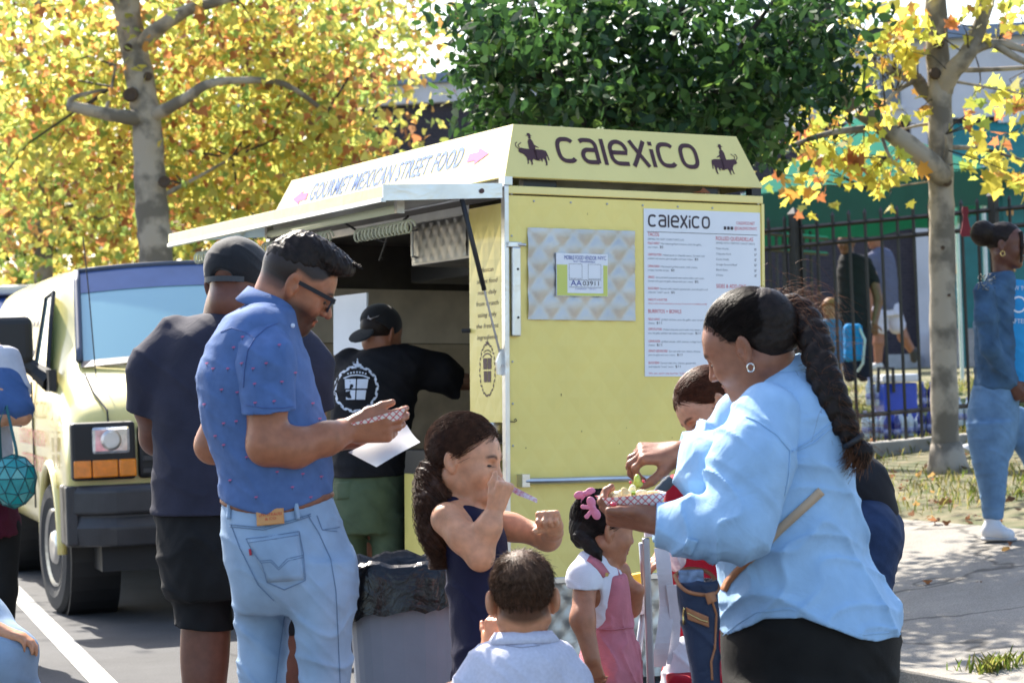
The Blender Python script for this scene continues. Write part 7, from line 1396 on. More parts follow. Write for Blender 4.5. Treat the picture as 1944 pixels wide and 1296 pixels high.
sf = Fig(); shoe(sf, J(862, 1665, -.05), J(940, 1675, -.07)); shoe(sf, J(922, 1665, .06), J(1000, 1675, .04)); fig_mesh('shoes', sf, mat('shoe_white', (.5, .5, .5), .6), gg, .01)
tb_ = thing('freezer_pop', 'thin printed plastic wrapper stretched between the hands of the girl in navy', 'wrapper', J(998, 935, -.12)); mb = MB(); pts = [J(966, 922, -.14), J(985, 933, -.13), J(1005, 942, -.11), J(1022, 950, -.09)]; mb.loft([[Vector(p) + Vector((-.003, sy * .004, sz * w_)) for sy, sz in ((-1, -1), (1, -1), (1, 1), (-1, 1))] for p, w_ in zip(pts, (.008, .009, .007, .006))]); mb.build('sleeve', mat('wrapper', (.62, .55, .62), .25, col2=(.45, .10, .15), scale=110, coat=1), tb_, world=True)
# ------------------------------------------------------------------ small boy seen from behind
d0 = 5.4; J = lambda x, y, o=0.: P(x, y, d0 + o); ft = J(992, 1750); by = person('small boy with short brown hair in pale polo shirt seen from behind', ft.x, ft.y)
SK6 = skin('skin_boy', (.56, .25, .13), .25); hc = J(992, 1138, .0); hs = .90; sk = Fig(); B, L = head(sk, hc, (-.06, .98, -.16), (-.02, .16, .98), hs); sk.seg(L(-.02, 0, -.05), J(991, 1235, .0), .042, .048, .025); sk.stack(rows_px(d0, [(1225, 930, 1055, .07), (1290, 890, 1090, .09), (1400, 900, 1085, .09)]), .04)
for s_ in (-1, 1): sk.ell(L(-.012, s_ * .088, -.004), np.array((.014, .010, .030)) * hs, B @ np.array(Matrix.Rotation(s_ * R(-30), 3, 'Z')), .008)
sk.chain([J(905, 1290, .0), J(890, 1380, .10), J(935, 1215, .20)], [.042, .036, .026], .03); fb_ = Vector((.1, .1, 1)); hand(sk, J(935, 1225, .18), fb_, (-.6, -.7, .1), 1, curl=(.7, .8, .8, .8), s=.68); sk.chain([J(1080, 1290, 0), J(1110, 1420, .0), J(1100, 1500, .1)], [.042, .036, .028], .03); hand(sk, J(1100, 1500, .1), (0, .2, -1), (1, 0, 0), 1, s=.7)
for x_ in (-35, 35): sk.chain([J(992 + x_, 1520), J(992 + x_, 1660), J(992 + x_, 1790)], [.06, .045, .035], .03)
zbb = lambda x: np.interp(x, [-.12, -.09, -.06, -.03, -.02, .03, .06], [-.095, -.09, -.075, -.045, .02, .02, .05])
def tintb(V):
    q = ((V - np.array(hc)) @ B) / hs; w = (np.abs(q) < .17).all(1) * np.clip((q[:, 2] - zbb(q[:, 0])) / .022, 0, 1) * (np.abs(q[:, 1]) < .081); return np.ones((len(V), 3)) * (1 - w[:, None] * np.array((.80, .82, .84)))
body_mesh(sk, SK6, by, hc, tintb, [hbox(J(935, 1225, .18), fb_, .8)], hh=.004)
HBY = hair_mat('hair_boy', (.085, .042, .022), .4); hr = Fig(); e = lambda q, r_, k=.02, op='u': hr.ell(L(*q), np.array(r_) * hs, B, k, op); e((-.014, 0, .040), (.103, .0815, .092)); hr.plane(L(0, 0, .03), B @ np.array((.1, 0, -1)), .03); hr.disp = lambda p: folds(p, .002, 220, B[:, 1], B[:, 0], .3, .8); fig_mesh('hair', hr, HBY, by, .004)
r = np.random.default_rng(25); n = 7000; u = r.normal(size=(n, 3)); u /= np.linalg.norm(u, axis=1)[:, None]; loc = np.array((-.014, 0, .036)) + u * np.array((.100, .079, .090)); loc = loc[(loc[:, 2] > zbb(loc[:, 0]) + .006)]; nn = (loc - np.array((-.014, 0, .036))); nn /= np.linalg.norm(nn, axis=1)[:, None]; crn = np.array((-.06, .01, .12)); fl = loc - crn; fl -= nn * (fl * nn).sum(1)[:, None]; fl /= np.linalg.norm(fl, axis=1)[:, None] + 1e-6; top = np.clip((loc[:, 2] + .02) / .12, .15, 1)
t = np.linspace(0, 1, 5)[None, :, None]; ln = (.010 + .016 * top) * r.uniform(.6, 1.3, len(loc)); dv = fl * .9 + nn * .45 + r.normal(size=loc.shape) * .18; pth = loc[:, None, :] + dv[:, None, :] * ln[:, None, None] * t - nn[:, None, :] * ln[:, None, None] * .3 * t * t; tubes('hair_strands', np.array(hc) + (pth * hs) @ B.T, .0008, .0003, HBY, by)
M_POLO = cloth('polo_pale', (.60, .60, .70), var=.07, scale=120, bump=.35, bscale=600, wrinkle=.14); sh = Fig(); sh.stack(rows_px(d0, [(1208, 948, 1040, .06), (1225, 920, 1064, .09), (1250, 900, 1082, .11), (1300, 888, 1090, .12), (1400, 880, 1098, .13), (1540, 875, 1105, .14)]), .03); sh.chain([J(920, 1255, 0), J(900, 1300, .0), J(888, 1350, .02)], [.042, .044, .046], .04); sh.chain([J(1062, 1255, 0), J(1085, 1300, .0), J(1098, 1360, .0)], [.042, .046, .048], .04); sh.disp = lambda p: folds(p, .004, 42, (.8, .2, .5), (.4, .2, .8), .6) + wob(p, .0015, 70); so = fig_mesh('polo_shirt', sh, M_POLO, by, .005)
collar('collar', J(994, 1218, .0), (0, .12, 1), (0, 1, -.1), (.056, .062), (.072, .082), .024, M_POLO, by, gap=30, drop=.04); seam('yoke_seam', sh, [(960, 1224), (990, 1228), (1025, 1224)], d0, .0009, mat('polo_seam', (.3, .3, .38), .8), so, lift=.003)
tr = Fig(); tr.stack(rows_px(d0, [(1500, 885, 1100, .12), (1580, 885, 1100, .13), (1640, 890, 1095, .1)]), .03); tr.disp = lambda p: folds(p, .004, 40, (.8, .2, .5), (.4, .2, .8), .6); fig_mesh('shorts', tr, cloth('boy_shorts', (.05, .06, .1)), by, .01); sf = Fig(); shoe(sf, J(957, 1790), J(950, 1785, .18)); shoe(sf, J(1027, 1790), J(1035, 1785, .18)); fig_mesh('shoes', sf, mat('shoe_white', (.5, .5, .5), .6), by, .01)
# ------------------------------------------------------------------ toddler in pink pinafore
d0 = 6.5; J = lambda x, y, o=0.: P(x, y, d0 + o); ft = J(1150, 1600); tg_ = person('little girl with pink hair bows in pink pinafore dress and white T-shirt', ft.x, ft.y)
SK7 = skin('skin_toddler', (.37, .155, .082)); hc = J(1146, 1004, .0); hs = .80; sk = Fig(); B, L = head(sk, hc, (.93, .30, -.18), (.18, .05, .98), hs, nose=.75, full=1.5); sk.seg(L(-.02, 0, -.05), J(1138, 1075, .0), .037, .042, .02); sk.stack(rows_px(d0, [(1065, 1105, 1170, .06), (1120, 1100, 1185, .08), (1200, 1110, 1195, .08)]), .03)
wt = J(1124, 1250, -.185); sk.chain([J(1112, 1085, -.08), J(1106, 1175, -.15), wt], [.036, .031, .023], .03); fw_ = Vector((.25, .1, -1)); hand(sk, wt, fw_, (-.5, -.85, 0), -1, curl=(.4, .45, .5, .5), s=.60, thumb=(.7, .6, -.2)); sk.chain([J(1175, 1085, .08), J(1195, 1150, .12), J(1210, 1120, .08)], [.034, .03, .022], .03)
for x_ in (-25, 30): sk.chain([J(1150 + x_, 1330), J(1150 + x_, 1480), J(1150 + x_, 1580)], [.045, .038, .03], .03)
body_mesh(sk, SK7, tg_, hc, lambda V: head_tint(V, hc, B, hs, brow=(.2, .2, .2), lip=(.85, .5, .48)), [hbox(wt, fw_, .7)], hh=.0035)
HTD = hair_mat('hair_toddler', (.013, .010, .009), .35); hr = Fig(); e = lambda q, r_, k=.02, op='u': hr.ell(L(*q), np.array(r_) * hs, B, k, op); e((-.016, 0, .042), (.106, .086, .094)); e((-.075, 0, -.01), (.05, .06, .07), .03); hr.ell(L(.135, 0, -.05), np.array((.085, .2, .12)) * hs, B, .012, 's'); hr.ell(L(.02, -.09, -.035), np.array((.05, .03, .05)) * hs, B, .01, 's'); hr.ell(L(.02, .09, -.035), np.array((.05, .03, .05)) * hs, B, .01, 's'); hr.disp = lambda p: folds(p, .003, 170, B[:, 1] + B[:, 2] * .5, B[:, 0], .4, 1.); fig_mesh('hair', hr, HTD, tg_, .004)
pf = Fig(); pf.chain([L(-.09, -.03, -.03), J(1120, 1035, -.06), J(1132, 1050, -.07), J(1140, 1062, -.07)], [.026, .018, .014, .006], .02); pf.disp = lambda p: folds(p, .004, 170, (.7, .4, .6), (.4, .2, .9), .4, 1.4); fig_mesh('ponytail', pf, HTD, tg_, .0035)
r = np.random.default_rng(35); n = 700; u = r.normal(size=(n * 3, 3)); u /= np.linalg.norm(u, axis=1)[:, None]; loc = np.array((-.016, 0, .042)) + u * np.array((.106, .086, .094)); loc = loc[(loc[:, 2] > zbw(loc[:, 0]) + .004)][:n]; Lv = (lambda c_, B_, s_: lambda Q: np.array(c_) + (np.asarray(Q) * s_) @ B_.T)(hc, B, hs); tubes('hair_strands', scalp_paths(Lv, np.array((.107, .087, .095)), np.array((-.016, 0, .042)), loc, np.array((-.1, -.03, -.03)), 14, .005, .002, 36), .0008, .0007, HTD, tg_)
M_BOW = cloth('bow_pink', (.66, .22, .32), rough=.5, wrinkle=.0)
def bow(c, ax, up, s):
    f = Fig(); c = np.array(c); ax = np.array(Vector(ax).normalized()); up = np.array(Vector(up).normalized()); 
    for q in (-1, 1): f.ell(c + ax * q * s * .62, (s * .55, s * .22, s * .42), basis(ax * q, up), .003); f.seg(c, c + ax * q * s * .5 - up * s * .9, s * .16, s * .24, .003, flat=((0, 1, 0), .35))
    f.ell(c, (s * .24, s * .26, s * .26), None, .004); fig_mesh('hair_bow', f, M_BOW, tg_, .002)
bow(J(1110, 936, -.04), (1, .2, .25), (-.2, 0, 1), .028); bow(J(1127, 964, -.10), (.35, 0, -.95), (.95, 0, .35), .030)
M_WT = cloth('white_tee', (.66, .66, .72), var=.03); sh = Fig(); sh.stack(rows_px(d0, [(1050, 1112, 1160, .045), (1068, 1100, 1172, .065), (1100, 1098, 1185, .085), (1150, 1104, 1192, .088), (1200, 1108, 1196, .088)]), .03); sh.chain([J(1118, 1070, -.05), J(1107, 1095, -.09), J(1105, 1125, -.11)], [.04, .043, .042], .03); sh.plane_local(J(1106, 1117, -.1), (-.1, 0, -1), J(1106, 1135, -.11), .06); sh.disp = lambda p: folds(p, .003, 50, (.8, .2, .5), (.4, .2, .8), .6); fig_mesh('tshirt', sh, M_WT, tg_, .0045)
M_PNK = cloth('pinafore_pink', (.50, .165, .20), var=.1, scale=20, wrinkle=.22, wscale=16); dr = Fig(); dr.stack(rows_px(d0, [(1088, 1146, 1190, .075), (1120, 1136, 1196, .092), (1165, 1122, 1200, .096), (1188, 1116, 1203, .097), (1196, 1112, 1205, .10), (1230, 1103, 1213, .125), (1290, 1090, 1222, .155), (1350, 1082, 1228, .175), (1400, 1078, 1232, .185)]), .02); dr.disp = lambda p: folds(p, .009, 60, (.95, .5, .03), (.1, .1, .9), .5, .6) * np.clip((J(0, 1190).z - p[:, 2]) / .04, .06, 1)
do = fig_mesh('pinafore', dr, M_PNK, tg_, .0045); seam('waist_seam', dr, [(1117, 1191), (1160, 1195), (1203, 1190)], d0, .002, M_PNK, do, lift=.002)
U2 = Fig(); U2.ev = (lambda a, b: lambda p: np.minimum(a.ev(p), b.ev(p)))(sh, dr)
ribbon('strap', U2, [(1152, 1092), (1140, 1075), (1128, 1062), (1118, 1056)], d0, 15, M_PNK, do, lift=.004); ribbon('strap', U2, [(1186, 1095), (1178, 1075), (1165, 1058)], d0, 12, M_PNK, do, lift=.004); decals('button', U2, [[(1152 + 4 * math.cos(a), 1090 + 4 * math.sin(a)) for a in np.linspace(0, 6.28, 9)[:-1]]], d0, mat('button_gold', (.4, .25, .05), .4), do, .010)
sf = Fig(); shoe(sf, J(1125, 1590), J(1190, 1600, .03)); shoe(sf, J(1180, 1590), J(1245, 1600, .03)); fig_mesh('shoes', sf, mat('shoe_white', (.5, .5, .5), .6), tg_, .01)
# ------------------------------------------------------------------ cook in the cart
d0 = 10.75; J = lambda x, y, o=0.: P(x, y, d0 + o); ft = J(700, 1200); ck = person('cook in black cap and black crest T-shirt turned away inside the cart', ft.x, ft.y)
SK8 = skin('skin_cook', (.30, .125, .07)); hc = J(723, 632, .0); hs = 1.0; sk = Fig(); B, L = head(sk, hc, (.62, .74, -.28), (.2, .15, .97), hs, full=1.); sk.seg(L(-.025, 0, -.05), J(728, 690), .062, .07, .03); sk.stack(rows_px(d0, [(690, 690, 770, .12), (780, 640, 780, .16), (890, 645, 755, .16)]), .04)
sk.chain([J(800, 705, -.02), J(850, 722, .1), J(890, 725, .3)], [.055, .05, .04], .03); hand(sk, J(890, 725, .3), (.5, .7, 0), (0, 0, 1), 1); sk.chain([J(660, 700, .1), J(650, 800, .2), J(690, 830, .45)], [.055, .045, .035], .03)
for x_ in (668, 728): sk.chain([J(x_, 1010), J(x_, 1120), J(x_, 1230)], [.075, .06, .04], .03)
body_mesh(sk, SK8, ck, hc, lambda V: np.ones((len(V), 3)), h=.009, hh=.005)
hr = Fig(); hr.ell(L(-.02, 0, .02), (.098, .082, .085), B); hr.plane(L(0, 0, -.045), B @ np.array((.6, 0, -1)), .01); hr.ell(L(.13, 0, -.03), (.09, .2, .12), B, .01, 's'); hr.ell(L(.02, -.09, -.03), (.05, .03, .05), B, .01, 's'); fig_mesh('hair', hr, HA1, ck, .005)
cp = thing('baseball_cap', 'black cap with white swoosh worn backwards by the cook', 'cap', tuple(L(0, 0, .05))); cf = Fig(); cf.ell(L(-.012, 0, .045), (.112, .091, .092), B, .01); cf.plane(L(0, 0, .0), B @ np.array((-.35, 0, -1)), .004); fig_mesh('crown', cf, M_BLACKCAP, cp, .005)
bf = Fig(); bf.ell(L(-.125, 0, -.045), (.058, .07, .009), basis(B @ np.array((-.6, 0, -.8)), B @ np.array((-.8, 0, .6))), .01); fig_mesh('visor', bf, M_BLACKCAP, cp, .005)
b = MB(); b.add([(0, .35, 0), (.08, .0, 0), (.25, .05, 0), (1., .75, 0), (.3, .38, 0), (.15, .45, 0), (.12, .8, 0)], [(0, 1, 2, 4, 5, 6), (2, 3, 4)]); print_on('swoosh', cf, b, lambda x, y: (697 + 24 * x, 609 - 14 * y), d0, mat('logo_white', (.7, .7, .75), .6, var=.02), cp, lift=.010)
t2 = Fig(); t2.stack(rows_px(d0, [(655, 700, 770, .09), (672, 672, 800, .14), (700, 645, 812, .18), (745, 630, 795, .195), (800, 626, 785, .2), (860, 629, 772, .2), (915, 632, 768, .2)]), .04); t2.chain([J(785, 690, -.02), J(830, 706, .05), J(868, 728, .14)], [.085, .085, .08], .06); t2.chain([J(665, 690, .05), J(648, 740, .12)], [.08, .075], .05); t2.disp = lambda p: folds(p, .007, 22, (.7, .2, .6), (.3, .2, .9), .9) + folds(p, .005, 34, (.2, .2, .95), (.9, .1, .1), 2.); t2.plane_local(J(866, 726, .14), (.8, .2, .1), J(890, 735, .2), .14); t2.plane(J(700, 903), (0, 0, -1)); to = fig_mesh('tshirt', t2, cloth('black_tee', (.011, .011, .014), var=.2), ck, .008)
b = MB(); crest(b, Matrix(), 0, 0, 1, 1.05); print_on('crest_print', t2, b, lambda x, y: (676 + 40 * x + 2 * y, 738 - 40 * y), d0, mat('crest_white', (.62, .66, .75), .7, var=.03), to, lift=.004)
s3 = Fig(); s3.stack(rows_px(d0, [(888, 634, 766, .18), (950, 630, 768, .19), (1010, 632, 768, .17)]), .03); s3.stack(rows_px(d0, [(980, 630, 698, .13), (1060, 632, 698, .11)]), .03); s3.stack(rows_px(d0, [(980, 700, 770, .13), (1060, 704, 772, .11)]), .03); s3.disp = lambda p: folds(p, .006, 34, (.7, .2, .6), (.3, .2, .9), .4); so = fig_mesh('shorts', s3, cloth('cargo_green', (.085, .115, .065), var=.15), ck, .008)
patch('cargo_pocket', s3, [(636, 915), (676, 912), (676, 945), (638, 948)], d0, MATS['cargo_green'], so, lift=.006); sf = Fig(); shoe(sf, J(668, 1240, -.02), J(690, 1240, .2)); shoe(sf, J(728, 1240, -.02), J(750, 1240, .2)); fig_mesh('shoes', sf, mat('shoe_dark', (.03, .03, .03), .6), ck, .012)
# ------------------------------------------------------------------ litter bin
d0 = 7.3; q = P(768, 1100, d0); can = thing('trash_can', 'grey plastic rubbish bin lined with a black bag beside the girl in navy', 'trash can', (q.x, q.y, 0)); M_CAN = mat('can_grey', (.20, .23, .28), .55, var=.12, scale=4, bump=.2, bscale=40)
zt_ = P(768, 1078, d0).z; rgs = []
def rrect(hx, hy, z, n=28, e=3.2): return [Vector((hx * math.copysign(abs(math.cos(a)) ** (2 / e), math.cos(a)), hy * math.copysign(abs(math.sin(a)) ** (2 / e), math.sin(a)), z)) for a in np.linspace(0, 2 * math.pi, n + 1)[:-1]]
mb = MB(); mb.loft([rrect(.15, .15, 0), rrect(.155, .155, .02), rrect(.178, .178, zt_ - .12), rrect(.182, .182, zt_ - .06), rrect(.20, .20, zt_ - .05), rrect(.20, .20, zt_), rrect(.185, .185, zt_), rrect(.18, .18, zt_ - .1)], cap=False); mb.build('body', M_CAN, can, smooth=False, bevel=.006)
mb = MB(); mb.box(.16, .235, -.03, .03, zt_ - .14, zt_ - .03); mb.build('handle', M_CAN, can, bevel=.015)
bg2 = thing('bin_liner', 'shiny black plastic bag folded over the rim of the grey bin', 'bag', (q.x, q.y, zt_)); V = []; n = 96; lev = [(.165, -.12), (.175, -.02), (.19, .035), (.205, .02), (.212, -.02), (.216, -.07), (.22, -.115)]; r = np.random.default_rng(61); ph = r.uniform(0, 6.28, 12)
for k_, (rr, z) in enumerate(lev):
    for i in range(n):
        a = 2 * math.pi * i / n; f = sum(math.sin((7 + 5 * j) * a + ph[j] + k_ * .35 * (j % 3)) / (1.4 + j * .6) for j in range(6)); kn = math.exp(-((a - 5.6 + (6.28 if a < 2 else 0)) / .22) ** 2); e = 3.0; ca, sa = math.cos(a), math.sin(a); x = rr * math.copysign(abs(ca) ** (2 / e), ca); y = rr * math.copysign(abs(sa) ** (2 / e), sa); bl_ = .0035 * f * (.3 + k_ * .2); dz = z + (.008 * f if k_ > 1 else 0) + (-.05 * (.5 + .5 * math.sin(2 * a + 1.)) if k_ == 6 else 0) + kn * (.02 if k_ > 3 else 0); V.append((q.x + x * (1 + bl_ / rr), q.y + y * (1 + bl_ / rr), zt_ + dz))
F = [(k_ * n + i, k_ * n + (i + 1) % n, (k_ + 1) * n + (i + 1) % n, (k_ + 1) * n + i) for k_ in range(len(lev) - 1) for i in range(n)] + [tuple(range(n))]; mesh_obj('liner', V, F, mat('black_plastic', (.006, .006, .007), .22, coat=0, bump=.2, bscale=20, wrinkle=.35, wscale=14), bg2, smooth=True, world=True)
# ------------------------------------------------------------------ walking woman on the pavement
d0 = 12.75; J = lambda x, y, o=0.: P(x, y, d0 + o); ft = J(1895, 1015); ww = person('young woman in denim jacket, blue jeans and white sneakers walking on the pavement', ft.x, ft.y); SK9 = skin('skin_deep', (.13, .05, .03)); hc = J(1909, 466); hs = 1.02; sk = Fig(); B, L = head(sk, hc, (.93, -.34, -.1), (.1, 0, 1), hs, nose=.9); sk.seg(L(-.025, 0, -.05), J(1905, 535), .05, .055, .03); sk.stack(rows_px(d0, [(540, 1875, 1935, .1), (640, 1870, 1940, .12)]), .04)
wr = J(1922, 728, -.12); sk.chain([J(1876, 570, -.12), J(1880, 655, -.17), wr], [.035, .038, .028], .03); hand(sk, wr, (.5, -.1, -.85), (-.4, -.9, 0), 1, curl=(.7, .8, .8, .8), s=1.); sk.chain([J(1895, 650, 0), J(1888, 800, -.05), J(1886, 900, -.05), J(1886, 990, -.05)], [.08, .07, .045, .034], .03); body_mesh(sk, SK9, ww, hc, lambda V: head_tint(V, hc, B, hs, brow=(.3, .3, .3)), h=.009, hh=.005)
hr = Fig(); hr.ell(L(-.016, 0, .04), np.array((.104, .083, .092)) * hs, B); hr.ell(L(.13, 0, -.045), np.array((.08, .2, .12)) * hs, B, .012, 's'); hr.ell(L(.02, -.09, -.035), (.05, .03, .05), B, .01, 's'); hr.ell(J(1866, 443, .0), (.072, .068, .075), None, .012); hr.chain([L(.085, -.045, .07), L(.098, -.055, .0), L(.098, -.055, -.09)], [.014, .011, .007], .01); hr.disp = lambda p: folds(p, .003, 120, (.5, .2, .8), (.8, .1, .3), .2); fig_mesh('hair', hr, HB, ww, .006)
mb = MB(); mb.tube([tuple(np.array(L(0, -.088, -.05)) + np.array((.012 * math.cos(a), 0, .014 * math.sin(a)))) for a in np.linspace(0, 6.28, 12)[:-1]], .002, 5, closed=True); mb.build('earring', M_GOLD, ww, world=True)
te = Fig(); te.stack(rows_px(d0, [(532, 1895, 1945, .09), (600, 1880, 1962, .125), (680, 1880, 1960, .125), (745, 1885, 1962, .13)]), .03); te.disp = lambda p: folds(p, .004, 30, (.7, .2, .6), (.3, .2, .9), .4); teo = fig_mesh('tshirt', te, cloth('bright_blue_tee', (.03, .26, .55)), ww, .007)
b = MB(); text_add(b, 'KNOW YOUR', Matrix(), -.4, 1.4, 1.1, .25); text_add(b, 'AFTER', Matrix(), .0, 1.0, -.75, .25); sweep_flat(b, arc(.5, .3, .42, .42, 0, 360, 24), .1); print_on('tee_print', te, b, lambda x, y: (1918 + 32 * x, 588 - 34 * y), d0, mat('logo_white', (.7, .7, .75), .6, var=.02), teo, lift=.005)
M_DJ = cloth('denim_jacket', (.055, .11, .19), var=.35, scale=9, wrinkle=.2); jk = Fig(); jk.stack(rows_px(d0, [(515, 1888, 1922, .09), (535, 1868, 1932, .125), (580, 1850, 1940, .14), (650, 1850, 1940, .145), (710, 1850, 1936, .15), (738, 1850, 1932, .15)]), .03); jk.ell(J(1950, 620, -.02), (.11, .15, .42), None, .01, 's'); jk.chain([J(1868, 555, -.12), J(1872, 600, -.16), J(1880, 660, -.175), J(1918, 722, -.13)], [.062, .062, .056, .044], .03); jk.disp = lambda p: folds(p, .006, 34, (.7, .2, .6), (.3, .2, .9), .4) + wob(p, .002, 90); jko = fig_mesh('jacket', jk, M_DJ, ww, .007); collar('collar', J(1903, 528), (.1, 0, 1), (1, -.3, 0), (.07, .065), (.085, .085), .03, M_DJ, ww, gap=80, drop=.06)
mb = MB(); r = np.random.default_rng(71); st_ = hits(jk, [(1856 + r.random() * 34, 520 + r.random() * 32) for _ in range(60)], d0, lift=.004)
for p in st_: mb.lathe([(.004, 0), (.001, .008)], 6, Matrix.Translation(p) @ Matrix.Rotation(R(60), 4, 'X'))
tag(mb.build('studs', mat('silver', (.8, .78, .72), .15, 1.), jko, world=True), kind='stuff')
M_BJ = cloth('mid_denim', (.13, .23, .37), var=.2, scale=12, wrinkle=.15); jn = Fig(); jn.stack(rows_px(d0, [(728, 1848, 1932, .14), (780, 1837, 1934, .15), (830, 1840, 1930, .14), (870, 1848, 1920, .11)]), .03); jn.stack(rows_px(d0, [(800, 1834, 1925, .12, -.05), (860, 1842, 1916, .105, -.05), (910, 1854, 1912, .088, -.05), (950, 1862, 1908, .072, -.05), (985, 1866, 1905, .058, -.05)]), .03); jn.chain([J(1930, 800, .1), J(1975, 890, .05), J(2000, 985, -.05)], [.09, .07, .055], .04); jn.disp = lambda p: folds(p, .004, 40, (.2, .2, .9), (.9, .2, .2), .4); fig_mesh('jeans', jn, M_BJ, ww, .007)
gzf = gz(ft.x, ft.y - .05); A_, B_ = J(1880, 1002, -.06), J(1915, 1012, -.14); A_.z = gzf + .045; B_.z = gzf + .035; sf = Fig(); sf.seg(J(1884, 985, -.06), (A_.x, A_.y, A_.z + .02), .040, .043, .03); sf.seg(A_, B_, .046, .034, .03); sf.seg((A_.x + .03, A_.y - .02, A_.z + .035), (B_.x - .03, B_.y, B_.z + .012), .03, .024, .03); sf.plane((0, 0, gzf + .016), (0, 0, -1)); sn = fig_mesh('sneaker', sf, mat('sneaker_white', (.66, .66, .68), .5, var=.05), ww, .0045); sf = Fig(); sf.seg((A_.x - .008, A_.y, gzf + .012), (B_.x + .006, B_.y, gzf + .012), .05, .04, .01, flat=((0, 0, 1), .32)); fig_mesh('sole', sf, mat('sole_grey', (.42, .42, .43), .7), sn, .005); mb = MB()
for k_ in range(3): p_ = Vector((A_.x + .035 + k_ * .016, A_.y - .03 - k_ * .012, A_.z + .058 - k_ * .009)); mb.tube([p_ + Vector((-.004, -.03, -.015)), p_, p_ + Vector((.004, .03, -.015))], .003, 5)
mb.build('laces', mat('lace_lilac', (.4, .36, .5), .8), sn, world=True); sf = Fig(); shoe(sf, J(1990, 990, -.05), J(2020, 1000, -.12)); fig_mesh('sneaker', sf, MATS['sneaker_white'], ww, .008)
# ------------------------------------------------------------------ people on the lawn
def far_person(label, d, hcx, hcy, fwd, skc, hairc, parts, arms, legs, shoes=None, hs=1., h=.012, extra=None):
    J = lambda x, y, o=0.: P(x, y, d + o); f0 = J(legs[0][0][-1][0], legs[0][0][-1][1]); p = thing('person', label, 'person', f0); m = skin('skin_far_%s' % hairc[0], skc); sk = Fig(); hc = J(hcx, hcy); B, L = head(sk, hc, fwd, (0, 0, 1), hs); c0 = parts[0][1][0]; sk.seg(L(-.02, 0, -.05), J((c0[1] + c0[2]) / 2, c0[0] + 6), .06, .07, .03)
    for a, rr in arms: sk.chain([J(*q) for q in a], rr, .03)
    a = arms[0][0][-1]; hand(sk, J(*a), (0, 0, -1), (0, -1, 0), 1, h and (.6,) * 4)
    for a, rr in legs: sk.chain([J(*q) for q in a], rr, .03)
    body_mesh(sk, m, p, hc, lambda V: head_tint(V, hc, B, hs, brow=(.3, .3, .3)), h=h, hh=.008)
    hr = Fig(); hr.ell(L(-.016, 0, .04), (.106, .085, .093), B); hr.ell(L(.13, 0, -.045), (.08, .2, .12), B, .012, 's'); fig_mesh('hair', hr, hair_mat('hair_far_%s' % hairc[0], hairc[1]), p, .009)
    for nm, rows, mm, segs in parts:
        g = Fig(); g.stack(rows_px(d, rows), .03)
        for a, rr in segs: g.chain([J(*q) for q in a], rr, .03)
        g.disp = lambda p_: folds(p_, .008, 22, (.6, .2, .7), (.3, .2, .9), .4); fig_mesh(nm, g, mm, p, h)
    if shoes:
        for a, b, mm in shoes: g = Fig(); g.seg(J(*a), J(*b), .06, .045, .03); fig_mesh('shoe', g, mm, p, .012)
    return p, J
far_person('bearded man in grey T-shirt and white shorts walking on the lawn', 28, 1662, 452, (-.9, -.2, -.1), (.30, .13, .08), ('grey', (.03, .022, .018)), [('tshirt', [(470, 1660, 1680, .1), (482, 1652, 1695, .14), (520, 1648, 1703, .17), (590, 1653, 1706, .17)], cloth('grey_tee', (.11, .12, .19)), [([(1655, 490, -.1), (1652, 530, -.12)], [.075, .07])]), ('shorts', [(575, 1656, 1706, .16), (600, 1655, 1712, .16)], cloth('white_shorts', (.55, .55, .68)), [([(1668, 595, -.05), (1670, 620, -.05)], [.12, .11]), ([(1695, 595, .06), (1703, 618, .06)], [.12, .11])])],
    [([(1655, 490, -.1), (1655, 545, -.14), (1650, 590, -.16)], [.055, .05, .035])], [([(1668, 600, -.05), (1668, 650, -.05), (1667, 690, -.05)], [.08, .065, .045]), ([(1702, 600, .06), (1715, 640, .08), (1733, 668, .12)], [.08, .065, .045])], [((1668, 695, -.05), (1655, 698, -.05), mat('shoe_white', (.5, .5, .5), .6)), ((1735, 668, .12), (1735, 682, .12), mat('shoe_dark', (.03, .03, .03), .6))])
bgp, _ = far_person('man in dark jacket with blue backpack standing behind the fence', 24.5, 1606, 462, (-.3, -.9, 0), (.20, .085, .05), ('brown', (.16, .06, .03)), [('jacket', [(480, 1600, 1622, .1), (492, 1592, 1645, .15), (540, 1588, 1650, .19), (625, 1592, 1650, .19)], cloth('dark_jacket', (.014, .014, .018)), [([(1642, 500, 0), (1658, 535, 0)], [.08, .075])]), ('trousers', [(615, 1595, 1650, .17), (650, 1598, 1652, .15)], cloth('dark_jeans2', (.012, .014, .03)), [([(1612, 640, 0), (1614, 712, 0)], [.1, .075]), ([(1636, 640, 0), (1640, 712, 0)], [.1, .075])])], [([(1655, 520, 0), (1668, 570, -.05), (1660, 615, -.12)], [.06, .05, .035])], [([(1614, 690, 0), (1614, 712, 0)], [.06, .05]), ([(1640, 690, 0), (1640, 712, 0)], [.06, .05])])
bk = thing('backpack', 'bright blue backpack in front of the man in dark jacket', 'backpack', P(1625, 650, 24.1)); f = Fig(); f.box(P(1620, 650, 24.1), (.1, .07, .2), None, .05); f.disp = lambda p: folds(p, .008, 22, (.6, .2, .7), (.3, .2, .9), .4); fig_mesh('bag', f, cloth('pack_blue', (.02, .22, .55)), bk, .012); mb = MB(); mb.tube([P(1630, 620, 24.05), P(1642, 645, 24.0), P(1638, 690, 24.0), P(1628, 705, 24.05)], .014, 6); mb.build('strap', mat('strap_pale', (.5, .55, .6), .7), bk, world=True)
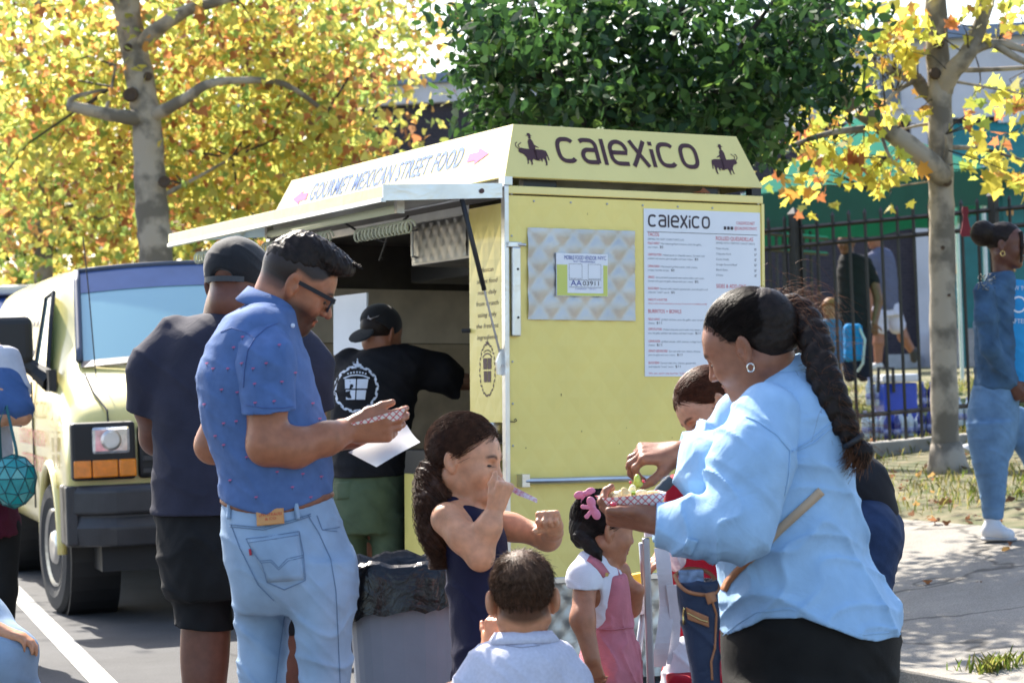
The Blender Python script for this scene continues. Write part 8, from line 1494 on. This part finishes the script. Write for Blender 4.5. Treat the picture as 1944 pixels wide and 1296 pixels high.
far_person('child with orange-brown hair and blue top behind the fence', 23.5, 1576, 588, (-.4, -.8, -.2), (.40, .2, .12), ('ginger', (.26, .09, .03)), [('top', [(605, 1568, 1588, .07), (615, 1558, 1598, .1), (670, 1556, 1602, .12), (690, 1556, 1602, .12)], cloth('child_blue', (.05, .18, .4)), [])], [([(1560, 620, 0), (1556, 660, 0), (1560, 690, -.1)], [.045, .04, .03])], [([(1570, 690, 0), (1570, 720, 0)], [.05, .04]), ([(1590, 690, 0), (1590, 720, 0)], [.05, .04])], hs=.85)
# ------------------------------------------------------------------ people at the left edge
d0 = 11.5; J = lambda x, y, o=0.: P(x, y, d0 + o); q = J(-20, 1240); pl = thing('person', 'person at the left edge in pale top and blue sleeves with folded arms', 'person', (q.x, q.y, 0)); tag(pl, None, 'person'); sk = Fig(); hc = J(-48, 600); B, L = head(sk, hc, (.8, -.5, -.1), (0, 0, 1), 1.); sk.seg(L(-.02, 0, -.05), J(-25, 660), .06, .07, .03); sk.chain([J(10, 745, -.2), J(42, 790, -.22)], [.05, .045], .03); sk.seg(J(42, 790, -.22), J(-10, 800, -.3), .042, .03, .02); hand(sk, J(-10, 800, -.3), (-1, 0, 0), (0, -1, 0), 1); sk.stack(rows_px(d0, [(680, -60, 15, .12), (850, -60, 15, .14)]), .03); body_mesh(sk, SK5, pl, hc, lambda V: np.ones((len(V), 3)), h=.01, hh=.006)
hr = Fig(); hr.ell(L(-.016, 0, .035), (.112, .09, .1), B); hr.ell(L(.13, 0, -.045), (.08, .2, .12), B, .012, 's'); fig_mesh('hair', hr, HA1, pl, .008)
t_ = Fig(); t_.stack(rows_px(d0, [(655, -50, 5, .1), (680, -75, 22, .15), (760, -80, 25, .17), (860, -80, 22, .17), (950, -80, 22, .17)]), .03); t_.chain([J(10, 690, -.08), J(28, 740, -.12)], [.09, .08], .04); t_.disp = lambda p: folds(p, .008, 26, (.7, .2, .6), (.3, .2, .9), .4); fig_mesh('top', t_, cloth('pale_grey_top', (.55, .55, .60)), pl, .009); t_ = Fig(); t_.chain([J(12, 730, -.14), J(32, 775, -.2)], [.095, .085], .04); t_.chain([J(30, 778, -.2), J(-30, 775, -.28)], [.07, .06], .04); t_.disp = lambda p: folds(p, .008, 40, (.7, .2, .6), (.3, .2, .9), .4); fig_mesh('sleeves', t_, cloth('denim_sleeve', (.06, .12, .28)), pl, .008)
t_ = Fig(); t_.stack(rows_px(d0, [(935, -85, 30, .17), (980, -85, 36, .18), (1018, -85, 40, .18)]), .03); t_.disp = lambda p: folds(p, .01, 40, (.9, .2, .1), (.3, .2, .9), .4); fig_mesh('skirt', t_, cloth('maroon_skirt', (.075, .008, .02)), pl, .01); t_ = Fig()
for x_ in (-45, 8): t_.chain([J(x_, 1000), J(x_, 1120), J(x_, 1225)], [.085, .065, .045], .03)
fig_mesh('leggings', t_, M_BLKT, pl, .01); sf = Fig(); shoe(sf, J(-45, 1250), J(-25, 1262, -.15)); shoe(sf, J(5, 1240), J(22, 1250, -.15)); fig_mesh('shoes', sf, mat('shoe_dark', (.03, .03, .03), .6), pl, .012)
hb_ = thing('handbag', 'faceted teal handbag hanging from the arm of the person at left edge', 'handbag', J(28, 915, -.35)); bm2 = bmesh.new(); bmesh.ops.create_icosphere(bm2, subdivisions=2, radius=1); V = [tuple(np.array(J(26, 908, -.35)) + np.array((v.co.x * .115, v.co.y * .07, v.co.z * .148 * (1 if v.co.z < 0 else .8)))) for v in bm2.verts]; Fc = [tuple(v.index for v in f.verts) for f in bm2.faces]; bm2.free()
bo = mesh_obj('bag_body', V, Fc, mat('teal_gloss', (.01, .28, .28), .22, coat=.8, var=.2, scale=20), hb_, world=True); wf = mesh_obj('facet_lines', [tuple(np.array(J(26, 908, -.35)) + (np.array(v) - np.array(J(26, 908, -.35))) * 1.008) for v in V], Fc, mat('teal_dark', (.004, .06, .07), .5), hb_, world=True); wm_ = wf.modifiers.new('w', 'WIREFRAME'); wm_.thickness = .005
mb = MB(); mb.tube([J(2, 880, -.36), J(-2, 800, -.36), J(12, 770, -.34), J(30, 850, -.36), J(34, 880, -.36)], .008, 6); mb.build('handle', mat('teal_strap', (.01, .12, .14), .5), hb_, world=True, smooth=True)
d0 = 7.4; J = lambda x, y, o=0.: P(x, y, d0 + o); q = J(-30, 1500); pk_ = thing('person', 'crouching person in light blue jeans cut off by the lower left corner', 'person', (q.x, q.y, 0)); t_ = Fig(); t_.chain([J(-120, 1190, .1), J(-60, 1200, .0), J(8, 1245, -.1)], [.17, .14, .10], .05); t_.chain([J(8, 1245, -.1), J(30, 1330, -.05), J(20, 1500, .05)], [.098, .085, .06], .04); t_.disp = lambda p: folds(p, .01, 26, (.5, .2, .8), (.8, .2, .2), .4); fig_mesh('jeans', t_, M_JN, pk_, .008)
sk = Fig(); hc = J(-150, 950); B, L = head(sk, hc, (.8, .4, -.3), (.2, 0, 1), 1.); sk.seg(L(-.02, 0, -.05), J(-150, 1040), .055, .06, .03); sk.stack(rows_px(d0, [(1040, -200, -100, .12), (1180, -200, -90, .14)]), .04); sk.chain([J(-100, 1060, -.1), J(-60, 1180, -.15), J(-8, 1195, -.15)], [.05, .045, .03], .03); hand(sk, J(-8, 1195, -.15), (1, 0, -.3), (0, 0, 1), 1); body_mesh(sk, SK5, pk_, hc, lambda V: np.ones((len(V), 3)), h=.01, hh=.007); t_ = Fig(); t_.stack(rows_px(d0, [(1025, -190, -110, .1), (1060, -215, -85, .15), (1200, -215, -75, .17)]), .03); fig_mesh('top', t_, cloth('pale_grey_top', (.55, .55, .60)), pk_, .01); sf = Fig(); shoe(sf, J(20, 1515, .05), J(70, 1525, .0)); fig_mesh('shoe', sf, mat('shoe_dark', (.03, .03, .03), .6), pk_, .01)
hr = Fig(); hr.ell(L(-.016, 0, .035), (.112, .09, .1), B); hr.ell(L(.13, 0, -.045), (.08, .2, .12), B, .012, 's'); fig_mesh('hair', hr, HA1, pk_, .008)
# ------------------------------------------------------------------ cooler and water bottles behind the fence
d0 = 19.; J = lambda x, y, o=0.: P(x, y, d0 + o); cl = thing('cooler', 'blue cooler with white lid and black pull handle behind the fence', 'cooler', J(1700, 790)); c = J(1700, 760); s_ = 1 / FPX * d0
Mx = Matrix.Translation(c) @ Matrix.Rotation(R(8), 4, 'Z'); MB().box(-33 * s_, 33 * s_, -.16, .16, -60 * s_, 33 * s_, Mx).build('tub', mat('cooler_blue', (.01, .05, .42), .35, coat=.4), cl, bevel=.02, world=True); MB().box(-35 * s_, 35 * s_, -.17, .17, 35 * s_, 50 * s_, Mx).build('lid', mat('cooler_white', (.65, .66, .7), .4), cl, bevel=.015, world=True)
mb = MB(); mb.tube([J(1667, 745, -.2), J(1668, 698, -.2), J(1695, 698, -.2), J(1697, 745, -.2)], .016, 6); mb.build('pull_handle', M_BLK, cl, world=True)
def clear_mat():
    m = bpy.data.materials.new('water_plastic'); m.use_nodes = True; t = m.node_tree; b = t.nodes['Principled BSDF']; b.inputs['Base Color'].default_value = (.50, .60, .70, 1); b.inputs['Roughness'].default_value = .12; b.inputs['Coat Weight'].default_value = .6; return m
M_H2O = clear_mat(); M_LBL = mat('bottle_label', (.06, .12, .45), .5, col2=(.5, .5, .6), scale=30); M_DKW = mat('pack_blue_wrap', (.02, .03, .22), .3, coat=.5)
def bottle_pack(x, y, nx_, dark, label, o=0.):
    t = thing('water_bottle_pack', label, 'water bottles', J(x, y + 60, o), group='water bottle packs behind the fence'); b0 = None; B_ = {}
    for i in range(nx_):
        for j in range(2):
            p = J(x + (i - nx_ / 2 + .5) * 17, y, o + j * .075); base = p - Vector((0, 0, .12))
            if not B_:
                mb = MB(); mb.lathe([(.03, 0), (.035, .01), (.035, .10), (.031, .11), (.035, .12), (.035, .16), (.014, .2), (.014, .215)], 10); b0 = mb.build('bottle', M_DKW if dark else M_H2O, t, smooth=True); mb = MB(); mb.lathe([(.0355, .05), (.0358, .1)], 10); l0 = mb.build('label', M_LBL, b0, smooth=True); mb = MB(); mb.lathe([(.015, .213), (.015, .235)], 8); k0 = mb.build('cap', M_LBL, b0); B_['b'] = (b0, l0, k0)
                b0.location = wmat(t).inverted() @ base
            else:
                bb = b0.copy(); COL.objects.link(bb); bb.parent = t; bb.location = wmat(t).inverted() @ base
                for q in B_['b'][1:]: z = q.copy(); COL.objects.link(z); z.parent = bb
bottle_pack(1668, 742, 3, False, 'clear water bottles left of the blue cooler, upper pack'); bottle_pack(1660, 806, 3, False, 'clear water bottles at fence foot, leftmost pack', -.55); bottle_pack(1694, 810, 2, True, 'dark blue wrapped bottles under the blue cooler', -.6); bottle_pack(1728, 806, 3, False, 'clear water bottles under the right side of the cooler', -.55); bottle_pack(1757, 800, 2, True, 'dark blue wrapped bottles beside the tree trunk', -.57); bottle_pack(1760, 750, 2, True, 'dark blue bottles standing upright right of the cooler'); bottle_pack(1838, 780, 3, False, 'water bottles right of the tree trunk at the fence foot', -.5)
tr2 = thing('litter', 'crumpled white plastic bag lying on the verge beside the tree foot', 'litter', P(1842, 850, 16.6)); f = Fig(); f.ell(P(1842, 850, 16.6), (.09, .06, .04), None, .02); f.disp = lambda p: folds(p, .02, 40, (.6, .2, .7), (.3, .2, .9), .4); fig_mesh('plastic', f, mat('white_plastic', (.6, .6, .62), .3), tr2, .007)
